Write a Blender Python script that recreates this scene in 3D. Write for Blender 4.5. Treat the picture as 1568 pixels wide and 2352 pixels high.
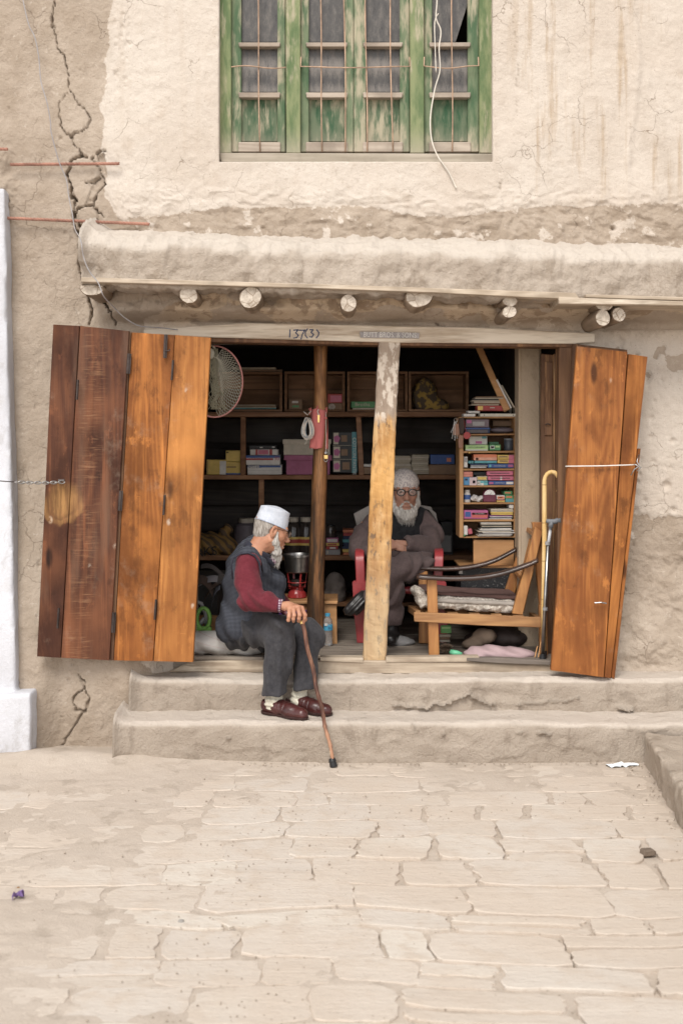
import bpy, bmesh, math, random
import numpy as np
from mathutils import Vector, Matrix, Euler

random.seed(7)
rng = np.random.default_rng(7)
SC = bpy.context.scene
COL = SC.collection
for o in list(bpy.data.objects):
    bpy.data.objects.remove(o)

# ------------------------------------------------------------------ camera, sky, sun, exposure
F, CAMY, H, CX, HY = 2760.0, -5.9, 1.49, 784.0, 1000.0
cam_d = bpy.data.cameras.new('camera'); cam = bpy.data.objects.new('camera', cam_d); COL.objects.link(cam)
cam.location = (0, CAMY, H); cam.rotation_euler = (math.radians(90), 0, 0)
cam_d.sensor_fit = 'HORIZONTAL'; cam_d.sensor_width = 24.0; cam_d.lens = 24.0 * F / 1568.0
cam_d.shift_y = -176.0 / 1568.0
cam_d.clip_start = 0.05; cam_d.clip_end = 500
cam_d.dof.use_dof = True; cam_d.dof.focus_distance = 5.6; cam_d.dof.aperture_fstop = 3.2
SC.camera = cam

SUN_EL, SUN_AZ = math.radians(50), math.radians(196)     # azimuth measured clockwise from +Y
world = bpy.data.worlds.new('World'); SC.world = world; world.use_nodes = True
wn = world.node_tree; wn.nodes.clear()
sky = wn.nodes.new('ShaderNodeTexSky'); sky.sky_type = 'NISHITA'; sky.sun_disc = False
sky.sun_elevation = SUN_EL; sky.sun_rotation = SUN_AZ; sky.air_density = 1.0; sky.dust_density = 3.0; sky.altitude = 3000
hs = wn.nodes.new('ShaderNodeHueSaturation'); hs.inputs['Saturation'].default_value = 0.22
tint = wn.nodes.new('ShaderNodeMix'); tint.data_type = 'RGBA'; tint.blend_type = 'MULTIPLY'; tint.inputs[0].default_value = 1
tint.inputs[7].default_value = (1.0, 0.955, 0.895, 1)
bg = wn.nodes.new('ShaderNodeBackground'); bg.inputs['Strength'].default_value = 0.14
wo = wn.nodes.new('ShaderNodeOutputWorld')
wn.links.new(sky.outputs[0], hs.inputs['Color']); wn.links.new(hs.outputs[0], tint.inputs[6])
wn.links.new(tint.outputs[2], bg.inputs['Color']); wn.links.new(bg.outputs[0], wo.inputs[0])

sun_d = bpy.data.lights.new('sun', 'SUN'); sun_d.energy = 1.45; sun_d.angle = math.radians(28); sun_d.color = (1, 0.965, 0.90)
sun = bpy.data.objects.new('sun', sun_d); COL.objects.link(sun)
sv = Vector((math.sin(SUN_AZ) * math.cos(SUN_EL), math.cos(SUN_AZ) * math.cos(SUN_EL), math.sin(SUN_EL)))
sun.location = sv * 20; sun.rotation_euler = sv.to_track_quat('Z', 'Y').to_euler()

SC.render.engine = 'CYCLES'
vs = SC.view_settings
vs.view_transform = 'Standard'; vs.look = 'None'; vs.gamma = 1.0; vs.use_curve_mapping = False
vs.exposure = 1.1

# ------------------------------------------------------------------ measuring helpers
def W(px, py, Y):
    d = Y - CAMY
    return Vector(((px - CX) * d / F, Y, H - (py - HY) * d / F))
def XW(px, Y): return (px - CX) * (Y - CAMY) / F
def ZW(py, Y): return H - (py - HY) * (Y - CAMY) / F

# ------------------------------------------------------------------ numpy noise
def _hash(ix, iy, iz, seed):
    h = (ix.astype(np.int64) * 374761393 + iy.astype(np.int64) * 668265263 + iz.astype(np.int64) * 2147483647 + seed * 974634777) & 0xffffffff
    h = ((h ^ (h >> 13)) * 1274126177) & 0xffffffff
    h = (h ^ (h >> 16))
    return (h & 0xffff).astype(np.float32) / 32767.5 - 1.0
def vnoise(x, y, z, seed=0):
    x, y, z = np.broadcast_arrays(np.asarray(x, dtype=np.float32), np.asarray(y, dtype=np.float32), np.asarray(z, dtype=np.float32))
    ix, iy, iz = np.floor(x).astype(np.int32), np.floor(y).astype(np.int32), np.floor(z).astype(np.int32)
    fx, fy, fz = x - ix, y - iy, z - iz
    fx = fx * fx * (3 - 2 * fx); fy = fy * fy * (3 - 2 * fy); fz = fz * fz * (3 - 2 * fz)
    r = 0
    for dx in (0, 1):
        for dy in (0, 1):
            for dz in (0, 1):
                w = (fx if dx else 1 - fx) * (fy if dy else 1 - fy) * (fz if dz else 1 - fz)
                r = r + w * _hash(ix + dx, iy + dy, iz + dz, seed)
    return r
def fbm(x, y, z, octv=4, seed=0, gain=0.5):
    a, s, t = 1.0, 0, 0
    for i in range(octv):
        s = s + a * vnoise(x * 2 ** i, y * 2 ** i, z * 2 ** i, seed + i); t += a; a *= gain
    return s / t
def sstep(a, b, x):
    t = np.clip((x - a) / (b - a), 0, 1); return t * t * (3 - 2 * t)

# ------------------------------------------------------------------ scene graph helpers
ORG = {}
def tag(o, label=None, cat=None, group=None, kind=None):
    if label: o['label'] = label
    if cat: o['category'] = cat
    if group: o['group'] = group
    if kind: o['kind'] = kind
    return o
def thing(name, label, cat, loc, group=None):
    o = bpy.data.objects.new(name, None); COL.objects.link(o); o.location = loc; o.empty_display_size = 0.05
    ORG[o.name] = Vector(loc)
    return tag(o, label, cat, group)
def link(name, me, mat, parent=None, origin=None, smooth=False):
    o = bpy.data.objects.new(name, me); COL.objects.link(o)
    if mat is not None:
        for m in (mat if isinstance(mat, (list, tuple)) else [mat]): me.materials.append(m)
    if parent is not None:
        org = ORG[parent.name]; o.parent = parent
    else:
        org = Vector(origin) if origin is not None else Vector((0, 0, 0)); o.location = org
    ORG[o.name] = org
    if org.length > 0: me.transform(Matrix.Translation(-org))
    if smooth: me.polygons.foreach_set('use_smooth', [True] * len(me.polygons))
    me.update()
    return o
def np_mesh(name, verts, quads):
    me = bpy.data.meshes.new(name)
    verts = np.asarray(verts, dtype=np.float32); quads = np.asarray(quads, dtype=np.int32)
    n = quads.shape[1]
    me.vertices.add(len(verts)); me.vertices.foreach_set('co', verts.ravel())
    me.loops.add(quads.size); me.loops.foreach_set('vertex_index', quads.ravel())
    me.polygons.add(len(quads)); me.polygons.foreach_set('loop_start', np.arange(0, quads.size, n, dtype=np.int32))
    me.update(calc_edges=True); me.validate()
    return me

class MB:
    def __init__(s): s.v = []; s.f = []; s.m = []; s.mi = 0
    def add(s, vs_, fs):
        b = len(s.v); s.v += [tuple(v) for v in vs_]; s.f += [tuple(i + b for i in f) for f in fs]; s.m += [s.mi] * len(fs); return s
    def box(s, x0, x1, y0, y1, z0, z1, M=None):
        vs_ = [Vector(c) for c in ((x0,y0,z0),(x1,y0,z0),(x1,y1,z0),(x0,y1,z0),(x0,y0,z1),(x1,y0,z1),(x1,y1,z1),(x0,y1,z1))]
        if M is not None: vs_ = [M @ v for v in vs_]
        return s.add(vs_, [(0,3,2,1),(4,5,6,7),(0,1,5,4),(1,2,6,5),(2,3,7,6),(3,0,4,7)])
    def bar(s, a, b, w, d, up=(0, 0, 1)):
        a, b = Vector(a), Vector(b); t = (b - a).normalized(); u = Vector(up)
        sd = t.cross(u)
        if sd.length < 1e-4: sd = t.cross(Vector((0, 1, 0)))
        sd.normalize(); u = sd.cross(t)
        vs_ = []
        for p in (a, b):
            for i, j in ((-1,-1),(1,-1),(1,1),(-1,1)): vs_.append(p + sd * w / 2 * i + u * d / 2 * j)
        return s.add(vs_, [(0,3,2,1),(4,5,6,7),(0,1,5,4),(1,2,6,5),(2,3,7,6),(3,0,4,7)])
    def prism(s, poly, Y0, Y1, px=True):
        P = [W(p[0], p[1], Y0) if px else Vector((p[0], Y0, p[1])) for p in poly]
        n = len(P); area = sum(P[i].x * P[(i+1) % n].z - P[(i+1) % n].x * P[i].z for i in range(n))
        if area < 0: P.reverse()
        Q = [Vector((p.x, Y1, p.z)) for p in P]
        return s.add(P + Q, [tuple(range(n)), tuple(reversed(range(n, 2 * n)))] + [(i, i + n, (i + 1) % n + n, (i + 1) % n) for i in range(n)])
    def tube(s, pts, r, n=8, caps=True, flat=1.0, up=(0, 0, 1)):
        pts = [Vector(p) for p in pts]; rs = r if isinstance(r, (list, tuple)) else [r] * len(pts)
        vs_, fs = [], []; pu = None
        for i, p in enumerate(pts):
            t = (pts[min(i + 1, len(pts) - 1)] - pts[max(i - 1, 0)])
            t = t.normalized() if t.length > 1e-9 else Vector((0, 0, 1))
            if pu is None:
                u = Vector(up)
                if abs(t.dot(u)) > 0.95: u = Vector((0, 1, 0))
            else: u = pu
            u = (u - t * u.dot(t)).normalized(); pu = u; w = t.cross(u)
            for k in range(n):
                a = 2 * math.pi * k / n; vs_.append(p + (w * math.cos(a) + u * math.sin(a) * flat) * rs[i])
        for i in range(len(pts) - 1):
            for k in range(n): fs.append((i*n+k, i*n+(k+1) % n, (i+1)*n+(k+1) % n, (i+1)*n+k))
        if caps: fs.append(tuple(reversed(range(n)))); fs.append(tuple(range((len(pts)-1)*n, len(pts)*n)))
        return s.add(vs_, fs)
    def lathe(s, c, prof, n=20, M=None):
        c = Vector(c); vs_, fs = [], []
        for r, z in prof:
            for k in range(n):
                a = 2 * math.pi * k / n; v = Vector((r * math.cos(a), r * math.sin(a), z))
                if M is not None: v = M @ v
                vs_.append(c + v)
        for i in range(len(prof) - 1):
            for k in range(n): fs.append((i*n+k, i*n+(k+1) % n, (i+1)*n+(k+1) % n, (i+1)*n+k))
        fs.append(tuple(reversed(range(n)))); fs.append(tuple(range((len(prof)-1)*n, len(prof)*n)))
        return s.add(vs_, fs)
    def ball(s, c, r, n=12):
        if not isinstance(r, (list, tuple)): r = (r, r, r)
        c = Vector(c); prof = [(math.sin(math.pi * i / n), -math.cos(math.pi * i / n)) for i in range(n + 1)]
        prof[0] = (1e-3, -1); prof[-1] = (1e-3, 1)
        return s.lathe(c, prof, n * 2 if n < 9 else 18, Matrix.Diagonal(Vector(r)))
    def build(s, name, mat, parent=None, origin=None, bevel=0, seg=1, smooth=False, jitter=0):
        me = bpy.data.meshes.new(name); me.from_pydata(s.v, [], s.f)
        if any(s.m): me.polygons.foreach_set('material_index', s.m)
        bm = bmesh.new(); bm.from_mesh(me)
        bmesh.ops.recalc_face_normals(bm, faces=bm.faces)
        if bevel:
            es = [e for e in bm.edges if len(e.link_faces) == 2 and e.calc_face_angle(0) > 0.6]
            bmesh.ops.bevel(bm, geom=es, offset=bevel, segments=seg, affect='EDGES', clamp_overlap=True)
        if jitter:
            for v in bm.verts: v.co += Vector((random.uniform(-1, 1), random.uniform(-1, 1), random.uniform(-1, 1))) * jitter
        bm.to_mesh(me); bm.free()
        if smooth:
            me.polygons.foreach_set('use_smooth', [True] * len(me.polygons))
            if smooth == 'auto': me.set_sharp_from_angle(angle=math.radians(40))
        return link(name, me, mat, parent, origin)

def text_mesh(body, size, mat, M, name, parent, thick=0.0006, align='CENTER', squash=1.0):
    cu = bpy.data.curves.new(name, 'FONT'); cu.body = body; cu.size = size; cu.extrude = thick
    cu.align_x = align; cu.align_y = 'CENTER'; cu.resolution_u = 3
    tmp = bpy.data.objects.new('tmp', cu); COL.objects.link(tmp)
    me = bpy.data.meshes.new_from_object(tmp.evaluated_get(bpy.context.evaluated_depsgraph_get()))
    bpy.data.objects.remove(tmp); bpy.data.curves.remove(cu)
    me.transform(M @ Matrix.Rotation(math.pi / 2, 4, 'X') @ Matrix.Diagonal((squash, 1, 1, 1)))
    me.materials.clear()
    return link(name, me, mat, parent)

# ------------------------------------------------------------------ materials
class NT:
    def __init__(s, name):
        s.mat = bpy.data.materials.new(name); s.mat.use_nodes = True; s.t = s.mat.node_tree; s.t.nodes.clear()
        s.out = s.t.nodes.new('ShaderNodeOutputMaterial'); s.b = s.t.nodes.new('ShaderNodeBsdfPrincipled')
        s.t.links.new(s.b.outputs[0], s.out.inputs[0])
    def _set(s, sock, v):
        if isinstance(v, bpy.types.NodeSocket): s.t.links.new(v, sock)
        elif isinstance(v, (tuple, list)):
            sock.default_value = (*v, 1) if len(v) == 3 and sock.type == 'RGBA' else v
        else: sock.default_value = v
    def coord(s, scale=(1, 1, 1), rand=False, kind='Object', rot=(0, 0, 0)):
        tc = s.t.nodes.new('ShaderNodeTexCoord'); o = tc.outputs[kind]
        mp = s.t.nodes.new('ShaderNodeMapping'); mp.inputs['Scale'].default_value = scale; mp.inputs['Rotation'].default_value = rot
        s.t.links.new(o, mp.inputs[0])
        if rand:
            oi = s.t.nodes.new('ShaderNodeObjectInfo'); ml = s.math('MULTIPLY', oi.outputs['Random'], 37.0)
            cb = s.t.nodes.new('ShaderNodeCombineXYZ')
            for i in range(3): s.t.links.new(ml, cb.inputs[i])
            s.t.links.new(cb.outputs[0], mp.inputs['Location'])
        return mp.outputs[0]
    def noise(s, co, scale, detail=4, rough=0.55, dist=0.0):
        n = s.t.nodes.new('ShaderNodeTexNoise'); s.t.links.new(co, n.inputs['Vector'])
        n.inputs['Scale'].default_value = scale; n.inputs['Detail'].default_value = detail
        n.inputs['Roughness'].default_value = rough; n.inputs['Distortion'].default_value = dist
        return n.outputs['Fac']
    def voro(s, co, scale, feature='F1'):
        n = s.t.nodes.new('ShaderNodeTexVoronoi'); n.feature = feature; s.t.links.new(co, n.inputs['Vector']); n.inputs['Scale'].default_value = scale
        return n.outputs['Distance']
    def wave(s, co, scale, dist=4, detail=3, axis='X', typ='BANDS'):
        n = s.t.nodes.new('ShaderNodeTexWave'); n.wave_type = typ; n.bands_direction = axis; s.t.links.new(co, n.inputs['Vector'])
        n.inputs['Scale'].default_value = scale; n.inputs['Distortion'].default_value = dist; n.inputs['Detail'].default_value = detail
        return n.outputs['Fac']
    def math(s, op, a, b=0.0, c=0.0):
        n = s.t.nodes.new('ShaderNodeMath'); n.operation = op
        for i, v in enumerate((a, b, c)): s._set(n.inputs[i], v)
        return n.outputs[0]
    def ramp(s, f, a, b, lo=0.0, hi=1.0):
        n = s.t.nodes.new('ShaderNodeMapRange'); n.interpolation_type = 'SMOOTHSTEP'
        for k, v in (('Value', f), ('From Min', a), ('From Max', b), ('To Min', lo), ('To Max', hi)): s._set(n.inputs[k], v)
        return n.outputs[0]
    def mix(s, f, a, b, mode='MIX'):
        n = s.t.nodes.new('ShaderNodeMix'); n.data_type = 'RGBA'; n.blend_type = mode
        s._set(n.inputs[0], f); s._set(n.inputs[6], a); s._set(n.inputs[7], b); return n.outputs[2]
    def attr(s, name):
        n = s.t.nodes.new('ShaderNodeAttribute'); n.attribute_name = name; return n.outputs['Fac']
    def rnd(s):
        return s.t.nodes.new('ShaderNodeObjectInfo').outputs['Random']
    def sep(s, co):
        n = s.t.nodes.new('ShaderNodeSeparateXYZ'); s.t.links.new(co, n.inputs[0]); return n.outputs
    def bump(s, h, strength=0.3, dist=0.01, prev=None):
        n = s.t.nodes.new('ShaderNodeBump'); n.inputs['Strength'].default_value = strength; n.inputs['Distance'].default_value = dist
        s.t.links.new(h, n.inputs['Height'])
        if prev is not None: s.t.links.new(prev, n.inputs['Normal'])
        return n.outputs[0]
    def done(s, col, rough=0.8, normal=None, spec=0.3, **kw):
        s._set(s.b.inputs['Base Color'], col); s._set(s.b.inputs['Roughness'], rough)
        s._set(s.b.inputs['Specular IOR Level'], spec)
        if normal is not None: s._set(s.b.inputs['Normal'], normal)
        for k, v in kw.items(): s._set(s.b.inputs[k.replace('_', ' ')], v)
        return s.mat

_mc = {}
def plain(name, c, rough=0.6, var=0.12, bump=0.15, scale=40, spec=0.3, **kw):
    if name in _mc: return _mc[name]
    n = NT(name); co = n.coord(rand=True); f = n.noise(co, scale, 5); g = n.noise(co, scale * 0.2, 3)
    k = n.math('ADD', n.math('MULTIPLY', f, var), n.math('MULTIPLY', g, var * 1.5))
    dk = tuple(x * (1 - var * 1.3) for x in c); lt = tuple(min(1, x * (1 + var * 1.3)) for x in c)
    col = n.mix(n.ramp(n.math('ADD', n.math('MULTIPLY', f, .4), n.math('MULTIPLY', g, .6)), .3, .7), dk, lt)
    m = n.done(col, rough, n.bump(f, bump, 0.004), spec, **kw); _mc[name] = m; return m
def wood(name, dark, light, axis='Z', rough=0.55, k=1.0, worn=None, wornamt=0.0, spec=0.3, knots=False, bump=.25, rings=0.55):
    n = NT(name)
    st = {'X': (1.2, 14, 14), 'Y': (14, 1.2, 14), 'Z': (14, 14, 1.2)}[axis]; st = tuple(v * k for v in st)
    co = n.coord(scale=st, rand=True)
    g1 = n.noise(co, 1.0, 6, .6, .4)
    lo = n.coord(scale=tuple(v * 0.35 for v in st), rand=True)
    nz = n.noise(lo, 1.0, 2, .4)
    ringf = n.math('FRACT', n.math('MULTIPLY', nz, 13.0))
    ring = n.ramp(n.math('ABSOLUTE', n.math('SUBTRACT', ringf, 0.5)), 0.0, 0.5)
    fine = n.noise(n.coord(scale=tuple(v * 6 for v in st), rand=True), 1.0, 3, .6)
    f = n.math('ADD', n.math('MULTIPLY', g1, 1 - rings * .6), n.math('MULTIPLY', ring, rings * .42))
    f = n.math('ADD', f, n.math('MULTIPLY', n.math('SUBTRACT', fine, .5), .35))
    f = n.ramp(f, .22, .82)
    col = n.mix(f, dark, light)
    blot = n.noise(n.coord(rand=True), 4.0, 4, .6)
    col = n.mix(n.ramp(blot, .45, .7, 0, .55), col, tuple(x * .55 for x in dark))
    if worn:
        w = n.noise(n.coord(scale=tuple(v * .25 for v in st), rand=True), 2.2, 6, .7)
        col = n.mix(n.ramp(w, .62 - wornamt * .25, .72 - wornamt * .2), col, worn)
    if knots:
        kv = n.voro(n.coord(scale=(5, 5, 1.6), rand=True), 1.0)
        col = n.mix(n.ramp(kv, .10, .05), col, tuple(x * .45 for x in dark))
    hgt = n.math('ADD', fine, n.math('MULTIPLY', g1, 1.2))
    return n.done(col, n.ramp(blot, .3, .7, rough - .12, rough + .15), n.bump(hgt, bump, .006), spec)

# shades are real-world base colours
PALE, PALE2, MUD, MUD2 = (.545, .472, .405), (.605, .54, .475), (.425, .35, .283), (.335, .268, .207)
def m_plaster():
    n = NT('mud_plaster'); co = n.coord()
    big = n.noise(co, 1.3, 4); mid = n.noise(co, 7, 6, .62); fine = n.noise(co, 60, 6, .65); grit = n.noise(co, 260, 3, .6)
    p = n.attr('pale'); edge = n.math('ADD', p, n.math('MULTIPLY', n.math('SUBTRACT', mid, .5), 1.1))
    edge = n.math('ADD', edge, n.math('MULTIPLY', n.math('SUBTRACT', fine, .5), .55))
    e = n.ramp(edge, -.06, .06)
    palec = n.mix(n.ramp(big, .35, .65), PALE, PALE2)
    palec = n.mix(n.ramp(mid, .52, .78, 0, .55), palec, (.46, .375, .30))
    st = n.noise(n.coord(scale=(16, 16, 1.1)), 1.0, 4, .6)
    palec = n.mix(n.math('MULTIPLY', n.ramp(st, .52, .68), n.attr('streak')), palec, (.46, .37, .285))
    palec = n.mix(n.attr('warm'), palec, (.50, .38, .26)); palec = n.mix(n.math('MULTIPLY', n.ramp(n.noise(co, 9, 6, .65, .5), .50, .56), n.attr('warm')), palec, (.27, .195, .135))
    mudc = n.mix(n.ramp(mid, .3, .72), MUD, MUD2)
    mudc = n.mix(n.ramp(big, .45, .72, 0, .6), mudc, (.52, .44, .365))
    mudc = n.mix(n.ramp(fine, .62, .74, 0, .45), mudc, (.56, .48, .40))
    col = n.mix(e, mudc, palec)
    fr2 = n.noise(co, 26, 7, .72, .6); col = n.mix(n.math('MULTIPLY', n.ramp(fr2, .56, .70, 0, .34), n.ramp(big, .40, .60, 0.25, 1)), col, (.33, .26, .20)); col = n.mix(n.ramp(fr2, .42, .30, 0, .3), col, (.76, .68, .60))
    col = n.mix(n.ramp(n.voro(co, 34), .10, .055, 0, .6), col, (.24, .18, .13))
    col = n.mix(n.ramp(grit, .35, .7, 0, .16), col, (.2, .15, .11))
    col = n.mix(n.attr('dirt_shade'), col, (.20, .145, .10))  # crack insides tinted dark, shade put into the colour
    dco = n.t.nodes.new('ShaderNodeVectorMath'); dco.operation = 'ADD'; nv = n.t.nodes.new('ShaderNodeTexNoise'); n.t.links.new(co, nv.inputs['Vector']); nv.inputs['Scale'].default_value = 9; nv.inputs['Detail'].default_value = 4
    sc_ = n.t.nodes.new('ShaderNodeVectorMath'); sc_.operation = 'SCALE'; sc_.inputs['Scale'].default_value = .16; n.t.links.new(nv.outputs['Color'], sc_.inputs[0]); n.t.links.new(co, dco.inputs[0]); n.t.links.new(sc_.outputs[0], dco.inputs[1])
    ck = n.ramp(n.voro(dco.outputs[0], 5.5, 'DISTANCE_TO_EDGE'), .012, .0); ckm = n.math('MULTIPLY', ck, n.ramp(n.noise(co, 2.4, 3), .50, .62, 0, .7)); col = n.mix(ckm, col, (.22, .165, .12))
    sm = n.noise(n.coord(scale=(1, 1, .35)), 3.6, 6, .7); col = n.mix(n.ramp(sm, .53, .72, 0, .32), col, (.33, .27, .21))
    h = n.math('ADD', n.math('SUBTRACT', n.math('MULTIPLY', mid, 1.0), n.math('MULTIPLY', ckm, .35)), n.math('MULTIPLY', fine, .4))
    hm = n.math('MULTIPLY', h, n.ramp(e, 0, 1, 1.0, .55)); nb = n.bump(hm, .7, .018); nb = n.bump(n.math('ADD', grit, n.math('MULTIPLY', fine, 1.5)), .4, .005, nb)
    nb = n.bump(e, .5, .006, nb)
    return n.done(col, .93, nb, .15)
def m_earth(name, a, b, c, bs=.5, extra=None):
    n = NT(name); co = n.coord()
    big = n.noise(co, 2.1, 5, .6); mid = n.noise(co, 11, 6, .65); fine = n.noise(co, 75, 5, .65); grit = n.noise(co, 300, 2)
    str_ = n.noise(n.coord(scale=(3, 3, 14)), 1.6, 5, .6)
    col = n.mix(n.ramp(big, .35, .66), a, b); col = n.mix(n.ramp(mid, .52, .78, 0, .6), col, c)
    col = n.mix(n.ramp(fine, .58, .75, 0, .4), col, tuple(min(1, x * 1.35) for x in a))
    col = n.mix(n.ramp(grit, .3, .7, 0, .18), col, tuple(x * .5 for x in c))
    blt = n.noise(n.coord(scale=(1, 1, .5)), 7.5, 7, .7, .4); col = n.mix(n.ramp(blt, .53, .64, 0, .5), col, tuple(x * .75 for x in c))
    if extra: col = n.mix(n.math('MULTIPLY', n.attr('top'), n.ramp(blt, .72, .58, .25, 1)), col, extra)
    nb = n.bump(n.math('ADD', mid, n.math('MULTIPLY', fine, .8)), bs * .8, .012); nb = n.bump(n.math('ADD', grit, fine), .3, .003, nb)
    return n.done(col, .95, nb, .12)

M = {}
M['plaster'] = m_plaster()
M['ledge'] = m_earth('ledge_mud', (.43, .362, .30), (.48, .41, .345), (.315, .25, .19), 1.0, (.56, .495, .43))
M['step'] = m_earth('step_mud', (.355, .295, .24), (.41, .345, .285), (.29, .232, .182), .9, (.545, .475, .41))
M['stonewall'] = m_earth('kerb_mud', (.47, .40, .33), (.42, .35, .285), (.30, .24, .18), .9)
M['white'] = m_earth('white_limewash', (.62, .625, .665), (.58, .58, .615), (.52, .50, .495), .4)
M['dust'] = m_earth('dust_ground', (.535, .46, .39), (.50, .425, .355), (.44, .365, .295), .4)
def m_stone():
    n = NT('paving_stone'); co = n.coord(rand=True); wc = n.coord()
    big = n.noise(wc, 1.1, 4, .6); mid = n.noise(wc, 9, 6, .65); fine = n.noise(n.coord(scale=(1, 2.6, 1)), 40, 6, .65); r = n.rnd()
    col = n.mix(r, (.585, .51, .435), (.54, .487, .435)); col = n.mix(n.ramp(r, .6, 1, 0, .7), col, (.625, .565, .49)); col = n.mix(n.ramp(r, .3, .0, 0, .5), col, (.50, .44, .38))
    col = n.mix(n.ramp(mid, .45, .68, 0, .8), col, (.52, .44, .365))
    col = n.mix(n.ramp(big, .40, .58, 0, .85), col, (.54, .46, .385))
    col = n.mix(n.ramp(fine, .55, .72, 0, .45), col, (.38, .31, .25))
    lam = n.noise(n.coord(scale=(1.2, 7, 1), rand=True), 3.0, 6, .7); col = n.mix(n.ramp(lam, .56, .68, 0, .35), col, (.46, .385, .32))
    nb = n.bump(n.math('ADD', mid, n.math('ADD', n.math('MULTIPLY', fine, .6), lam)), .5, .012)
    return n.done(col, .92, nb, .12)
M['stone'] = m_stone()
M['oldwood'] = wood('weathered_wood', (.36, .29, .22), (.58, .49, .39), 'X', .85, 1.2, (.66, .58, .48), .3, .1)
M['lintel'] = wood('whitewashed_lintel', (.33, .25, .18), (.52, .43, .335), 'X', .88, .7, (.66, .58, .48), .75, .1)
def m_end():
    n = NT('log_end'); co = n.coord(rand=True); f = n.noise(co, 30, 6, .7); c = n.voro(co, 17, 'DISTANCE_TO_EDGE')
    col = n.mix(n.ramp(f, .35, .65), (.40, .34, .28), (.60, .53, .45)); col = n.mix(n.ramp(c, .05, .0, 0, .85), col, (.25, .19, .14))
    return n.done(col, .9, n.bump(f, .5, .006), .1)
M['logend'] = m_end()
M['logside'] = wood('log_bark', (.20, .145, .10), (.36, .28, .21), 'Y', .85)
M['sill'] = wood('sill_wood', (.30, .235, .175), (.55, .46, .36), 'X', .85, 1.6, (.64, .55, .44), .4, .1)
M['floor'] = wood('floor_boards', (.17, .14, .115), (.30, .255, .21), 'X', .75)
M['post'] = wood('pale_post', (.42, .225, .085), (.66, .44, .215), 'Z', .62, 1.0, (.27, .155, .075), .25, .3, True, .6)
M['postgrey'] = wood('grey_post_top', (.27, .21, .16), (.44, .36, .28), 'Z', .85, 1.0, (.64, .57, .48), .75)
M['round'] = wood('round_post', (.15, .060, .022), (.42, .205, .080), 'Z', .5, 1.6, (.05, .028, .016), .75, .35, True, .7, .35)
M['shelfwood'] = wood('shelf_wood', (.19, .09, .045), (.33, .17, .085), 'X', .6)
M['caseW'] = wood('bookcase_wood', (.33, .175, .075), (.52, .30, .14), 'Z', .55)
M['crate'] = wood('crate_wood', (.16, .085, .045), (.28, .15, .08), 'X', .7)
M['ply'] = wood('plywood', (.42, .22, .095), (.54, .30, .14), 'X', .5)
M['chair'] = wood('chair_wood', (.26, .105, .035), (.50, .245, .085), 'Z', .45, 1.0, (.27, .12, .05), .3, .4)
M['chairX'] = wood('chair_wood_long', (.25, .12, .05), (.47, .26, .11), 'X', .5, 1.0, (.25, .13, .06), .3, .4)
M['arm'] = wood('arm_wood', (.035, .02, .016), (.085, .05, .038), 'X', .28, 1, None, 0, .6)
M['jamb'] = wood('jamb_wood', (.10, .05, .028), (.22, .115, .058), 'Z', .65, 1, (.38, .21, .10), .2)
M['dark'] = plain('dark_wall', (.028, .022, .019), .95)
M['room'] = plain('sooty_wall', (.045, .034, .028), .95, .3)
M['steel'] = plain('dull_steel', (.36, .35, .34), .35, .2, Metallic=1.0)
M['iron'] = plain('old_iron', (.07, .055, .05), .55, .3, Metallic=.6)
M['rust'] = plain('rusty_rod', (.33, .17, .125), .75, .3)
M['brass'] = plain('brass', (.72, .50, .2), .35, .1, Metallic=.9)
M['wire'] = plain('pale_wire', (.52, .47, .42), .6)
M['greywire'] = plain('grey_wire', (.33, .31, .31), .5)

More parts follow.
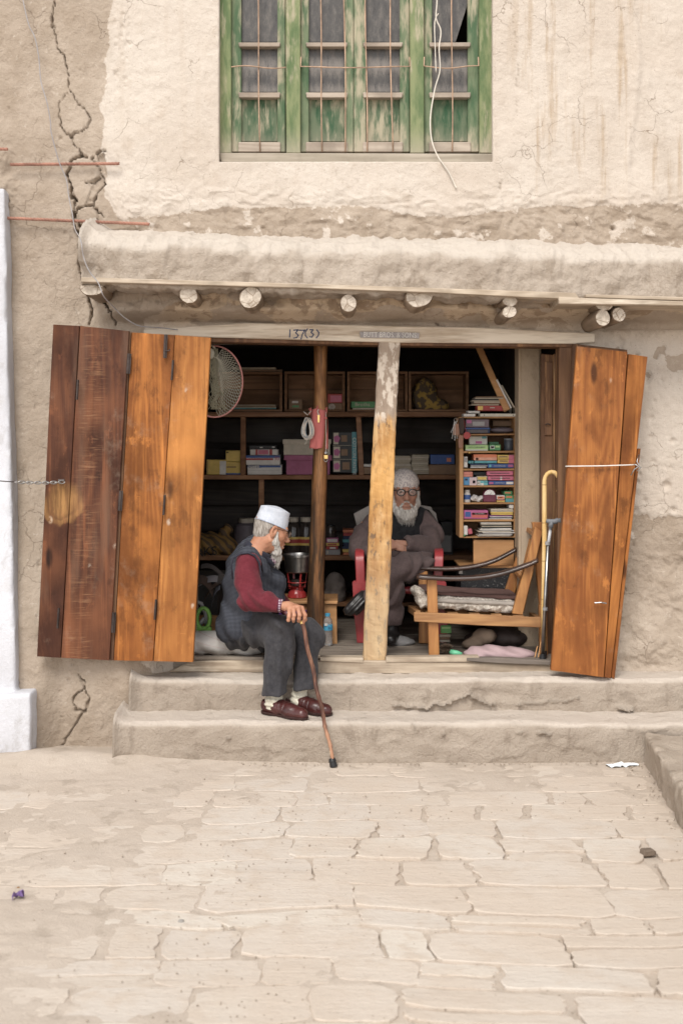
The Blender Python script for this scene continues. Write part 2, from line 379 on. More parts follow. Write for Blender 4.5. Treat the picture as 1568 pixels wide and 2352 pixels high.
def m_shutter(name, dark, light, saw=False, wear=None, grey=0.0):
    n = NT(name); st = (13, 13, .9)
    co = n.coord(scale=st, rand=True); g1 = n.noise(co, 1.1, 6, .6, .5)
    nz = n.noise(n.coord(scale=(5.5, 5.5, .55), rand=True), 1.0, 2, .35, .2)
    ring = n.ramp(n.math('ABSOLUTE', n.math('SUBTRACT', n.math('FRACT', n.math('MULTIPLY', nz, 17.0)), .5)), .0, .5)
    fine = n.noise(n.coord(scale=(150, 150, 5), rand=True), 1.0, 3, .6)
    blot = n.noise(n.coord(scale=(1.6, 1.6, 1), rand=True), 2.6, 5, .6)
    f = n.math('ADD', n.math('MULTIPLY', g1, .68), n.math('MULTIPLY', ring, .15))
    f = n.math('ADD', f, n.math('MULTIPLY', n.math('SUBTRACT', fine, .5), .3)); f = n.ramp(f, .2, .75)
    col = n.mix(f, dark, light)
    col = n.mix(n.ramp(blot, .40, .66, 0, .85), col, tuple(x * .62 for x in dark)); sc2 = n.noise(n.coord(scale=(1, 1, .5), rand=True), 11, 7, .72); col = n.mix(n.ramp(sc2, .54, .66, 0, .6), col, tuple(x * .42 for x in dark)); col = n.mix(n.ramp(sc2, .42, .33, 0, .45), col, tuple(min(1, x * 1.5) for x in light))
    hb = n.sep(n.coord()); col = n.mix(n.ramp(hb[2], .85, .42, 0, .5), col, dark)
    col = n.mix(n.ramp(n.noise(n.coord(rand=True), 1.5, 3), .5, .7, 0, .6), col, tuple(min(1, x * 1.35) for x in light))
    kv = n.voro(n.coord(scale=(6, 6, 1.8), rand=True), 1.0)
    col = n.mix(n.ramp(kv, .13, .05), col, tuple(x * .35 for x in dark))
    sp = n.voro(n.coord(scale=(1, 1, .6), rand=True), 6)
    col = n.mix(n.math('MULTIPLY', n.ramp(sp, .085, .03, 0, .6), n.ramp(n.noise(n.coord(), 40, 3), .4, .6)), col, (.62, .52, .42))
    gl = n.noise(n.coord(scale=(16, 16, .7), rand=True), 1.0, 5, .65); col = n.mix(n.ramp(gl, .55, .72, 0, .65), col, tuple(min(1, x * 1.55) for x in light)); col = n.mix(n.ramp(gl, .40, .28, 0, .6), col, tuple(x * .5 for x in dark)); du = n.noise(n.coord(), 5, 6, .7); col = n.mix(n.ramp(du, .56, .74, 0, .22), col, (.42, .33, .25))
    scr = n.noise(n.coord(scale=(3, 3, 40), rot=(0, .5, 0)), 6, 2)
    col = n.mix(n.ramp(scr, .74, .8, 0, .5), col, tuple(min(1, x * 1.8) for x in light))
    if saw:
        sx = n.sep(n.coord()); 
        band = n.ramp(n.math('ABSOLUTE', n.math('SUBTRACT', n.math('ADD', sx[0], n.math('MULTIPLY', sx[2], -.055)), saw)), .085, .02)
        lines = n.noise(n.coord(scale=(9, 9, 190)), 1.0, 3, .7)
        brk = n.noise(n.coord(), 9, 4)
        k = n.math('MULTIPLY', n.math('MULTIPLY', band, n.ramp(lines, .52, .62)), n.ramp(brk, .35, .6))
        col = n.mix(n.math('MULTIPLY', k, .5), col, (.30, .16, .085))
        col = n.mix(n.ramp(n.noise(n.coord(scale=(6, 6, .8)), 1.7, 5), .5, .68, 0, .55), col, (.15, .085, .055))
    if wear:
        sx = n.sep(n.coord()); cx, cz, rx, rz = wear
        dx = n.math('DIVIDE', n.math('SUBTRACT', sx[0], cx), rx); dz = n.math('DIVIDE', n.math('SUBTRACT', sx[2], cz), rz)
        d = n.math('SQRT', n.math('ADD', n.math('MULTIPLY', dx, dx), n.math('MULTIPLY', dz, dz)))
        d = n.math('ADD', d, n.math('MULTIPLY', n.math('SUBTRACT', n.noise(n.coord(), 12, 6), .5), .95))
        low_ = n.ramp(dz, .35, -.25); crescent = n.math('MULTIPLY', n.math('MULTIPLY', n.ramp(d, .74, .92), n.ramp(d, 1.22, 1.02)), low_)
        strk = n.ramp(n.noise(n.coord(scale=(60, 60, 6)), 1.0, 4, .6), .35, .65, .45, 1)
        mk = n.math('MULTIPLY', strk, n.math('ADD', n.math('MULTIPLY', crescent, .25), n.ramp(d, 1.15, .3, 0, .5)))
        col = n.mix(mk, col, (.66, .36, .13))
    nb = n.bump(n.math('ADD', fine, n.math('MULTIPLY', ring, .8)), .22, .004)
    return n.done(col, n.ramp(blot, .3, .7, .5, .75), nb, .25)

# ------------------------------------------------------------------ distance-field modelling for bodies and cloth
class SDF:
    def __init__(s, lo, hi, h):
        s.lo = np.array(lo, dtype=np.float32); s.h = h
        n = np.ceil((np.array(hi) - s.lo) / h).astype(int) + 1
        ax = [(s.lo[i] + np.arange(n[i]) * h).astype(np.float32) for i in range(3)]
        s.X, s.Y, s.Z = ax[0][:, None, None], ax[1][None, :, None], ax[2][None, None, :]
        s.f = np.full(tuple(n), 10.0, dtype=np.float32)
    def ell(s, c, r, R=None):
        x, y, z = s.X - c[0], s.Y - c[1], s.Z - c[2]
        if R is not None:
            x, y, z = R[0][0]*x+R[1][0]*y+R[2][0]*z, R[0][1]*x+R[1][1]*y+R[2][1]*z, R[0][2]*x+R[1][2]*y+R[2][2]*z
        k0 = np.sqrt((x/r[0])**2 + (y/r[1])**2 + (z/r[2])**2)
        k1 = np.sqrt((x/r[0]**2)**2 + (y/r[1]**2)**2 + (z/r[2]**2)**2) + 1e-6
        return k0 * (k0 - 1) / k1
    def cap(s, a, b, r0, r1=None, flat=None):
        if r1 is None: r1 = r0
        a = np.array(a, dtype=np.float32); b = np.array(b, dtype=np.float32); d = b - a; L2 = float((d * d).sum()) + 1e-12
        x, y, z = s.X - a[0], s.Y - a[1], s.Z - a[2]
        t = np.clip((x * d[0] + y * d[1] + z * d[2]) / L2, 0, 1)
        x, y, z = x - t * d[0], y - t * d[1], z - t * d[2]
        if flat is not None: x, y, z = x / flat[0], y / flat[1], z / flat[2]
        return np.sqrt(x * x + y * y + z * z) - (r0 + (r1 - r0) * t)
    def u(s, g, k=0.02):
        if k <= 0: s.f = np.minimum(s.f, g); return s
        hh = np.clip(.5 + .5 * (g - s.f) / k, 0, 1); s.f = g * (1 - hh) + s.f * hh - k * hh * (1 - hh)
        return s
    def cut(s, g, k=0.01):
        g = -g; hh = np.clip(.5 - .5 * (g - s.f) / k, 0, 1) if k > 0 else 0
        s.f = g * (1 - hh) + s.f * hh + k * hh * (1 - hh) if k > 0 else np.maximum(s.f, g)
        return s
    def plane(s, p, n):
        n = np.array(n, dtype=float); n /= np.linalg.norm(n)
        return (s.X - p[0]) * n[0] + (s.Y - p[1]) * n[1] + (s.Z - p[2]) * n[2]
    def chain(s, pts, rs, k=.02, flat=None):
        for i in range(len(pts) - 1): s.u(s.cap(pts[i], pts[i+1], rs[i], rs[i+1], flat), k)
        return s
    def band(s, amp, fx, fy, fz, seed=0, octv=3):
        m = np.abs(s.f) < 0.03
        ii = np.nonzero(m)
        x, y, z = s.X[ii[0], 0, 0], s.Y[0, ii[1], 0], s.Z[0, 0, ii[2]]
        s.f[ii] += amp * fbm(x * fx, y * fy, z * fz, octv, seed)
        return s
    def folds(s, fn):
        m = np.abs(s.f) < 0.03; ii = np.nonzero(m)
        s.f[ii] += fn(s.X[ii[0], 0, 0], s.Y[0, ii[1], 0], s.Z[0, 0, ii[2]]); return s
    def mesh(s):
        Fv = s.f; Fv[0] = Fv[-1] = 1; Fv[:, 0] = Fv[:, -1] = 1; Fv[:, :, 0] = Fv[:, :, -1] = 1
        S = Fv < 0; c = np.zeros(tuple(n - 1 for n in Fv.shape), dtype=np.int8)
        for i in (0, 1):
            for j in (0, 1):
                for k in (0, 1): c += S[i:S.shape[0]-1+i, j:S.shape[1]-1+j, k:S.shape[2]-1+k]
        act = (c > 0) & (c < 8); I, J, K = np.nonzero(act); n = len(I)
        idx = np.full(c.shape, -1, dtype=np.int32); idx[I, J, K] = np.arange(n)
        P = np.zeros((n, 3), dtype=np.float32); C = np.zeros(n, dtype=np.float32)
        cor = [(i, j, k) for i in (0, 1) for j in (0, 1) for k in (0, 1)]
        for a in range(8):
            for b in range(a + 1, 8):
                A, B = cor[a], cor[b]
                if sum(abs(A[t] - B[t]) for t in range(3)) != 1: continue
                fa = Fv[I + A[0], J + A[1], K + A[2]]; fb = Fv[I + B[0], J + B[1], K + B[2]]
                m = (fa < 0) != (fb < 0); t = np.where(m, fa / np.where(m, fa - fb, 1), 0)
                for q in range(3): P[:, q] += np.where(m, A[q] + (B[q] - A[q]) * t, 0)
                C += m
        P /= C[:, None]; P += np.stack([I, J, K], 1); P = P * s.h + s.lo
        quads = []
        for ax in range(3):
            sl0 = [slice(None)] * 3; sl1 = [slice(None)] * 3; sl0[ax] = slice(0, -1); sl1[ax] = slice(1, None)
            A, B = S[tuple(sl0)], S[tuple(sl1)]; e = A != B; i, j, k = np.nonzero(e); fl = A[i, j, k]
            o1, o2 = [(0, 1, 0), (0, 0, 1)] if ax == 0 else ([(0, 0, 1), (1, 0, 0)] if ax == 1 else [(1, 0, 0), (0, 1, 0)])
            def g(a, b): return idx[i - a*o1[0] - b*o2[0], j - a*o1[1] - b*o2[1], k - a*o1[2] - b*o2[2]]
            q = np.stack([g(1, 1), g(0, 1), g(0, 0), g(1, 0)], 1); q[~fl] = q[~fl][:, ::-1]; quads.append(q)
        Q = np.concatenate(quads); Q = Q[(Q >= 0).all(1)]
        return P, Q
def join_np(parts):
    V, Q, b = [], [], 0
    for v, q in parts: V.append(v); Q.append(q + b); b += len(v)
    return np.concatenate(V), np.concatenate(Q)
def xform(P, Mx):
    A = np.array(Mx)[:3, :3]; return P @ A.T + np.array(Mx)[:3, 3]
def soft(name, sdf_or_pq, mat, parent=None, origin=None):
    P, Q = sdf_or_pq.mesh() if isinstance(sdf_or_pq, SDF) else sdf_or_pq
    return link(name, np_mesh(name, P, Q), mat, parent, origin, smooth=True)
# ------------------------------------------------------------------ ground and paving
def grid_sheet(xs, ys, zfun):
    X, Y = np.meshgrid(xs, ys, indexing='ij'); Z = zfun(X, Y)
    V = np.stack([X, Y, Z], -1).reshape(-1, 3); nx, ny = len(xs), len(ys)
    I, J = np.meshgrid(np.arange(nx - 1), np.arange(ny - 1), indexing='ij'); a = (I * ny + J).ravel()
    return V, np.stack([a, a + ny, a + ny + 1, a + 1], 1)
far = np.array([3, 5, 9, 16, 30, 60.0])
gx = np.concatenate([-far[::-1], np.arange(-2.2, 2.2, .016), far])
gy = np.concatenate([-far[::-1] - 1, np.arange(-3.6, -.1, .016), far])
def ground_z(X, Y):
    near = sstep(3.0, 2.3, np.abs(X)) * sstep(-4.0, -3.5, Y) * sstep(.3, -.2, Y)
    z = fbm(X * 2.2, Y * 3, 0, 3, 3) * .008 + fbm(X * 20, Y * 26, 0, 4, 9) * .0042
    mound = .035 * np.exp(-(((X + 1.25) / .5) ** 2 + ((Y + .42) / .16) ** 2))
    dirt_shade = .006 * sstep(.1, -1.0, X) + .003 * sstep(-1.2, -.5, Y)
    return (z + dirt_shade) * near + mound
V_, Q_ = grid_sheet(gx, gy, ground_z)
ground = link('ground', np_mesh('ground', V_, Q_), M['dust'], smooth=True); tag(ground, kind='structure')
ground['label'] = 'dusty pale paved ground in front of the shop steps'
rs = random.Random(11)
def stone(cx, cy, w, d, top):
    n = 7; pts = []
    def edge(ax, ay, bx, by):
        for i in range(n):
            t = i / n; pts.append([ax + (bx - ax) * t, ay + (by - ay) * t])
    g = .003 + .005 * rs.random() + (.004 if (cx > .1 and cy < -1.6) else 0)
    sk = rs.uniform(-.035, .035)
    a = (cx - w/2 + g, cy - d/2 + g); b = (cx + w/2 - g + sk, cy - d/2 + g); c = (cx + w/2 - g, cy + d/2 - g); e = (cx - w/2 + g - sk * .5, cy + d/2 - g)
    edge(*a, *b); edge(*b, *c); edge(*c, *e); edge(*e, *a)
    ccx, ccy = cx, cy; out = []
    for i, p in enumerate(pts):
        if i % n == 0: q_ = rs.uniform(.03, .16); p = [p[0] + (ccx - p[0]) * q_ * .6, p[1] + (ccy - p[1]) * q_]
        out.append((p[0] + rs.uniform(-.008, .008) + .012 * float(vnoise(p[0]*9, p[1]*9, 0, 3)), p[1] + rs.uniform(-.005, .005) + .018 * float(vnoise(p[0]*5, p[1]*5, 0, 5))))
    out = [(x + .05 * float(vnoise(x*1.1, y*1.1, 0, 13)), y + .055 * float(vnoise(x*1.0, y*1.3, 5, 14)) + .03 * float(vnoise(x*2.6, y*2.6, 5, 15))) for x, y in out]
    m = len(out); tx, ty = rs.uniform(-.008, .008), rs.uniform(-.01, .01)
    mb = MB(); vs_ = []
    for sc, z in ((1.0, -.03), (1.0, top - .0025), (.985, top)):
        for p in out:
            vs_.append((cx + (p[0] - cx) * sc, cy + (p[1] - cy) * sc, z + (p[0] - cx) * tx + (p[1] - cy) * ty + rs.uniform(-.0006, .0006)))
    fs = []
    for k in range(2):
        for i in range(m): fs.append((k*m+i, k*m+(i+1) % m, (k+1)*m+(i+1) % m, (k+1)*m+i))
    fs.append(tuple(range(2*m, 3*m)))
    mb.add(vs_, fs); return mb
yy = -.49
while yy > -3.35:
    d = rs.uniform(.10, .23); xx = -2.1 + rs.uniform(0, .2)
    while xx < 1.5:
        w = rs.choice((rs.uniform(.13, .3), rs.uniform(.25, .5)))
        cx, cy = xx + w/2, yy - d/2
        lim = 1.36 + (cy + .45) * .11
        if cx - w/2 < lim - .05:
            w2 = min(w, lim + .06 - (cx - w/2)); cx2 = cx - w/2 + w2/2
            top = .0030 + .0100 * min(1, max(0, (cx + .5) / 1.2)) * min(1, max(0, (-cy - .9) / .9)) + rs.uniform(-.0015, .0015)
            if cx < -.4: top += .0015
            if not (cx < -1.15 and cy > -.95) and w2 > .06:
                if rs.random() < .22 and w2 > .2:
                    q = rs.uniform(.35, .65); stone(cx2, cy + d * (1 - q) / 2, w2, d * q, top).build('paving_stone', M['stone'], ground); stone(cx2, cy - d * q / 2, w2, d * (1 - q), top - .001).build('paving_stone', M['stone'], ground)
                else: stone(cx2, cy + rs.uniform(-.01, .01), w2, d, top).build('paving_stone', M['stone'], ground)
        xx += w
    yy -= d

# ------------------------------------------------------------------ the building
B = thing('shop_building', 'old mud-plastered building with an open shop front, deep mud ledge and green window above', 'building', (0, 0, 0))

def seg_dist(px, py, poly):
    best = np.full(px.shape, 1e9, dtype=np.float32)
    for (ax, ay), (bx, by) in zip(poly[:-1], poly[1:]):
        dx, dy = bx - ax, by - ay; L = dx*dx + dy*dy + 1e-9
        t = np.clip(((px - ax) * dx + (py - ay) * dy) / L, 0, 1)
        best = np.minimum(best, np.hypot(px - ax - t * dx, py - ay - t * dy))
    return best
CRACKS = [  # (polyline in photo units, half width, depth in m)
 ([(128,-60),(125,0),(120,45),(127,85),(135,112),(147,128),(153,160),(156,190),(163,208)], 1.9, .03),
 ([(163,208),(180,232),(193,247),(204,268),(203,288),(190,299),(175,302),(162,314)], 1.9, .025),
 ([(163,208),(150,215),(135,235),(134,262),(141,288),(150,303),(162,314)], 1.8, .02),
 ([(162,314),(176,335),(186,358)], 1.9, .03),
 ([(186,358),(170,364),(161,372),(163,385),(153,398),(162,425),(166,445),(172,468),(170,490),(165,505),(175,530),(183,548)], 3.6, .06),
 ([(186,358),(205,358),(222,372),(228,392),(236,405),(238,425),(225,442),(220,456),(214,470),(196,474),(178,480)], 2.8, .035),
 ([(214,470),(228,486),(240,498)], 2.6, .035), ([(198,418),(215,420),(228,408)], 2.4, .03),
 ([(220,355),(232,344),(240,350)], 2.2, .03), ([(178,480),(172,497),(185,520),(208,526),(222,520)], 2.4, .035),
 ([(183,548),(180,600),(186,640)], 3.2, .06),
 ([(200,680),(209,700),(210,725),(199,748)], 3.0, .05), ([(240,690),(255,712),(264,745)], 3.0, .05),
 ([(985,718),(1000,742),(1024,752),(1030,770)], 2.4, .02), ([(975,715),(966,735),(968,745)], 2.2, .02),
 ([(200,1530),(218,1545),(216,1562),(198,1572),(188,1590),(196,1610),(218,1614)], 2.4, .03),
 ([(216,1562),(224,1580),(218,1606),(205,1625),(190,1650),(176,1670),(165,1690)], 2.0, .025),
 ([(180,1700),(205,1698),(222,1712),(235,1726),(255,1722)], 3.4, .05), ([(222,1712),(232,1700),(246,1708)], 2.4, .03),
 ([(1150,415),(1146,440)], 1.6, .01), ([(1140,375),(1146,398)], 1.8, .015),
 ([(1210,1600),(1260,1590),(1300,1585)], 1.5, .01), ([(1170,0),(1190,120),(1188,260)], 1.0, .004),
]
def bx_edge(py):
    return np.interp(py, [-300, 0, 64, 100, 138, 166, 205, 240, 275, 310, 346, 400, 448, 480, 520, 560],
                         [258, 256, 250, 252, 237, 245, 240, 226, 238, 240, 235, 243, 240, 262, 280, 280])
def bulge(px, py):   # how far the battered wall foot comes forward, m
    left = sstep(430, 300, px) * sstep(900, 1505, py) * .215
    right = sstep(1380, 1430, px) * (sstep(1180, 1300, py) * .0 + sstep(1300, 1545, py) * .05)
    under = .15 * sstep(575, 640, py) * sstep(744, 716, py) * sstep(215, 300, px)
    ft = .06 * sstep(170, 110, px) * sstep(1100, 1600, py)
    return left + right + under + ft
def wall_disp(px, py):
    x, z = (px - CX) / 467.8, (HY - py) / 467.8
    d = fbm(x * 1.7, z * 1.7, 0, 3, 21) * .018 + fbm(x * 9, z * 9, 0, 4, 31) * .0045
    n1 = fbm(x * 14, z * 14, 3, 4, 41)
    # signed plaster field: positive where the pale coat survives
    pale = (px - bx_edge(py)) / 30.0
    low = (478 + 22 * vnoise(x * 2, 1, 1, 5) - py) / 32.0
    pale = np.where(px > 262, np.minimum(pale, np.maximum(low, -.30 + .7 * n1)), pale)
    under = 2.6 * fbm(x * 4.5, z * 7.5, 7, 4, 51) + .10
    pale = np.where(py > 600, under, pale)
    pale = np.where((px < 330) & (py > 560), -1.0, pale)
    rt = np.minimum((1235 + 60 * vnoise(x * 5, 0, 2, 8) - py) / 45.0, 1.6)
    g = (np.hypot((px - 1545) / 85, (py - 832) / 22) - 1) * .9 + .9 * n1
    g2 = (np.hypot((px - 1475) / 36, (py - 1265) / 85) - 1) * 1.2
    rt = np.minimum(np.minimum(rt, g), g2) + 1.1 * n1
    pale = np.where((px > 1330) & (py > 760), rt, pale)
    pale = np.where((px > 1420) & (py < 560), np.minimum(pale, 2.0), pale)
    pale = np.where(py > 1540, -1.0, pale)
    on = sstep(-.15, .15, pale + n1 * .7)
    d = d + on * .006 * np.where(py > 600, 1.2, 1.0)
    # flaking scales just above the ledge
    fl = sstep(395, 470, py) * sstep(565, 540, py) * sstep(240, 300, px)
    cell = np.floor((fbm(x * 7, z * 9, 4, 2, 61) + 1) * 5.0)
    d = d + fl * (cell % 3) * .0035
    rid = 1 - np.abs(fbm(x * 11, z * 13, 6, 4, 63)) * 2.6; d = d + fl * np.clip(rid, 0, 1) ** 3 * .007 + .0035 * fbm(x * 30, z * 30, 2, 3, 65)
    # rough broken render low on the right and along the left edge
    rough = sstep(1225, 1300, py) * sstep(1400, 1430, px)
    d = d + rough * (fbm(x * 8, z * 8, 8, 5, 71, .62) * .035 - .012)
    le = sstep(60, 20, px) * sstep(300, 380, py) * sstep(560, 520, py)
    d = d + le * fbm(x * 16, z * 16, 8, 4, 75, .6) * .03
    under_l = sstep(680, 700, py) * sstep(750, 732, py) * sstep(250, 330, px)
    d = d + under_l * (fbm(x * 6, z * 9, 2, 4, 81) * .045 + .012 * fbm(x * 20, z * 20, 2, 3, 82))
    # trowelled seam at upper right
    d = d + .010 * np.exp(-((px - (1450 + 12 * np.sin(py / 90))) / 9.0) ** 2) * (py < 560)
    d = d + .004 * fbm(x * 18, z * 1.6, 2, 3, 85) * sstep(1150, 1250, px) * (py < 540)
    lowl = sstep(330, 280, px) * sstep(1500, 1540, py); d = d + lowl * fbm(x * 7, z * 7, 3, 4, 91) * .012
    dirt_shade = np.zeros_like(px)
    # dents
    rg = np.random.default_rng(5)
    def pit(cx, cy, r, dep):
        nonlocal d, dirt_shade
        q = np.hypot(px - cx, (py - cy)) / r; e = np.clip(1 - q * q, 0, 1); d = d - dep * e
    for cx, cy, r, dep in [(1408,524,7,.03),(1494,960,8,.012),(1493,1003,8,.012),(1544,1013,8,.015),(1458,1105,9,.012),(1530,1115,12,.018),(1545,1170,9,.012),
                           (1468,1090,6,.01),(1560,880,6,.01),(1480,1150,7,.01),(1500,1060,5,.01),(1410,905,6,.01)]: pit(cx, cy, r, dep)
    for k in range(60): pit(rg.uniform(20, 255), rg.uniform(150, 1750), rg.uniform(2.5, 7), rg.uniform(.004, .012))
    for k in range(30): pit(rg.uniform(262, 300), rg.uniform(20, 180), rg.uniform(2.5, 6), rg.uniform(.004, .008))
    for k in range(34): pit(rg.uniform(1430, 1600), rg.uniform(830, 1250), rg.uniform(2.5, 6), rg.uniform(.005, .012))
    for k in range(14): pit(rg.uniform(250, 420), rg.uniform(680, 720), rg.uniform(3, 6), .012)
    def inside(poly):
        r = np.zeros(px.shape, dtype=bool); n_ = len(poly)
        for i in range(n_):
            (ax, ay), (bx, by) = poly[i], poly[(i + 1) % n_]
            if ay == by: continue
            r ^= ((ay > py) != (by > py)) & (px < (bx - ax) * (py - ay) / (by - ay) + ax)
        return r
    for pl, hh in (([(163,208),(180,232),(193,247),(204,268),(203,288),(190,299),(175,302),(162,314),(150,303),(141,288),(134,262),(135,235),(150,215)], .006),
                   ([(170,364),(205,360),(222,372),(228,400),(215,418),(196,474),(178,478),(172,450),(164,425),(155,398)], .010), ([(198,418),(236,405),(238,425),(225,442),(214,440)], -.012),
                   ([(178,482),(196,476),(214,474),(226,500),(205,520),(185,516)], .012), ([(222,358),(240,352),(244,400),(232,396)], -.016), ([(180,1700),(205,1698),(222,1712),(235,1726),(200,1740),(170,1730)], -.02), ([(200,1532),(217,1545),(216,1562),(198,1572),(190,1590),(216,1606),(222,1580)], -.008)):
        d = d + hh * inside(pl)
    wob = 2.2 * (np.abs(((px + py * .6) / 7) % 2 - 1) - .5) + 3.2 * vnoise(px / 9, py / 9, 0, 3) + 3 * vnoise(px / 22, py / 22, 0, 4)
    for poly, w, dep in CRACKS:
        xs_ = [p[0] for p in poly]; ys_ = [p[1] for p in poly]
        m = (px > min(xs_) - 14) & (px < max(xs_) + 14) & (py > min(ys_) - 14) & (py < max(ys_) + 14)
        if not m.any(): continue
        dd = seg_dist(px[m] + wob[m], py[m] - wob[m] * .6, poly)
        ww = w * .72 * (.85 + .75 * vnoise(px[m] / 13, py[m] / 13, 1, 77)); ww = np.maximum(ww, .9); d[m] -= dep * .9 * np.clip(1.25 - dd / ww, 0, 1)
        dirt_shade[m] = np.maximum(dirt_shade[m], np.clip(1.2 - dd / (ww * 1.2), 0, 1) * .4)  # mask that paints the shade of deep cracks as a darker tone
    warm = sstep(600, 700, py) * sstep(800, 700, py) * sstep(300, 420, px) * .85
    streak = sstep(1130, 1250, px) * sstep(500, 380, py) * .9 + .15
    return d + bulge(px, py), pale, dirt_shade, warm, streak
def steps_between(edges):
    out = []
    for (a, b, st) in edges: n = max(1, int(round((b - a) / st))); out.append(np.linspace(a, b, n, endpoint=False))
    return np.concatenate(out + [np.array([edges[-1][1]])])
wx = steps_between([(-420, 0, 14), (0, 300, 2.1), (300, 443, 4), (443, 503, 4), (503, 1131, 5), (1131, 1313, 4.2), (1313, 1600, 3.6), (1600, 2500, 14)])
wy = steps_between([(-520, -300, 14), (-300, 0, 6), (0, 372, 3.8), (372, 560, 3.0), (560, 783, 3.2), (783, 1000, 3.8), (1000, 1230, 3.8), (1230, 1531, 3.2), (1531, 1775, 3.2)])
PX, PY = np.meshgrid(wx, wy, indexing='ij'); PX = PX.astype(np.float32); PY = PY.astype(np.float32)
dsp, pale, dirt_shade, warm, streak = wall_disp(PX, PY)
VX, VZ = (PX - CX) * 5.9 / F, H - (PY - HY) * 5.9 / F
V_ = np.stack([VX, -dsp, VZ], -1).reshape(-1, 3)
ny = len(wy); I, J = np.meshgrid(np.arange(len(wx) - 1), np.arange(ny - 1), indexing='ij')
cxm = (wx[:-1] + wx[1:])[:, None] / 2; cym = (wy[:-1] + wy[1:])[None, :] / 2
hole = ((cxm > 443) & (cxm < 1313) & (cym > 783) & (cym < 1531)) | ((cxm > 503) & (cxm < 1131) & (cym > -300) & (cym < 372))
a_ = (I * ny + J)[~hole]
Q_ = np.stack([a_, a_ + 1, a_ + ny + 1, a_ + ny], 1)
# thickness at the two openings
def ring(idx_list, depth):
    global V_, Q_
    base = len(V_); add = V_[idx_list].copy(); add[:, 1] = depth
    mid = V_[idx_list].copy(); mid[:, 1] = mid[:, 1] * .5 + .02
    V_ = np.concatenate([V_, mid, add]); m = len(idx_list); k = np.arange(m - 1); ii = np.array(idx_list)
    Q_ = np.concatenate([Q_, np.stack([ii[:-1], ii[1:], base + k + 1, base + k], 1), np.stack([base + k, base + k + 1, base + m + k + 1, base + m + k], 1)])
def iw(v, arr): return int(np.argmin(np.abs(arr - v)))
def loop_idx(x0, x1, y0, y1):
    i0, i1, j0, j1 = iw(x0, wx), iw(x1, wx), iw(y0, wy), iw(y1, wy)
    L = [i0 * ny + j for j in range(j0, j1 + 1)] + [i * ny + j1 for i in range(i0 + 1, i1 + 1)] + [i1 * ny + j for j in range(j1 - 1, j0 - 1, -1)] + [i * ny + j0 for i in range(i1 - 1, i0 - 1, -1)]
    return L
ring(loop_idx(443, 1313, 783, 1531), .22); ring(loop_idx(503, 1131, -300, 372), .22)
me = np_mesh('facade_wall', V_, Q_)
for nm, arr in (('pale', pale), ('dirt_shade', dirt_shade), ('warm', warm), ('streak', streak)):
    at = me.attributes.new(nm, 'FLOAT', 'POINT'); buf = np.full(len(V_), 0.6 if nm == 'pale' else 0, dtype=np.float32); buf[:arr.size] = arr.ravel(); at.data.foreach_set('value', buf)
facade = link('facade_wall', me, M['plaster'], B, smooth=True)

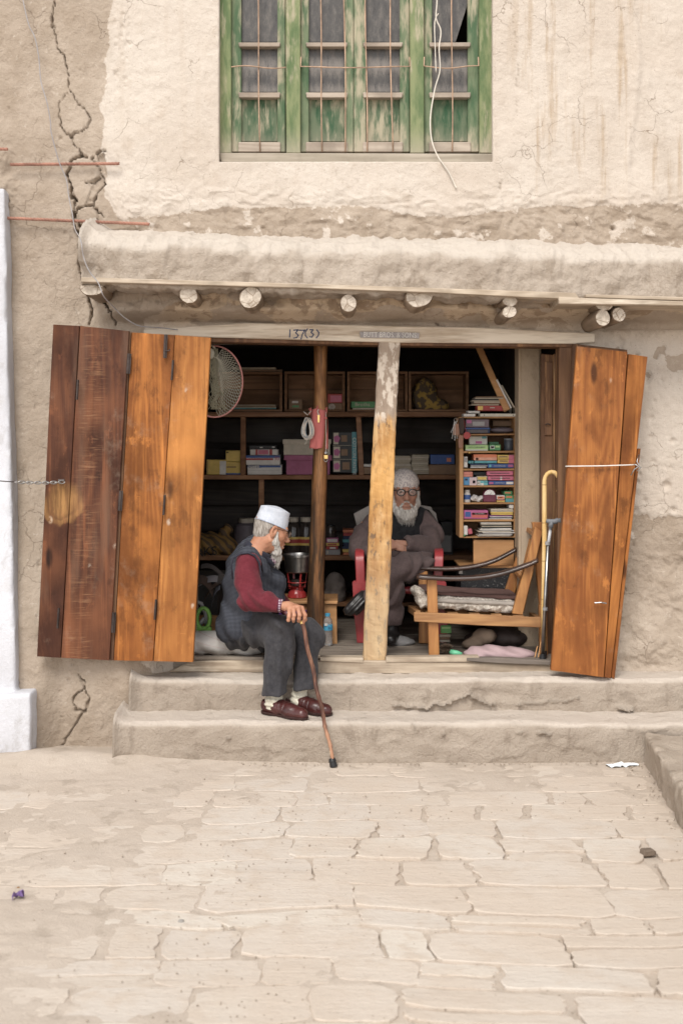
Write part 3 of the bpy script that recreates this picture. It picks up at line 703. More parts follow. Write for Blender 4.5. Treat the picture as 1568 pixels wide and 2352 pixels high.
# mud ledge: a swept profile with its own lumps
def sweep(name, prof, xs, mat, parent, amp=.01, freq=8, seed=1, close_left=True, extra=None, topattr=False, topz=None):
    prof = [np.array(p, dtype=float) for p in prof]
    cum = [0.0]
    for a, b in zip(prof[:-1], prof[1:]): cum.append(cum[-1] + np.hypot(*(b - a)))
    t = np.arange(0, cum[-1], .0085); py_ = np.interp(t, cum, [p[0] for p in prof]); pz_ = np.interp(t, cum, [p[1] for p in prof])
    kn = 3 if name == 'mud_ledge' else 5; k = np.ones(kn) / kn
    pys = np.convolve(np.pad(py_, kn // 2, 'edge'), k, 'valid'); pzs = np.convolve(np.pad(pz_, kn // 2, 'edge'), k, 'valid')
    ty, tz = np.gradient(pys), np.gradient(pzs); L = np.hypot(ty, tz) + 1e-9; nyv, nzv = -tz / L, ty / L
    Xg, Tg = np.meshgrid(xs, np.arange(len(t)), indexing='ij')
    Yg, Zg = pys[Tg], pzs[Tg]; NY, NZ = nyv[Tg], nzv[Tg]
    dn = amp * fbm(Xg * freq, Yg * freq, Zg * freq, 5, seed, .55) + amp * .9 * fbm(Xg * freq * .25, Yg * 2, Zg * 2, 2, seed + 7)
    if extra is not None: dn = dn + extra(Xg, Yg, Zg)[0]; Zg = Zg + extra(Xg, Yg, Zg)[1]
    sgn = -1.0
    Yf, Zf = Yg + NY * dn * sgn, Zg + NZ * dn * sgn
    V = np.stack([Xg, Yf, Zf], -1).reshape(-1, 3); nt = len(t)
    I, J = np.meshgrid(np.arange(len(xs) - 1), np.arange(nt - 1), indexing='ij'); a = (I * nt + J).ravel()
    Q = np.stack([a, a + 1, a + nt + 1, a + nt], 1); fac = None
    ends = []
    for col_i in (0, len(xs) - 1):
        c = V[col_i * nt:(col_i + 1) * nt].mean(0); V = np.concatenate([V, [c]]); ci = len(V) - 1
        r = col_i * nt + np.arange(nt)
        ends.append(np.stack([r[:-1], r[1:], np.full(nt - 1, ci), np.full(nt - 1, ci)], 1))
    me = bpy.data.meshes.new(name)
    faces = Q.tolist() + [e[:3].tolist() for E in ends for e in E]
    me.from_pydata(V.tolist(), [], faces)
    bm = bmesh.new(); bm.from_mesh(me); bmesh.ops.recalc_face_normals(bm, faces=bm.faces); bm.to_mesh(me); bm.free()
    if topattr:
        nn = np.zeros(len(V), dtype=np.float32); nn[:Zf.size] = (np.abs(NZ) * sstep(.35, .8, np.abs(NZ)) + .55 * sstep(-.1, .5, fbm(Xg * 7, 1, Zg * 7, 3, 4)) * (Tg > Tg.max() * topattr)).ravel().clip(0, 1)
        if topz: nn[:Zf.size] = sstep(topz - .025, topz + .02, Zf + .027 * (Xg - Xg.min()) + .05 * fbm(Xg * 9, 3, Zg * 9, 4, 8)).ravel()  # dusty ledge top, its skylit brightness also put into the colour
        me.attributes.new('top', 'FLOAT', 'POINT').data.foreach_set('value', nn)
    return link(name, me, mat, parent, smooth=True)
YL = -.33
xl = XW(187, YL)
def ledge_extra(X, Y, Z):
    s = (X - xl)
    flow = .030 * fbm(X * 7, 0, Z * 2.0, 4, 99) * (Y < -.25) + .016 * fbm(X * 26, 0, Z * 12, 4, 98, .65) + .010 * fbm(X * 9, 3, Z * 22, 3, 97) - .012 * sstep(.25, .75, vnoise(X * 3.2, 0, Z * 4, 17)) * (Z < 2.36)
    ragged = -.012 * np.abs(fbm(X * 12, 0, 0, 3, 44)) * (Z < 2.22)
    endround = -.06 * np.exp(-s / .035)
    return flow + endround * (Z > 2.28), -s * .027 + ragged + .006 * fbm(X * 2.0, 0, 0, 2, 12)
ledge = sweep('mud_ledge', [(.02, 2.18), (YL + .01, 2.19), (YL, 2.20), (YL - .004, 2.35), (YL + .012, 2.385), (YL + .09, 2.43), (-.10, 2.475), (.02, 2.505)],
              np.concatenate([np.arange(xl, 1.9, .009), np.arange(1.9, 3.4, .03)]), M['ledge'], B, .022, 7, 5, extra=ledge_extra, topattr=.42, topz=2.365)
# eave boards under the ledge
mb = MB(); mb.prism([(186,647),(300,650),(700,661),(1000,672),(1200,682),(1332,688),(1322,672),(1000,661),(700,651),(186,636)], YL - .034, -.05)
mb.build('eave_board', M['oldwood'], B, bevel=.003)
mb = MB(); mb.prism([(1282,681),(1345,684),(2500,722),(2500,733),(1600,702),(1284,697)], YL - .05, -.04); mb.build('eave_board', M['oldwood'], B, bevel=.003)
mb = MB(); mb.prism([(1345,675),(2500,709),(2500,719),(1345,683)], YL - .042, -.055); mb.build('eave_board', M['oldwood'], B, bevel=.003)
# log ends
def log_end(px, py, rx, ry=None, cut=None, prot=0.0):
    ry = ry or rx; Yf = YL + .005 - prot; c = W(px, py, Yf); k = (Yf - CAMY) / F; mb = MB(); n = 18; r0 = random.uniform(0, 6); V, fs = [], []
    prof = [1 + .06 * math.sin(2 * 2 * math.pi * i / n + r0) + random.uniform(-.035, .035) for i in range(n)]
    for j, (y, s) in enumerate(((Yf, .93), (Yf + .006, 1.0), (Yf + .14, 1.02), (.08, 1.06))):
        for i in range(n):
            a = 2 * math.pi * i / n; zz = math.sin(a) * ry * k * prof[i] * s
            if cut is not None and zz > cut * k: zz = cut * k
            V.append((c.x + math.cos(a) * rx * k * prof[i] * s, y + (random.uniform(-.004, .004) if j < 2 else 0), c.z + zz))
    for j in range(3):
        for i in range(n): fs.append((j*n+i, (j+1)*n+i, (j+1)*n+(i+1) % n, j*n+(i+1) % n))
    mb.add(V, fs); mb.mi = 1; mb.add([V[i] for i in range(n)] + [(c.x, Yf - .002, c.z)], [(i, (i+1) % n, n) for i in range(n)])
    o = mb.build('roof_log', [M['logside'], M['logend']], B)
    me = o.data; me.polygons.foreach_set('use_smooth', [len(p.vertices) == 4 for p in me.polygons]); return o
log_end(210, 661, 27, 19, cut=6); log_end(433, 677, 21, 20); log_end(575, 683, 27, 25, prot=.01); log_end(800, 696, 20); log_end(963, 678, 31, 30, cut=8)
log_end(1171, 691, 17, 13); log_end(1170, 716, 16.5, 14.5); log_end(1387, 701, 20, 12, cut=4); log_end(1384, 729, 18, 19); log_end(1421, 722, 16.5)

# lintel, frame, threshold
lin = MB(); lin.prism([(330,757),(560,741),(800,746),(1100,752),(1366,765),(1366,786),(1313,789),(900,786),(483,774),(330,770)], -.035, .24)
lintel = lin.build('lintel', M['lintel'], B, bevel=.004)
fr = MB(); fr.prism([(440,773),(900,784),(1316,787),(1316,797),(900,793),(440,784)], -.015, .12); fr.build('door_frame_head', M['jamb'], B, bevel=.003)
MB().prism([(440,773),(478,774),(440,1521),(400,1521)], .02, .14).build('door_frame_jamb', M['jamb'], B, bevel=.003)
MB().prism([(1284,797),(1318,797),(1312,1525),(1278,1525)], -.01, .10).build('door_frame_jamb', M['jamb'], B, bevel=.003)
th = MB(); th.prism([(380,1546),(440,1519),(600,1517),(860,1518),(1000,1519),(1262,1528),(1400,1530),(1400,1556),(1100,1549),(800,1549),(600,1546)], -.05, .1)
th.build('threshold_beam', M['sill'], B, bevel=.006, jitter=.0015)
MB().prism([(446,1508),(604,1509),(604,1517),(446,1516)], -.04, .0).build('threshold_strip', M['floor'], B, bevel=.002)
MB().prism([(735,1509),(834,1511),(834,1523),(735,1519)], -.055, .0).build('threshold_strip', M['oldwood'], B, bevel=.002)
MB().prism([(886,1510),(1100,1508),(1100,1513),(1080,1521),(886,1522)], -.056, .0).build('threshold_strip', M['sill'], B, bevel=.002)
MB().prism([(1072,1512),(1150,1512),(1264,1519),(1264,1528),(1150,1524),(1072,1519)], -.066, -.02).build('threshold_strip', wood('dark_strip', (.12, .1, .085), (.25, .21, .18), 'X', .8), B, bevel=.002)
# small slots above the lintel
# painted number and name plate on lintel
BLUE = plain('blue_paint', (.03, .055, .13), .8)
def stroke_sheet(strokes, w, Y):
    mb = MB()
    for st in strokes:
        pts = [W(x, y, Y) for x, y in st]
        for a, b in zip(pts[:-1], pts[1:]):
            d = (b - a).normalized(); e = d * w * .35; mb.bar(a - e, b + e, w, .0016, up=(0, 1, 0))
    return mb
L3 = [[(666,757),(665,774)], [(674,758),(684,757),(679,764),(685,770),(681,775),(674,776)], [(686,758),(700,758)], [(700,757),(694,768),(691,779)],
      [(706,755),(701,762),(701,770),(706,776)], [(711,757),(719,757),(714,763),(720,768),(716,774),(711,773)], [(727,757),(732,763),(731,770),(726,776)]]
nbp = stroke_sheet(L3, .0044, -.0368).build('painted_number', BLUE, lintel)
plate_tin = plain('tin_plate', (.30, .275, .27), .5, .3, .3)
sg = thing('name_sign', 'narrow worn tin name plate reading BUTT BROS. & SONS on the lintel', 'sign', W(893, 770, -.045))
MB().prism([(826,761),(963,764),(962,777),(827,775)], -.042, -.036).build('sign_plate', plate_tin, sg, bevel=.001)
text_mesh('BUTT BROS. & SONS', .0355, plain('tin_letters', (.60, .57, .54), .6), Matrix.Translation(W(895, 769.3, -.0435)) @ Matrix.Rotation(.016, 4, 'Y'), 'lettering', sg, squash=.80)
for (a, b, c, d) in ((560, 598, 742, 744), (640, 728, 743.5, 746), (755, 800, 748, 750)):
    MB().prism([(a, c), (b, c + 1), (b, d + 1), (a, d)], -.03, -.02).build('lintel_dark_strip', M['iron'], lintel)  # thin dark strips standing for slots near the lintel top

# posts
def post_mesh():
    Yf = -.03
    L = [(870,784),(866,860),(860,960),(853,1080),(847,1200),(842,1330),(836,1440),(833,1526)]
    R = [(919,784),(915,860),(910,960),(906,1080),(901,1200),(896,1330),(890,1440),(886,1524)]
    return L, R, Yf
L_, R_, Yf = post_mesh()
def post_part(L, R, y0, y1, name, mat):
    ys = np.arange(y0, y1 + 1, 6.0); n = len(ys); V = []; fs = []
    nseg = 8; perim = []
    for i, y in enumerate(ys):
        xl_ = np.interp(y, [p[1] for p in L], [p[0] for p in L]); xr_ = np.interp(y, [p[1] for p in R], [p[0] for p in R])
        a, b = W(xl_, y, Yf), W(xr_, y, Yf); w = b.x - a.x; dp = .10
        j = lambda s: .0022 * float(vnoise(s * 3.1, y / 14, 0, 5))
        pts = [(a.x + .006, Yf + .0)] + [(a.x + .006 + (w - .012) * t, Yf + .002 * float(vnoise(t * 5, y / 9, 1, 6))) for t in (.2, .4, .6, .8)] + [(b.x - .006, Yf), (b.x, Yf + .007), (b.x, Yf + dp), (a.x, Yf + dp), (a.x, Yf + .007)]
        for k, (x, yy_) in enumerate(pts): V.append((x + j(k), yy_ + j(k + 9), a.z))
    m = 10
    for i in range(n - 1):
        for k in range(m): fs.append((i*m+k, i*m+(k+1) % m, (i+1)*m+(k+1) % m, (i+1)*m+k))
    fs += [tuple(range(m)), tuple(range((n-1)*m, n*m))]
    return MB().add(V, fs).build(name, mat, B)
def m_postmix():
    n = NT('two_tone_post'); st = (13, 13, 1.3)
    g1 = n.noise(n.coord(scale=st), 1.3, 6, .62, .5); fine = n.noise(n.coord(scale=(150, 150, 9)), 1.0, 4, .6)
    f = n.ramp(n.math('ADD', n.math('MULTIPLY', g1, .8), n.math('MULTIPLY', fine, .25)), .3, .78)
    low = n.mix(f, (.28, .125, .038), (.58, .34, .135)); bl = n.noise(n.coord(scale=(7, 7, 2.5)), 1.6, 5, .6); low = n.mix(n.ramp(bl, .45, .65, 0, .7), low, (.62, .42, .22))
    spots = n.noise(n.coord(scale=(26, 26, 9)), 1.6, 6, .7)
    low = n.mix(n.ramp(spots, .54, .62, 0, .85), low, (.13, .085, .055))
    sx = n.sep(n.coord()); lowgrey = n.ramp(sx[2], 1.05, .5, 0, .55); low = n.mix(lowgrey, low, (.45, .36, .245))
    mid = n.ramp(sx[2], 1.30, 1.42); low = n.mix(n.ramp(n.math('ABSOLUTE', n.math('SUBTRACT', sx[2], 1.28)), .22, .02, 0, .5), low, (.70, .40, .14))
    up = n.mix(n.ramp(n.noise(n.coord(scale=(9, 9, 4)), 2.2, 6, .65), .53, .60), n.mix(f, (.25, .185, .14), (.40, .32, .25)), (.58, .50, .42))
    e = n.ramp(n.math('ADD', sx[2], n.math('MULTIPLY', n.noise(n.coord(scale=(8, 8, 2)), 2, 5, .6), .3)), 1.68, 1.75)
    col = n.mix(e, low, up); return n.done(col, .65, n.bump(n.math('ADD', fine, n.math('MULTIPLY', g1, 1.5)), .45, .006), .25)
post_part(L_, R_, 784, 1526, 'square_post', m_postmix())
mb = MB(); YR = .36; zs = np.linspace(0, 1, 46); pts = []; rr = []
for t in zs:
    y = 770 + t * 720; x = 736 + 3 * math.sin(t * 5) - 10 * t; p = W(x, y, YR); pts.append(p); rr.append((.0335 + .012 * t + .0014 * math.sin(t * 31)) )
mb.tube(pts, rr, 16); mb.build('round_post', M['round'], B, smooth='auto')
# inner wall pier, side walls, ceiling, floor boards, back wall
MB().prism([(1191,770),(1243,770),(1243,1560),(1191,1560)], .36, .52).build('inner_pier', m_earth('pier_paint', (.50, .40, .29), (.46, .36, .265), (.36, .275, .2), .4), B, bevel=.012, seg=2)
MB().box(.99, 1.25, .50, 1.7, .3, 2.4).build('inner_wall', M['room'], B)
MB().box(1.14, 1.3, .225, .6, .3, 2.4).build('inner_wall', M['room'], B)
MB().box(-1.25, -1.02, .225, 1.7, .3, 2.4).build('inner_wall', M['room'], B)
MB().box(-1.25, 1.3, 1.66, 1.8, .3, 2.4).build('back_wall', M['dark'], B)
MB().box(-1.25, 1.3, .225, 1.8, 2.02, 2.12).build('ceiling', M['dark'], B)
y0 = -.03
for i in range(9):
    y1 = y0 + .19 + random.uniform(-.02, .02)
    if y1 < .23: MB().box(-.93, 1.10, y0 + .002, y1 - .002, .33, .39 + random.uniform(-.002, .001)).build('floor_board', M['floor'], B, bevel=.002)
    else: MB().box(-1.02, 1.14, y0 + .002, y1 - .002, .33, .39 + random.uniform(-.002, .001)).build('floor_board', M['floor'], B, bevel=.002)
    y0 = y1
MB().box(-1.3, 1.3, -.02, 1.8, .2, .328).build('floor_base', M['dark'], B)
# dark room behind the upper window
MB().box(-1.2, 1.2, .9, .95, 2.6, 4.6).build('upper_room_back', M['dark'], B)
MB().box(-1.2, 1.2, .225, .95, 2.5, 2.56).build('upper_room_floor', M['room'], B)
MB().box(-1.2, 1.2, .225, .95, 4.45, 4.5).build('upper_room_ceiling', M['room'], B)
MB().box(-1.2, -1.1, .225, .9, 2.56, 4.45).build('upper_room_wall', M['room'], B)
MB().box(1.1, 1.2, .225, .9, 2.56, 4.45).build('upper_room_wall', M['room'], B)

# steps
SCR = {9: [([(904,1619),(934,1624),(954,1622),(984,1627),(999,1614),(1012,1620),(1034,1619),(1039,1608),(1060,1604),(1076,1594),(1101,1611),(1134,1621)], 3.2, .03), ([(1191,1619),(1230,1616),(1260,1611),(1300,1612),(1329,1603)], 1.8, .014), ([(470,1560),(476,1585),(500,1600)], 1.8, .01), ([(1420,1626),(1448,1630)], 3.5, .05)],
       3: [([(1236,1684),(1265,1686)], 2.6, .03), ([(1185,1681),(1200,1682)], 1.8, .02), ([(525,1694),(533,1697)], 2, .02), ([(944,1668),(950,1674)], 3, .02), ([(1018,1680),(1022,1688)], 2.5, .02)]}
def step_extra(seed, left):
    def f(X, Y, Z):
        d, z = f0(X, Y, Z); yk = -.22 if seed == 9 else -.45; px, py = CX + X * F / (yk - CAMY), HY - (Z - H) * F / (yk - CAMY)
        wob = 3 * vnoise(X * 60, Z * 60, 0, 4)
        for poly, w, dep in SCR[seed]:
            dd = seg_dist(px + wob, py - wob, poly); d = d - dep * np.clip(1.25 - dd / w, 0, 1) * (Y < yk + .03)
        tier = sstep(-.05, .05, fbm(X * 4, 0, Z * 9, 3, 66) + .1) * .006 * (Y < yk + .03)
        return d + tier, z
    def f0(X, Y, Z):
        return (-.05 * np.exp(-(X - left) / .03) + .006 * fbm(X * 1.2, 0, 0, 2, seed)), .005 * fbm(X * 1.4, 0, 0, 2, seed + 3)
    return f
xs1 = np.arange(XW(262, -.45), 1.62, .009)
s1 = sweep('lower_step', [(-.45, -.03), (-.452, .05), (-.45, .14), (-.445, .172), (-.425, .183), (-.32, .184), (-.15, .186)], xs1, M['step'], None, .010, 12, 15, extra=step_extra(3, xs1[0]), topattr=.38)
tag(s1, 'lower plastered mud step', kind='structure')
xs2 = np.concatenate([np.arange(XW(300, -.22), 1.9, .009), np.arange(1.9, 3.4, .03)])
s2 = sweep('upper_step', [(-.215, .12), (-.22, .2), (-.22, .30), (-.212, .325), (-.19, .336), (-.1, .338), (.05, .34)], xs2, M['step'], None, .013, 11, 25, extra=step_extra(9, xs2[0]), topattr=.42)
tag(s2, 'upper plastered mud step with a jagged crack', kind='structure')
# raised kerb at the right
sd = SDF((1.0, -3.4, -.1), (3.3, -.3, .25), .014)
A1, A2 = np.array([1.374, -.44]), np.array([1.10, -3.3]); nrm = np.array([A2[1] - A1[1], -(A2[0] - A1[0])]); nrm = nrm / np.linalg.norm(nrm)
if nrm[0] > 0: nrm = -nrm
dpl = (sd.X - A1[0]) * nrm[0] + (sd.Y - A1[1]) * nrm[1] + .0 * sd.Z
g = np.maximum(np.maximum(dpl, sd.Z - .146 + 0 * sd.X), sd.Y + .46 + 0 * sd.X); g = np.maximum(g, -(sd.Z + .08))
sd.f = np.broadcast_to(g, sd.f.shape).astype(np.float32).copy(); sd.band(.022, 6, 6, 6, 4, 4); sd.band(.008, 26, 26, 26, 9, 3)
k_ = soft('stone_platform', sd, M['stonewall']); tag(k_, 'raised mud platform edge running toward the viewer at right', kind='structure')

# white neighbour building
sd = SDF((-3.2, -.55, -.12), (-1.35, .3, 2.8), .014)
zz = sd.Z; yf = -.09 - .23 * (1 - sstep(.42, 1.75, zz)); pxe = np.interp(zz, [0, .35, 2.7], [36, 35, 9]); edge = (pxe - CX) * (yf - CAMY) / F
g = np.maximum(sd.X - edge, sd.Z - 2.69 + 0 * sd.X); g = np.maximum(g, (yf - sd.Y) + 0 * sd.X)
g2 = np.maximum(np.maximum(sd.X - XW(70, -.37) + 0 * zz, zz - .30 + 0 * sd.X), -(sd.Y + .37))
g = np.minimum(g, g2); g = np.maximum(g, sd.Y - .26)
sd.f = np.broadcast_to(g, sd.f.shape).astype(np.float32).copy(); sd.band(.008, 7, 7, 7, 3, 3)
wb = soft('white_building', sd, M['white'], origin=(-1.6, -.3, 0)); tag(wb, 'whitewashed wall of the neighbouring building at the left edge', 'building')
# ------------------------------------------------------------------ upper green window (a part of the building)
def m_green(name, g1, g2, dustamt):
    n = NT(name); st = n.coord(scale=(9, 9, 2.2), rand=True)
    a = n.noise(st, 2.2, 6, .65); b = n.noise(n.coord(scale=(40, 40, 8), rand=True), 1, 4, .6); v = n.noise(n.coord(), 3.0, 3)
    col = n.mix(n.ramp(a, .35, .62), g1, g2)
    col = n.mix(n.ramp(n.math('ADD', n.math('MULTIPLY', b, .5), n.math('MULTIPLY', v, .5)), .56 - dustamt * .2, .66 - dustamt * .12, 0, .85), col, (.40, .35, .255))
    sz = n.sep(n.coord()); col = n.mix(n.ramp(sz[2], 3.05, 2.80, 0, .75), col, (.42, .355, .285))
    return n.done(col, .8, n.bump(n.math('ADD', a, b), .35, .005), .2)
GA = m_green('green_frame_paint', (.105, .15, .07), (.215, .24, .125), .3)
GB = m_green('green_casement_paint', (.07, .12, .065), (.155, .19, .115), .45)
GP = m_green('green_panel_paint', (.035, .085, .045), (.12, .15, .095), .5)
DUSTW = wood('dusty_ledge_wood', (.33, .27, .22), (.47, .40, .33), 'X', .9)
def m_glass():
    n = NT('dusty_glass'); co = n.coord(); a = n.noise(n.coord(scale=(38, 38, 13)), 1.0, 6, .7); b = n.noise(co, 150, 4, .7); rows = n.sep(co)
    hz = n.math('ADD', n.math('MULTIPLY', a, .8), n.math('MULTIPLY', b, .25))
    # dirt banks in the lower corners of each pane row and above the bar
    dz = n.ramp(n.math('ABSOLUTE', n.math('SUBTRACT', rows[2], ZW(150, .1))), .07, .0, 0, .22)
    dz2 = n.ramp(n.math('ABSOLUTE', n.math('SUBTRACT', rows[2], ZW(207, .1))), .05, .0, 0, .18)
    f = n.ramp(n.math('ADD', hz, n.math('ADD', dz, dz2)), .45, .85)
    col = n.mix(f, (.05, .045, .042), (.175, .155, .14))
    return n.done(col, n.ramp(a, .3, .7, .25, .6), n.bump(a, .1, .002), .5)
GL = m_glass()
YF, YC, YG = .045, .075, .10
win = MB().prism([(503,350),(1131,352),(1133,374),(1131,378),(508,372)], YF - .012, YF + .10).build('window', wood('window_sill_wood', (.30, .26, .205), (.46, .40, .33), 'X', .9), B, bevel=.004)
for (a, b, c, d) in ((498, 530, 512, 542), (655, 689, 662, 692), (940, 973, 944, 976), (1099, 1135, 1102, 1134)):
    MB().prism([(a, -290), (b, -290), (b + (d - b) * .7 * 0 , 351), (c - (c - a) * .6, 351)] if False else [(a, -290), (b, -290), (b + 1, 351), (a + (6 if a < 600 else 2), 351)], YF, YF + .1).build('window_post', GA, win, bevel=.004)
def casement(x0, x1, p0, p1, sl, broken=False):
    for (a, b) in ((x0, p0), (p1, x1)):
        MB().prism([(a, -280), (b, -280), (b, 348), (a, 348)], YC, YC + .045).build('casement_stile', GB, win, bevel=.003)
    for (a, b, pr) in ((95, 106, .018), (210, 223, .018)):
        MB().prism([(p0 - 7, a + 1), (p1 + 7, a + 1), (p1 + 5, b), (p0 - 5, b)], YC - pr, YC + .04).build('muntin', DUSTW, win, bevel=.003)
    MB().prism([(p0 - 7, 325), (p1 + 7, 325), (p1 + 7, 348), (p0 - 7, 348)], YC - .012, YC + .04).build('bottom_rail', DUSTW, win, bevel=.004)
    MB().prism([(p0 - .5, 223.5), (p1 + .5, 223.5), (p1 + .5, 324.5), (p0 - .5, 324.5)], YG, YG + .015).build('lower_panel', GP, win, bevel=.003)
    for (a, b) in ((-120, 95), (107, 210)):
        if broken and a == -120:
            MB().prism([(p0, a), (p1, a), (p1, 6), (p1 - 28, b), (p0, b)], YG, YG + .004).build('pane', GL, win)
        else: MB().prism([(p0, a), (p1, a), (p1, b), (p0, b)], YG, YG + .004).build('pane', GL, win)
    MB().prism([(p0 - 7, -132), (p1 + 7, -132), (p1 + 7, -121), (p0 - 7, -121)], YC - .01, YC + .04).build('muntin', DUSTW, win, bevel=.003)
    MB().prism([(p0 , -280), (p1 , -280), (p1 , -133), (p0 , -133)], YG, YG + .004).build('pane', GL, win)
casement(531, 655, 554, 637, 0); casement(690, 811.5, 709, 791, 0); casement(812.5, 940, 840, 918, 0); casement(974, 1099, 992, 1074, 0, True)
RB = plain('rusty_bar', (.40, .27, .19), .75, .3)
for (xa, xb) in ((588, 597), (732, 740), (787, 794), (836, 843), (891, 901), (1037, 1038)):
    pts = [W(xa + (xb - xa) * t + 1.2 * math.sin(t * 9 + xa), -280 + 628 * t, YF + .012) for t in np.linspace(0, 1, 14)]
    MB().tube(pts, .0033, 8).build('grille_bar', RB, win, smooth=True)
for (xa, xb) in ((531, 656), (690, 941), (973, 1099)):
    pts = [W(xa + (xb - xa) * t, 153 + 3 * math.sin(t * 6 + xa) * (.5 if xb - xa > 200 else 1), YF + .002) for t in np.linspace(0, 1, 12)]
    pts = [W(xa + 1, 130, YF + .002)] + pts + [W(xb - 1, 130, YF + .002)] if xa > 600 else pts
    MB().tube(pts, .0033, 8).build('grille_bar', RB, win, smooth=True)

# ------------------------------------------------------------------ shutters
HINGE = M['iron']
def board(quad, Y, th, mat, parent, name='plank'):
    mb = MB(); (a, b, c, d) = quad; n = 24; rows = []; V, fs = [], []
    for i in range(n + 1):
        t = i / n; l = (a[0] + (d[0] - a[0]) * t, a[1] + (d[1] - a[1]) * t); r = (b[0] + (c[0] - b[0]) * t, b[1] + (c[1] - b[1]) * t)
        wv = .4 * math.sin(t * 9 + a[0]); P0 = W(l[0] + wv * .6, l[1], Y[0] + (Y[3] - Y[0]) * t); P1 = W(r[0] + wv * .6, r[1], Y[1] + (Y[2] - Y[1]) * t)
        for e, p in ((0, P0), (1, P0), (1, P1), (0, P1)):
            pass
        q = .0025
        V += [(P0.x, P0.y + q, P0.z), (P0.x + q, P0.y, P0.z), (P1.x - q, P1.y, P1.z), (P1.x, P1.y + q, P1.z), (P1.x, P1.y + th, P1.z), (P0.x, P0.y + th, P0.z)]
    for i in range(n):
        for k in range(6): fs.append((i*6+k, i*6+(k+1) % 6, (i+1)*6+(k+1) % 6, (i+1)*6+k))
    fs += [tuple(range(6)), tuple(range(n*6, n*6+6))]
    return mb.add(V, fs).build(name, mat, parent)
def batten(x0, x1, y, h, Y, parent, mat):
    return MB().prism([(x0, y), (x1, y + 2), (x1, y + h), (x0, y + h - 2)], Y, Y + .03).build('shutter_leaf', mat, parent, bevel=.003)
DK = m_shutter('dark_weathered_shutter', (.060, .021, .012), (.165, .062, .028), saw=-1.255, wear=(XW(145, -.3), ZW(1150, -.3), .088, .105))
OR = m_shutter('orange_shutter', (.20, .064, .015), (.43, .165, .040))
OR2 = m_shutter('light_orange_shutter', (.25, .088, .022), (.47, .20, .055))
RS = m_shutter('brown_orange_shutter', (.20, .064, .016), (.42, .165, .042))
# far left dark leaf
lA = MB().prism([(140, 830), (290, 838), (285, 868), (138, 860)], -.262, -.235).prism([(108, 1420), (250, 1426), (250, 1456), (106, 1450)], -.262, -.235).build('shutter_leaf', M['jamb'], B, bevel=.002)
lA['label'] = 'dark weathered outer shutter leaf'
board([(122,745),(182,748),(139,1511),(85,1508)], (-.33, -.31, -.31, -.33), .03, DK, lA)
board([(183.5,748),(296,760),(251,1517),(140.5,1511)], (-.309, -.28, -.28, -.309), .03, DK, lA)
lB = MB().prism([(310, 850), (470, 856), (466, 886), (308, 880)], -.222, -.195).prism([(275, 1420), (440, 1426), (440, 1456), (274, 1450)], -.222, -.195).build('shutter_leaf', M['jamb'], B, bevel=.002)
lB['label'] = 'orange varnished inner shutter leaf'
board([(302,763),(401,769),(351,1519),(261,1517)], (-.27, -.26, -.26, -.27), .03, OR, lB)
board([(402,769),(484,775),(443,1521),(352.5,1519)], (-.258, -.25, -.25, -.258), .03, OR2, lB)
MB().prism([(295,762),(301,763),(260,1517),(253,1517)], -.262, -.245).build('plank', M['jamb'], lB)
def hinge(x, y, w, h, Y, par, rot=0):
    mb = MB(); p = W(x, y, Y); k = (Y - CAMY) / F
    Mx = Matrix.Translation(p) @ Matrix.Rotation(rot, 4, 'Y')
    mb.box(-w*k/2, w*k/2, -.004, .003, -h*k/2, h*k/2, Mx)
    mb.tube([Mx @ Vector((0, -.006, -h*k/2)), Mx @ Vector((0, -.006, h*k/2))], .0045, 8)
    for t in (-.35, .35): mb.ball(Mx @ Vector((w*k*.28, -.005, t*h*k)), .0022, 6)
    return mb.build('hinge', HINGE, par)
for (x, y) in ((296, 835), (277, 1150), (261, 1430)): hinge(x, y, 9, 46, -.285, lB, .06)
for (x, y) in ((178, 895), (134, 1420)): hinge(x, y, 5, 46, -.335, lA, .06)
for (x, y) in ((396, 850), (377, 1160), (357, 1400)): hinge(x, y, 5, 46, -.272, lB, .07)
lt = hinge(380, 795, 8, 54, -.278, lB, .05); lt.name = 'latch'
MB().tube([W(380, 806, -.288), W(389, 805, -.292), W(390, 801, -.292)], .003, 8).build('latch_bolt', HINGE, lB)
MB().tube([W(134, 1103, -.345), W(148, 1103, -.345)], .006, 8).build('staple', HINGE, lA)
# right shutter: a rear leaf folded behind a front leaf
lC = board([(1314,789),(1440,803),(1408,1548),(1292,1534)], (-.03, -.12, -.12, -.03), .03, M['jamb'], B, 'shutter_leaf'); lC['label'] = 'brown rear shutter leaf folded behind the front one'
lD = MB().prism([(1330, 860), (1470, 870), (1467, 900), (1327, 890)], -.165, -.135).build('shutter_leaf', M['jamb'], B, bevel=.002); lD['label'] = 'orange front shutter leaf tied with string'
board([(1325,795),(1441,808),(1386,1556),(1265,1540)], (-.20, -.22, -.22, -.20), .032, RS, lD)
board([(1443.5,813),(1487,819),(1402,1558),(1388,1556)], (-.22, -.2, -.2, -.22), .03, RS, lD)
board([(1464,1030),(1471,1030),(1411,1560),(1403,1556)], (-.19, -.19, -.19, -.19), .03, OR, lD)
MB().tube([W(1365, 1385, -.235), W(1380, 1384, -.24), W(1392, 1386, -.235)], .0035, 8).build('pull_handle', M['steel'], lD)
st = MB(); st.tube([W(1298, 1071, -.20), W(1330, 1070.5, -.222), W(1380, 1070, -.232), W(1440, 1068, -.235), W(1462, 1067, -.222)], .003, 6)
tag(st.build('string', plain('white_string', (.72, .68, .64), .8), origin=W(1380, 1070, -.23), smooth=True), 'white string tied across the right shutter', 'string')
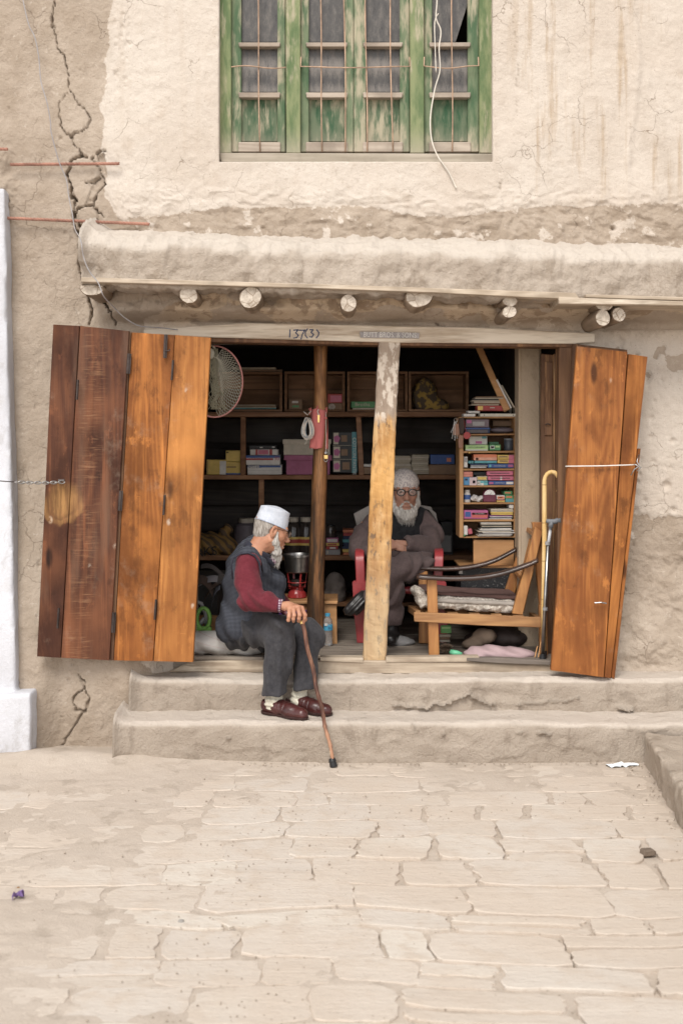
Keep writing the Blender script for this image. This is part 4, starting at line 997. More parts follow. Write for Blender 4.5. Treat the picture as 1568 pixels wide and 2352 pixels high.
wr = MB(); wr.tube([W(1467, 1044, -.22), W(1462, 1060, -.235), W(1468, 1070, -.24), W(1456, 1078, -.24), W(1448, 1092, -.235)], .0032, 6); wr.tube([W(1456, 1066, -.238), W(1472, 1074, -.236), W(1462, 1082, -.24)], .0028, 6)
tag(wr.build('wire_tie', M['steel'], origin=W(1460, 1068, -.23), smooth=True), 'twisted grey wire knot on the right shutter edge', 'wire')
# chain to left shutter
ch = thing('chain', 'short steel chain holding the dark left shutter back', 'chain', W(95, 1108, -.38))
cp0, cp1 = W(36, 1107, -.44), W(146, 1107, -.35)
MB().tube([W(-8, 1104, -.455), W(20, 1106, -.455), cp0], .0028, 6).build('chain_wire', M['iron'], ch)
nl = 12
for i in range(nl):
    c = cp0.lerp(cp1, (i + .5) / nl); c.z -= .004 * math.sin(math.pi * (i + .5) / nl); d = (cp1 - cp0).normalized(); up = Vector((0, 0, 1)) if i % 2 else Vector((0, -1, 0))
    Lk = .0155; mb = MB(); pts = [c + d * math.cos(a) * Lk + up * math.sin(a) * .0065 for a in np.linspace(0, 2 * math.pi, 13)]
    mb.tube(pts, .0024, 6, caps=False).build('chain_link', M['steel'], ch, smooth=True)

# ------------------------------------------------------------------ rods, wires
def rod(x0, y0, x1, y1, Y, label):
    mb = MB(); a, b = W(x0, y0, Y), W(x1, y1, Y); d = (b - a); L = d.length; d.normalize(); u = Vector((0, 1, 0)); v = d.cross(u)
    for ph in (0, 2.1, 4.2):
        pts = [a + d * L * t + (u * math.cos(ph + t * L * 130) + v * math.sin(ph + t * L * 130)) * .0042 for t in np.linspace(0, 1, int(L * 240))]
        mb.tube(pts, .0042, 5)
    tag(mb.build('twisted_rod', M['rust'], origin=a, smooth=True), label, 'metal rod', 'rusty twisted rods across the cracked wall')
rod(24, 377, 274, 375, -.035, 'upper rusty twisted rod crossing the cracked wall')
rod(12, 500, 343, 514, -.04, 'lower rusty twisted rod just above the ledge end')
rod(-30, 341, 18, 342, -.05, 'stub of rusty rod at the left edge above the others')
def cable(name, pts, r, mat, label, cat='cable'):
    P = [W(*p) for p in pts]; out = []
    for i in range(len(P) - 1):
        p0, p1, p2, p3 = P[max(i-1, 0)], P[i], P[i+1], P[min(i+2, len(P)-1)]
        for t in np.linspace(0, 1, 7)[:-1]:
            out.append(.5 * ((2*p1) + (p2-p0)*t + (2*p0-5*p1+4*p2-p3)*t*t + (3*p1-p0-3*p2+p3)*t**3))
    out.append(P[-1]); mb = MB(); mb.tube(out, r, 6)
    return tag(mb.build(name, mat, origin=P[len(P)//2], smooth=True), label, cat)
cable('wire', [(40,-60,-.04),(53,0,-.04),(66,55,-.04),(80,85,-.04),(89,130,-.04),(94,185,-.04),(108,235,-.04),(116,280,-.04),(118,305,-.04),(136,372,-.05),(152,410,-.05),(158,450,-.05),(166,490,-.06),(172,525,-.1),(185,550,-.44),(192,590,-.45),(205,622,-.45),(226,650,-.45),(238,680,-.44),(262,706,-.25),(287,730,-.2),(320,748,-.15),(365,752,-.1),(408,757,-.06)], .0028, M['greywire'], 'thin grey wire running down the cracked wall and over the ledge', 'wire')
cable('cord', [(998,-60,.03),(1003,0,.03),(1001,40,.03),(1012,70,.03),(1008,110,.03),(1010,160,.03),(998,205,.03),(988,270,.025),(991,320,.0),(1005,358,-.01),(1030,395,-.02),(1048,433,-.02)], .0034, plain('white_cord', (.62, .57, .5), .7), 'long white cord hanging across the window and down the wall', 'cord')
cable('cord', [(1006,30,.035),(998,50,.035),(999,110,.035),(1001,165,.035)], .0028, plain('white_cord', (.62, .57, .5), .7), 'short looped white cord end beside the window bar', 'cord')

# ------------------------------------------------------------------ litter and pebbles
def pebble(px, py, r, mat, label, cat='stone', flat=.6):
    d = F * H / (py - HY); Y = d + CAMY; c = W(px, py, Y); c.z += r * flat * .7; mb = MB(); mb.ball((0, 0, 0), (r, r * .8, r * flat), 7)
    mb.v = [tuple(Vector(v) * (1 + .22 * float(vnoise(v[0]*130 + px, v[1]*130, v[2]*130, 2))) + c) for v in mb.v]
    return tag(mb.build('pebble' if cat == 'stone' else 'litter', mat, origin=c), label, cat)
SB = plain('brown_stone', (.17, .13, .10), .9); SG = plain('grey_stone', (.27, .25, .23), .9)
mb = MB(); p = W(1487, 1968, 4112.4 / 968 + CAMY); mb.box(-.024, .024, -.016, .016, .004, .026, Matrix.Translation((p.x, p.y, 0)) @ Matrix.Rotation(.3, 4, 'Z'))
tag(mb.build('stone_chunk', SB, origin=p, bevel=.004, jitter=.002), 'square dark brown stone chunk lying at the right of the paving', 'stone')
pebble(416, 2121, .011, SG, 'grey pebble on the lower left paving'); pebble(357, 2114, .005, SB, 'tiny dark pebble just left of the grey one')
pebble(98, 2096, .0065, SB, 'small brown pebble below the crumpled wrapper'); pebble(42, 2042, .0065, plain('rusty_stone', (.25, .14, .06), .9), 'small rusty pebble above the crumpled wrapper')
pebble(82, 2033, .0045, SB, 'tiny dark pebble right of the rusty one'); pebble(582, 1988, .005, SB, 'tiny dark pebble in the middle of the paving')
pebble(514, 2040, .004, SG, 'tiny grey pebble left of centre'); pebble(744, 2070, .004, SG, 'tiny grey pebble near the centre of the paving')
pebble(1543, 1935, .008, SB, 'brown pebble against the platform foot'); pebble(1560, 1945, .007, SG, 'grey pebble against the platform foot'); pebble(1563, 2175, .008, plain('mossy', (.12, .13, .05), .9), 'mossy dark pebble at the right edge')
def crumple(px, py, w, d, hgt, mat, label, cat, res=14, seed=1, h0=.008):
    Yd = F * H / (py - HY) + CAMY; c = W(px, py, Yd); V, fs = [], []
    for i in range(res):
        for j in range(6):
            u, v = i / (res - 1) - .5, j / 5 - .5
            V.append((c.x + u * w * (1 - .7 * abs(v) ** 1.3) + .012 * float(vnoise(i * .5, j * .5, 0, seed)), c.y + v * d + u * d * .3, h0 + hgt * (.35 + .55 * float(vnoise(i * .45, j * .6, 2, seed)))))
    for i in range(res - 1):
        for j in range(5): fs.append((i*6+j, (i+1)*6+j, (i+1)*6+j+1, i*6+j+1))
    V2 = [(x, y, z - .0015) for x, y, z in V]; m = len(V)
    mb = MB(); mb.add(V + V2, fs + [tuple(reversed([q + m for q in f])) for f in fs])
    return tag(mb.build(cat.replace(' ', '_'), mat, origin=c), label, cat)
crumple(1429, 1762, .145, .06, .012, plain('white_paper', (.82, .85, .88), .8, .04), 'crumpled white paper on the ground below the steps at right', 'paper')
crumple(40, 2068, .045, .03, .03, plain('purple_foil', (.16, .10, .24), .3, .3), 'crumpled shiny purple and white wrapper at the left of the paving', 'wrapper', 8, 4)
for i in range(9):   # loose plaster crumbs at the foot of the wall and kerb
    pass
mb = MB()
for i in range(1300):
    t = random.random()
    if i >= 420: x, y = random.uniform(-.6, 1.25), -.9 - 2.0 * random.random() ** .8
    elif i < 200: x, y = random.uniform(-1.45, 1.35), -.47 - abs(random.gauss(0, .025))
    elif i < 300: yy_ = random.uniform(-2.6, -.5); x, y = 1.37 + (yy_ + .45) * .1 - abs(random.gauss(0, .04)), yy_
    else: x, y = random.uniform(-1.8, 1.2), random.uniform(-3, -.5)
    r = random.uniform(.0015, .005) * (1 if i < 420 else .7); mb.ball((x, y, (.009 if i < 420 else .006) + r * .3), (r, r, r * .7), 4)
tag(mb.build('grit', M['stonewall']), 'loose grit scattered over the paving', 'grit', kind='stuff')
for x, y, w in ((1430, 1628, 14), ):
    MB().prism([(x - w, y), (x + w, y + 2), (x + w - 4, y + 5), (x - w, y + 4)], -.228, -.2).build('step_hole', M['iron'], s2) if False else None
# ------------------------------------------------------------------ goods and furniture in the shop
def P_(name, c, rough=.6, **k):
    l = .3 * c[0] + .6 * c[1] + .1 * c[2]; return plain(name, tuple((x * .78 + l * .22) * .9 for x in c), rough, **k)
RED, PINK, GRN, YEL = P_('red_card', (.45, .035, .03), .5), P_('pink_card', (.62, .13, .22), .5), P_('green_card', (.07, .30, .10), .5), P_('yellow_card', (.70, .46, .04), .55)
BLU, TEAL, ORG_, WHT = P_('blue_card', (.035, .10, .33), .5), P_('teal_card', (.06, .30, .34), .5), P_('orange_card', (.68, .17, .05), .5), P_('white_card', (.66, .62, .57), .6)
CRM, PAP, BLK, NAV = P_('cream_card', (.55, .47, .36), .7), P_('old_paper', (.46, .38, .27), .85), P_('black_plastic', (.02, .02, .022), .4), P_('navy_card', (.02, .035, .10), .5)
CYA, MAG, LIM, BRN = P_('cyan_card', (.10, .45, .50), .5), P_('magenta_card', (.50, .10, .28), .5), P_('lime_card', (.38, .62, .20), .5), P_('brown_card', (.26, .15, .08), .75)
GRY, SIL = P_('grey_card', (.30, .29, .29), .6), P_('silver_card', (.5, .5, .52), .35)
SOFTP = P_('purple_paper', (.25, .06, .22), .6)
def item(name, label, cat, x0, x1, y0, y1, Y, depth, mat, dec=(), text=None, tilt=0, group=None, rz=0.0, nm='box_body'):
    c = W((x0 + x1) / 2, y1, Y + depth / 2); k = (Y - CAMY) / F; w, h = (x1 - x0) * k, (y1 - y0) * k
    zb = ZW(y1, Y); xc = XW((x0 + x1) / 2, Y)
    t = thing(name, label, cat, (xc, Y + depth / 2, zb), group)
    Mx = Matrix.Translation((xc, Y + depth / 2, zb)) @ Matrix.Rotation(rz, 4, 'Z') @ Matrix.Rotation(tilt, 4, 'Y')
    MB().box(-w/2, w/2, -depth/2, depth/2, 0, h, Mx).build(nm, mat, t, bevel=min(.0025, h * .12), jitter=.0006)
    for (a, b, c_, d_, m_) in dec:   # printed fields, fractions of the front
        MB().box(-w/2 + a*w, -w/2 + b*w, -depth/2 - .0011, -depth/2, (1-d_)*h, (1-c_)*h, Mx).build('printed_label', m_, t)
    if text:
        s_, sz, tm, fx, fz, sq = text
        text_mesh(s_, sz, tm, Mx @ Matrix.Translation((-w/2 + fx*w, -depth/2 - .0016, (1-fz)*h)), 'printed_text', t, .0003, squash=sq)
    return t
def pile(name, label, cat, x0, x1, y0, y1, Y, depth, mats, n, shift=.006, group=None):
    k = (Y - CAMY) / F; w, h = (x1 - x0) * k, (y1 - y0) * k / n; xc, zb = XW((x0 + x1) / 2, Y), ZW(y1, Y)
    t = thing(name, label, cat, (xc, Y + depth/2, zb), group)
    for i in range(n):
        Mx = Matrix.Translation((xc + random.uniform(-shift, shift), Y + depth/2 + random.uniform(-shift, shift) * .5, zb + i * h)) @ Matrix.Rotation(random.uniform(-.05, .05), 4, 'Z')
        MB().box(-w/2 * random.uniform(.88, 1), w/2 * random.uniform(.9, 1), -depth/2, depth/2, 0.0003, h * .93, Mx).build('sheet' if cat in ('papers', 'paper') else 'book', mats[i % len(mats)], t, bevel=min(.001, h*.2))
    return t
def bottle(name, label, cat, px, y0, y1, Y, prof, mat, capm=None, capf=.85, bands=()):
    k = (Y - CAMY) / F; h = (y1 - y0) * k; b = W(px, y1, Y); t = thing(name, label, cat, b)
    MB().lathe(b, [(r * k, z * h) for r, z in prof if z <= capf], 20).build('bottle_body', mat, t, smooth='auto')
    cp = [(r * k, z * h) for r, z in prof if z >= capf]
    if capm and len(cp) > 1: MB().lathe(b, cp, 20).build('cap', capm, t, smooth='auto')
    for (r, z0, z1, m_) in bands: MB().lathe(b, [(r*k - .001, z0*h), (r*k, z0*h + .0002), (r*k, z1*h), (r*k - .001, z1*h)], 20).build('wrapper_label', m_, t, smooth='auto')
    return t

# wall shelves on the back wall
SY = 1.20
SH = thing('wall_shelves', 'dim brown wooden shelves along the back wall of the shop', 'shelves', (0, SY + .2, .4))
def shelf(x0, x1, y0, y1, Y=SY, back=1.655):
    MB().box(XW(x0, Y), XW(x1, Y), Y, back, ZW(y1, Y), ZW(y0, Y)).build('shelf_board', M['shelfwood'], SH, bevel=.002)
shelf(395, 1090, 946, 957); shelf(395, 1090, 1091, 1101); shelf(395, 1090, 1276, 1287); shelf(560, 1090, 1384, 1393)
for (xa, xb, y0, y1, dx) in ((552, 564, 957, 1091, 0), (817, 829, 957, 1091, 7), (594, 606, 1101, 1276, 0), (1085, 1094, 946, 1490, 0), (410, 420, 946, 1490, 0)):
    MB().prism([(xa, y0), (xb, y0), (xb + dx, y1), (xa + dx, y1)], SY + .01, SY + .035).build('shelf_upright', M['shelfwood'], SH, bevel=.002)
for i, yb in enumerate((800, 870, 962, 1030, 1105, 1165, 1225, 1292, 1350, 1400)):
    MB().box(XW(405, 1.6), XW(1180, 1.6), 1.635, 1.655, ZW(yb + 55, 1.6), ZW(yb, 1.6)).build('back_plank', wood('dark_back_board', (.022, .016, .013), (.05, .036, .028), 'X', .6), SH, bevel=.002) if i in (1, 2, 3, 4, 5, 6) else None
# crates on the top shelf
def crate(x0, x1, y0, y1, label):
    Y = SY + .02; k = (Y - CAMY) / F; t = thing('wooden_crate', label, 'crate', W((x0+x1)/2, y1, Y), 'wooden crates standing open on the top shelf'); th = 5
    MB().prism([(x0, y0), (x1, y0), (x1, y0+th), (x0, y0+th)], Y, Y+.2).build('crate_top', M['crate'], t, bevel=.001)
    MB().prism([(x0, y1-th), (x1, y1-th), (x1, y1), (x0, y1)], Y, Y+.2).build('crate_bottom', M['crate'], t, bevel=.001)
    for a in (x0, x1 - th - 1): MB().prism([(a, y0+th), (a+th+1, y0+th), (a+th+1, y1-th), (a, y1-th)], Y, Y+.2).build('crate_side', M['crate'], t, bevel=.001)
    ym = (y0 + y1) / 2 - 6
    for a, b in ((y0+th, ym), (ym+1, y1-th)): MB().prism([(x0, a), (x1, a), (x1, b), (x0, b)], Y+.19, Y+.2).build('crate_slat', M['crate'], t)
crate(500, 648, 854, 945, 'wide open wooden crate at the left holding a flat stack of papers'); crate(653, 792, 853, 945, 'open wooden crate behind the round post holding small boxes')
crate(797, 936, 853, 945, 'open wooden crate holding the green box, behind the square post'); crate(938, 1076, 853, 945, 'darkest open wooden crate at the right holding a rounded bundle')
pile('paper_stack', 'flat stack of greenish papers in the left crate', 'papers', 530, 636, 929, 939, SY+.03, .14, [TEAL, PAP, BRN, PAP], 4)
pile('board_scraps', 'thin boards and card scraps lying on top of the left crate', 'boards', 540, 640, 843, 853, SY+.03, .12, [BRN, PAP], 2, .02)
item('small_box', 'small brown box with green print in the crate left of the round post', 'box', 663, 694, 916, 940, SY+.03, .1, BRN, ((.25,.7,.2,.4,WHT), (.25,.75,.62,.8,GRN)))
item('small_box', 'red box with a pale label stacked behind the round post', 'box', 746, 787, 904, 925, SY+.03, .1, RED, ((.3,.92,.2,.9,PINK),))
sp = item('speaker_box', 'brown wooden box with a round speaker under the red box', 'box', 746, 786, 925.5, 941, SY+.03, .1, BRN)
for r in (6.5, 4.2, 2.0): MB().tube([W(762 + r * math.cos(a), 934 + r * math.sin(a), SY + .027) for a in np.linspace(0, 2*math.pi, 17)], .0016, 5).build('speaker_ring', WHT, sp)
item('gift_box', 'flat green box with cream script in the crate by the square post', 'box', 806, 868, 922, 936, SY+.03, .14, GRN, text=('Broths', .03, CRM, .42, .5, 1.1))
item('white_box', 'flat white box under the green box in the crate', 'box', 810, 868, 936.3, 941, SY+.03, .14, CRM)
sd = SDF((XW(940, 1.3) , SY+.02, ZW(945, SY)), (XW(1030, 1.3), SY+.22, ZW(860, 1.3)), .006)
sd.u(sd.ell(W(975, 912, SY+.12), (.075, .07, .115)), .02); sd.u(sd.ell(W(1005, 932, SY+.1), (.07, .06, .04)), .02); sd.band(.012, 18, 18, 18, 3)
bn = NT('patterned_bundle'); cc = bn.noise(bn.coord(), 22, 3); bmt = bn.done(bn.mix(bn.ramp(cc, .5, .58), (.09, .065, .045), (.34, .22, .06)), .9)
tag(soft('cloth_bundle', sd, bmt, origin=W(975, 941, SY+.1)), 'rounded patterned bundle in the darkest crate', 'bundle')
# second shelf
item('small_carton', 'yellow carton with white side lying leftmost on the middle shelf', 'box', 474, 519, 1056, 1090, SY+.03, .1, YEL, ((.68,1,.08,1,WHT), (.05,.08,.05,.9,BRN)))
item('small_carton', 'yellow carton on top of another yellow carton beside the shelf upright', 'box', 518, 552, 1035, 1060, SY+.03, .1, YEL, ((.05,.2,.1,.22,BLK),))
item('small_carton', 'lower yellow carton with a blue base beside the shelf upright', 'box', 517, 553, 1061, 1090, SY+.03, .1, YEL, ((0,1,.88,1,BLU), (.1,.7,.35,.45,BRN)))
TXB = P_('dark_blue_ink', (.03, .05, .2)); TXR = P_('red_ink', (.5, .03, .03))
item('flat_box', 'white and red striped flat box on top of the middle shelf stack', 'box', 574, 638, 1032, 1045, SY+.03, .15, WHT, ((.2,.28,0,1,RED), (.30,.66,.1,.9,PINK), (.7,.8,0,1,RED)))
item('flat_box', 'flat box with blue band and red 30, second in the stack', 'box', 565, 643, 1046, 1067.5, SY+.03, .18, WHT, ((0,1,0,.26,BLU), (0,.8,.3,.5,RED)), ('30', .03, TXR, .9, .34, 1))
item('flat_box', 'flat box with blue lettering at the bottom of the stack', 'box', 568, 647, 1068, 1090, SY+.03, .18, WHT, ((.35,.97,.03,.25,BLU), (0,1,.55,.57,GRY)), ('AMTEO', .024, TXB, .2, .17, 1.1))
item('flat_box', 'dark flat box lying on top of the striped box', 'box', 572, 634, 1023, 1031.5, SY+.03, .14, BLK, ((.4,.5,.4,.7,WHT), (.85,.95,.3,.6,WHT)))
item('shoe_box', 'beige lidded cardboard box on the pink box behind the round post', 'box', 651, 758, 1018, 1045, SY+.03, .2, CRM)
MB().box(XW(649, SY+.02), XW(760, SY+.02), SY+.02, SY+.24, ZW(1020, SY+.02), ZW(1009, SY+.02)).build('lid', CRM, bpy.data.objects['shoe_box'], bevel=.002)
pk = P_('pink_cloth', (.42, .11, .22), .8)
item('pink_carton', 'crumpled pink carton under the beige box on the middle shelf', 'box', 657, 757, 1046, 1090, SY+.03, .2, pk); MB().box(XW(652, SY+.02), XW(762, SY+.02), SY+.02, SY+.24, ZW(1057, SY+.02), ZW(1046, SY+.02)).build('lid', pk, bpy.data.objects['pink_carton'], bevel=.002, jitter=.004)
pn = item('picture_carton', 'tall dark carton with portrait pictures and a teal spine reading COTTON PANTIES', 'box', 764, 819, 992, 1086, SY+.03, .06, BLK,
     ((.03,.24,.02,.3,CRM), (.35,.6,.08,.24,BRN), (.03,.3,.36,.64,CRM), (.35,.62,.42,.58,BRN), (.03,.3,.7,.97,CRM), (.4,.7,.74,.92,BRN), (.8,1.0,0,1,TEAL), (0,.8,.325,.335,PAP), (0,.8,.665,.675,PAP)))
for y in (1003, 1034, 1066): MB().prism([(766, y), (775, y - 4), (781, y + 3), (777, y + 13), (768, y + 12)], SY+.0275, SY+.029).build('printed_label', MAG, pn)
text_mesh("COTTON PANTIES", .028, WHT, Matrix.Translation(W(813.5, 1050, SY+.0275)) @ Matrix.Rotation(math.pi/2, 4, 'Y'), 'printed_text', pn, .0003)
pile('note_pads', 'stack of old paper pads just right of the square post', 'papers', 904, 944, 1047, 1089, SY+.03, .2, [PAP, CRM, PAP], 9, .003)
pile('note_pads', 'taller stack of old paper pads further right, behind the bearded shopkeeper', 'papers', 944, 986, 1044, 1089, SY+.03, .2, [PAP, PAP, CRM], 10, .003)
item('blue_box', 'dark blue box with an orange emblem near the bookcase', 'box', 988, 1043, 1044, 1066, SY+.03, .15, BLU, ((.68,.86,.35,.75,ORG_),))
item('dark_box', 'dark grey box under the blue box', 'box', 984, 1048, 1067, 1090, SY+.03, .15, BRN)
item('small_packet', 'pale packet on a brown box left of the square post', 'box', 834, 862, 1066, 1072, SY+.03, .1, WHT); item('small_packet', 'brown box under the pale packet left of the square post', 'box', 834, 860, 1073, 1089, SY+.03, .1, BRN)
# lower shelf goods
sd = SDF((XW(440, SY), SY - .02, ZW(1282, SY)), (XW(552, SY), SY+.3, ZW(1198, SY)), .006)
sd.u(sd.ell(W(478, 1252, SY+.13), (.14, .12, .075)), .02); sd.u(sd.ell(W(515, 1255, SY+.12), (.09, .11, .065)), .03); sd.u(sd.cap(W(508, 1226, SY+.1), W(520, 1218, SY+.1), .02, .034), .02)
sd.folds(lambda x, y, z: .006 * np.sin(x * 70 + z * 95 + 4 * vnoise(x * 10, z * 10, 0, 3)) + .008 * fbm(x * 14, y * 14, z * 14, 3, 6))
bagc = NT('striped_sack'); wv = bagc.wave(bagc.coord(), 9, 6, 3, 'DIAGONAL'); bagm = bagc.done(bagc.mix(bagc.ramp(wv, .55, .7), (.24, .14, .045), (.10, .065, .04)), .7)
sk = thing('tied_sack', 'brown and ochre tied sack marked RKS on the lower shelf', 'sack', W(490, 1276, SY+.1))
soft('sack_body', sd, bagm, sk); text_mesh('RKS', .075, BLK, Matrix.Translation(W(474, 1268, SY - .005)) @ Matrix.Rotation(-.1, 4, 'Y'), 'printed_text', sk)
bottle('plastic_jar', 'large grey plastic drum with a pale lid behind the seated man', 'jar', 566, 1190, 1276, SY+.16, [(27,0),(29,.05),(29,.7),(26,.82),(17,.87),(17,.88),(18,.89),(18,.99),(16,1)], P_('grey_plastic', (.16, .13, .15), .5), CRM, .88)
jarm = NT('dark_jar_glass').done((.05, .04, .035), .12, spec=.6)
for (x, lab, tc) in ((673, 'dark glass sweet jar with a yellow and red label beside the old man', '1'), (702, 'dark glass sweet jar half hidden by the round post', '2')):
    bottle('sweet_jar', lab, 'jar', x, 1188, 1276, SY+.1, [(17,0),(19,.05),(19.5,.35),(19,.7),(15,.82),(11,.87),(11,.88),(12,.89),(12,1)], jarm, CRM, .88, ((20, .28, .5, YEL), (20.4, .34, .44, RED)))
bottle('sweet_jar', 'dark jar with a round yellow price sticker right of the round post', 'jar', 759, 1205, 1237, SY+.1, [(12,0),(13,.1),(13,.7),(10,.9),(10,.92),(10,1)], jarm, BLK, .9)
MB().lathe(W(759, 1222, SY+.075), [(.0005, 0), (.021, 0), (.021, .002), (.0005, .002)], 18, Matrix.Rotation(math.pi/2, 4, 'X')).build('price_sticker', YEL, bpy.data.objects['sweet_jar.002'])
text_mesh('₹33', .016, BLK, Matrix.Translation(W(759, 1222, SY+.071)), 'printed_text', bpy.data.objects['sweet_jar.002'])
for i, (a, b, y0, y1, m_, d_, lb) in enumerate(((749,777,1236,1247,MAG,(.1,.9,.2,.8,WHT),'magenta box with white lettering, topmost of the stack right of the round post'), (749,779,1247.5,1254,YEL,(.1,.8,.3,.7,RED),'yellow and red packet under the magenta box'),
        (749,776,1254.5,1262,RED,(.3,.8,.3,.8,WHT),'red and white packet third in the stack right of the round post'), (747,781,1262.5,1275,GRY,(.1,.2,.2,.8,CRM),'grey box at the foot of the stack right of the round post'))):
    item('packet', lb, 'box', a, b, y0, y1, SY+.04, .1, m_, (d_,))
pile('tin_boxes', 'stack of orange, navy and yellow books beside the shopkeeper', 'books', 787, 815, 1216, 1276, SY+.04, .12, [ORG_, YEL, NAV, NAV, TEAL, NAV, RED], 8, .004)
sd = SDF((XW(745, SY) - .01, SY, ZW(1390, SY)), (XW(800, SY), SY+.22, ZW(1305, SY)), .006)
sd.u(sd.ell(W(770, 1347, SY+.1), (.062, .08, .085)), .02); sd.u(sd.ell(W(768, 1370, SY+.08), (.07, .07, .05)), .02); sd.band(.018, 16, 16, 16, 8)
tag(soft('cloth_bundle', sd, P_('grey_cloth', (.20, .16, .14), .9), origin=W(770, 1384, SY+.1)), 'crumpled grey brown cloth bundle on the lowest shelf', 'bundle')
for (a, b, y0, y1, m_, lb) in ((1012, 1040, 1198, 1276, BLK, 'black case on the lower shelf behind the red chair'), (1012, 1036, 1230, 1268, GRY, 'grey framed square box in front of the black case'), (1020, 1048, 1355, 1384, BRN, 'brown box on the lowest shelf near the bookcase')):
    item('dim_box', lb, 'box', a, b, y0, y1, SY + (.05 if m_ is BLK else .02), .04 if m_ is not BLK else .15, m_)
# bookcase
BY = .50
def zx(v): return 1003.5 + v * .2133
def zy(v): return 752.6 + v * .2133
bc = thing('bookcase', 'small wooden bookcase of seven shelves packed with boxes at the right of the shop', 'bookcase', W(1120, 1236, BY))
cw = M['caseW']; cx_ = wood('bookcase_shelf', (.33, .175, .075), (.50, .29, .135), 'X', .55)
MB().prism([(zx(238), zy(960)), (zx(283), zy(960)), (zx(283), zy(2262)), (zx(240), zy(2262))], BY, BY+.2).build('side_panel', cw, bc, bevel=.002)
MB().prism([(zx(832), zy(957)), (zx(857), zy(957)), (zx(848), zy(2262)), (zx(825), zy(2262))], BY, BY+.2).build('side_panel', cw, bc, bevel=.002)
MB().prism([(zx(284), zy(957)), (zx(832), zy(957)), (zx(832), zy(974)), (zx(284), zy(974))], BY, BY+.2).build('shelf', cx_, bc, bevel=.002)
for (a, b) in ((1140,1160), (1325,1350), (1515,1540), (1695,1720), (1880,1903), (2065,2090), (2248,2266)):
    MB().prism([(zx(284), zy(a+4)), (zx(830), zy(a)), (zx(830), zy(b-3)), (zx(284), zy(b))], BY+.003, BY+.2).build('shelf', cx_, bc, bevel=.002)
MB().prism([(zx(245), zy(960)), (zx(850), zy(960)), (zx(850), zy(2262)), (zx(245), zy(2262))], BY+.203, BY+.212).build('back_panel', M['crate'], bc)
# a bracket and board carrying the bookcase
def bi(name, label, cat, a, b, c, d, mat, dec=(), text=None, dy=.01, depth=.12, tilt=0):
    return item(name, label, cat, zx(a), zx(b), zy(c), zy(d), BY + dy, depth, mat, dec, text, tilt)
INK = P_('black_ink', (.02, .02, .02), .7)
bi('long_box', 'long white box lying along the right top of the bookcase', 'box', 462, 862, 924, 956, P_('ivory_card', (.62, .57, .46), .6), ((.1,.125,.35,.7,BLK), (.88,.905,.35,.7,BLK)), dy=-.02)
bi('white_case', 'narrow white box lying at the left top of the bookcase', 'box', 285, 410, 926, 956, WHT, dy=-.01); bi('white_case', 'second white box stacked above the left one on the bookcase', 'box', 332, 460, 895, 920, WHT, dy=.02)
bi('red_book', 'dark red book with yellow emblem on top of the bookcase', 'book', 432, 735, 838, 895, RED, ((.02,.2,.1,.85,YEL), (.45,.62,.3,.5,CRM)), dy=.03)
pile('paper_heap', 'rumpled heap of papers topping the pile above the bookcase', 'papers', zx(385), zx(700), zy(738), zy(836), BY+.03, .13, [PAP, BRN, CRM, PAP, BLK], 7, .012)
tag(MB().bar(W(1096, 790, BY+.14), W(1164, 943, BY+.02), .034, .02, up=(0, 1, 0)).build('leaning_stick', M['ply'], origin=W(1160, 943, BY), bevel=.002), 'slanted wooden batten leaning down onto the bookcase', 'batten')
for (x0, x1, yt, lb) in ((1140, 1173, 878, 'thin framed board with a pale edge leaning beside the slanted batten'), (1152, 1181, 892, 'dark thin panel leaning furthest right above the bookcase')):
    mb = MB().bar(W(x0, yt, BY+.1), W(x1, 943, BY+.05), .008, .11, up=(0, 1, 0)); tag(mb.build('framed_board', WHT if x0 == 1140 else PAP, origin=W(x1, 943, BY+.05), bevel=.001), lb, 'panel')
bi('magazines', 'glossy pile of purple magazines on the top bookcase shelf', 'magazines', 305, 560, 985, 1072, P_('glossy_print', (.16, .11, .13), .4), ((.3,.8,.3,.8,GRY), (.05,.25,.1,.5,MAG)))
bi('magazines', 'dark blue folder under the purple magazines on the top bookcase shelf', 'magazines', 298, 570, 1075, 1137, NAV, ((0,1,.05,.2,BLU), (.1,.9,.4,.9,P_('dim_grey', (.12,.1,.11)))))
sd = SDF(tuple(W(zx(560), zy(1140), BY+.0)), tuple(W(zx(836), zy(1060), BY+.12)), .003); c0 = W(zx(698), zy(1103), BY+.06); sd.u(sd.ell(c0, (.065, .04, .0165)), .0)
tag(soft('glasses_case', sd, P_('dull_purple', (.14, .11, .13), .35), origin=c0), 'oval dark case lying on the top bookcase shelf', 'case')
bi('tan_wrapper', 'tan paper bag above the oval case', 'bag', 600, 822, 1000, 1062, BRN, dy=.12, depth=.05)
bi('eraser_box', 'lime box printed NATU CLAIR RUBBERS on the second shelf', 'box', 303, 550, 1262, 1324, LIM, ((.03,.97,.78,.98,WHT),), ('NATU CLAIR RUBBERS', .0092, INK, .5, .42, .95))
bi('picture_box', 'white box with a small picture standing behind the lime box', 'box', 345, 540, 1166, 1258, WHT, ((.35,.7,.6,.9,MAG), (.7,.95,.05,.3,TEAL)), dy=.06, depth=.05)
bi('green_box', 'green box with a white and orange label on the second shelf', 'box', 563, 684, 1256, 1323, GRN, ((.08,.45,.2,.7,WHT), (.12,.4,.3,.6,ORG_), (.55,.9,.2,.5,LIM))); bi('green_box', 'small dark green packet on top of the green box', 'box', 570, 665, 1230, 1254, P_('deep_green', (.03,.13,.06)))
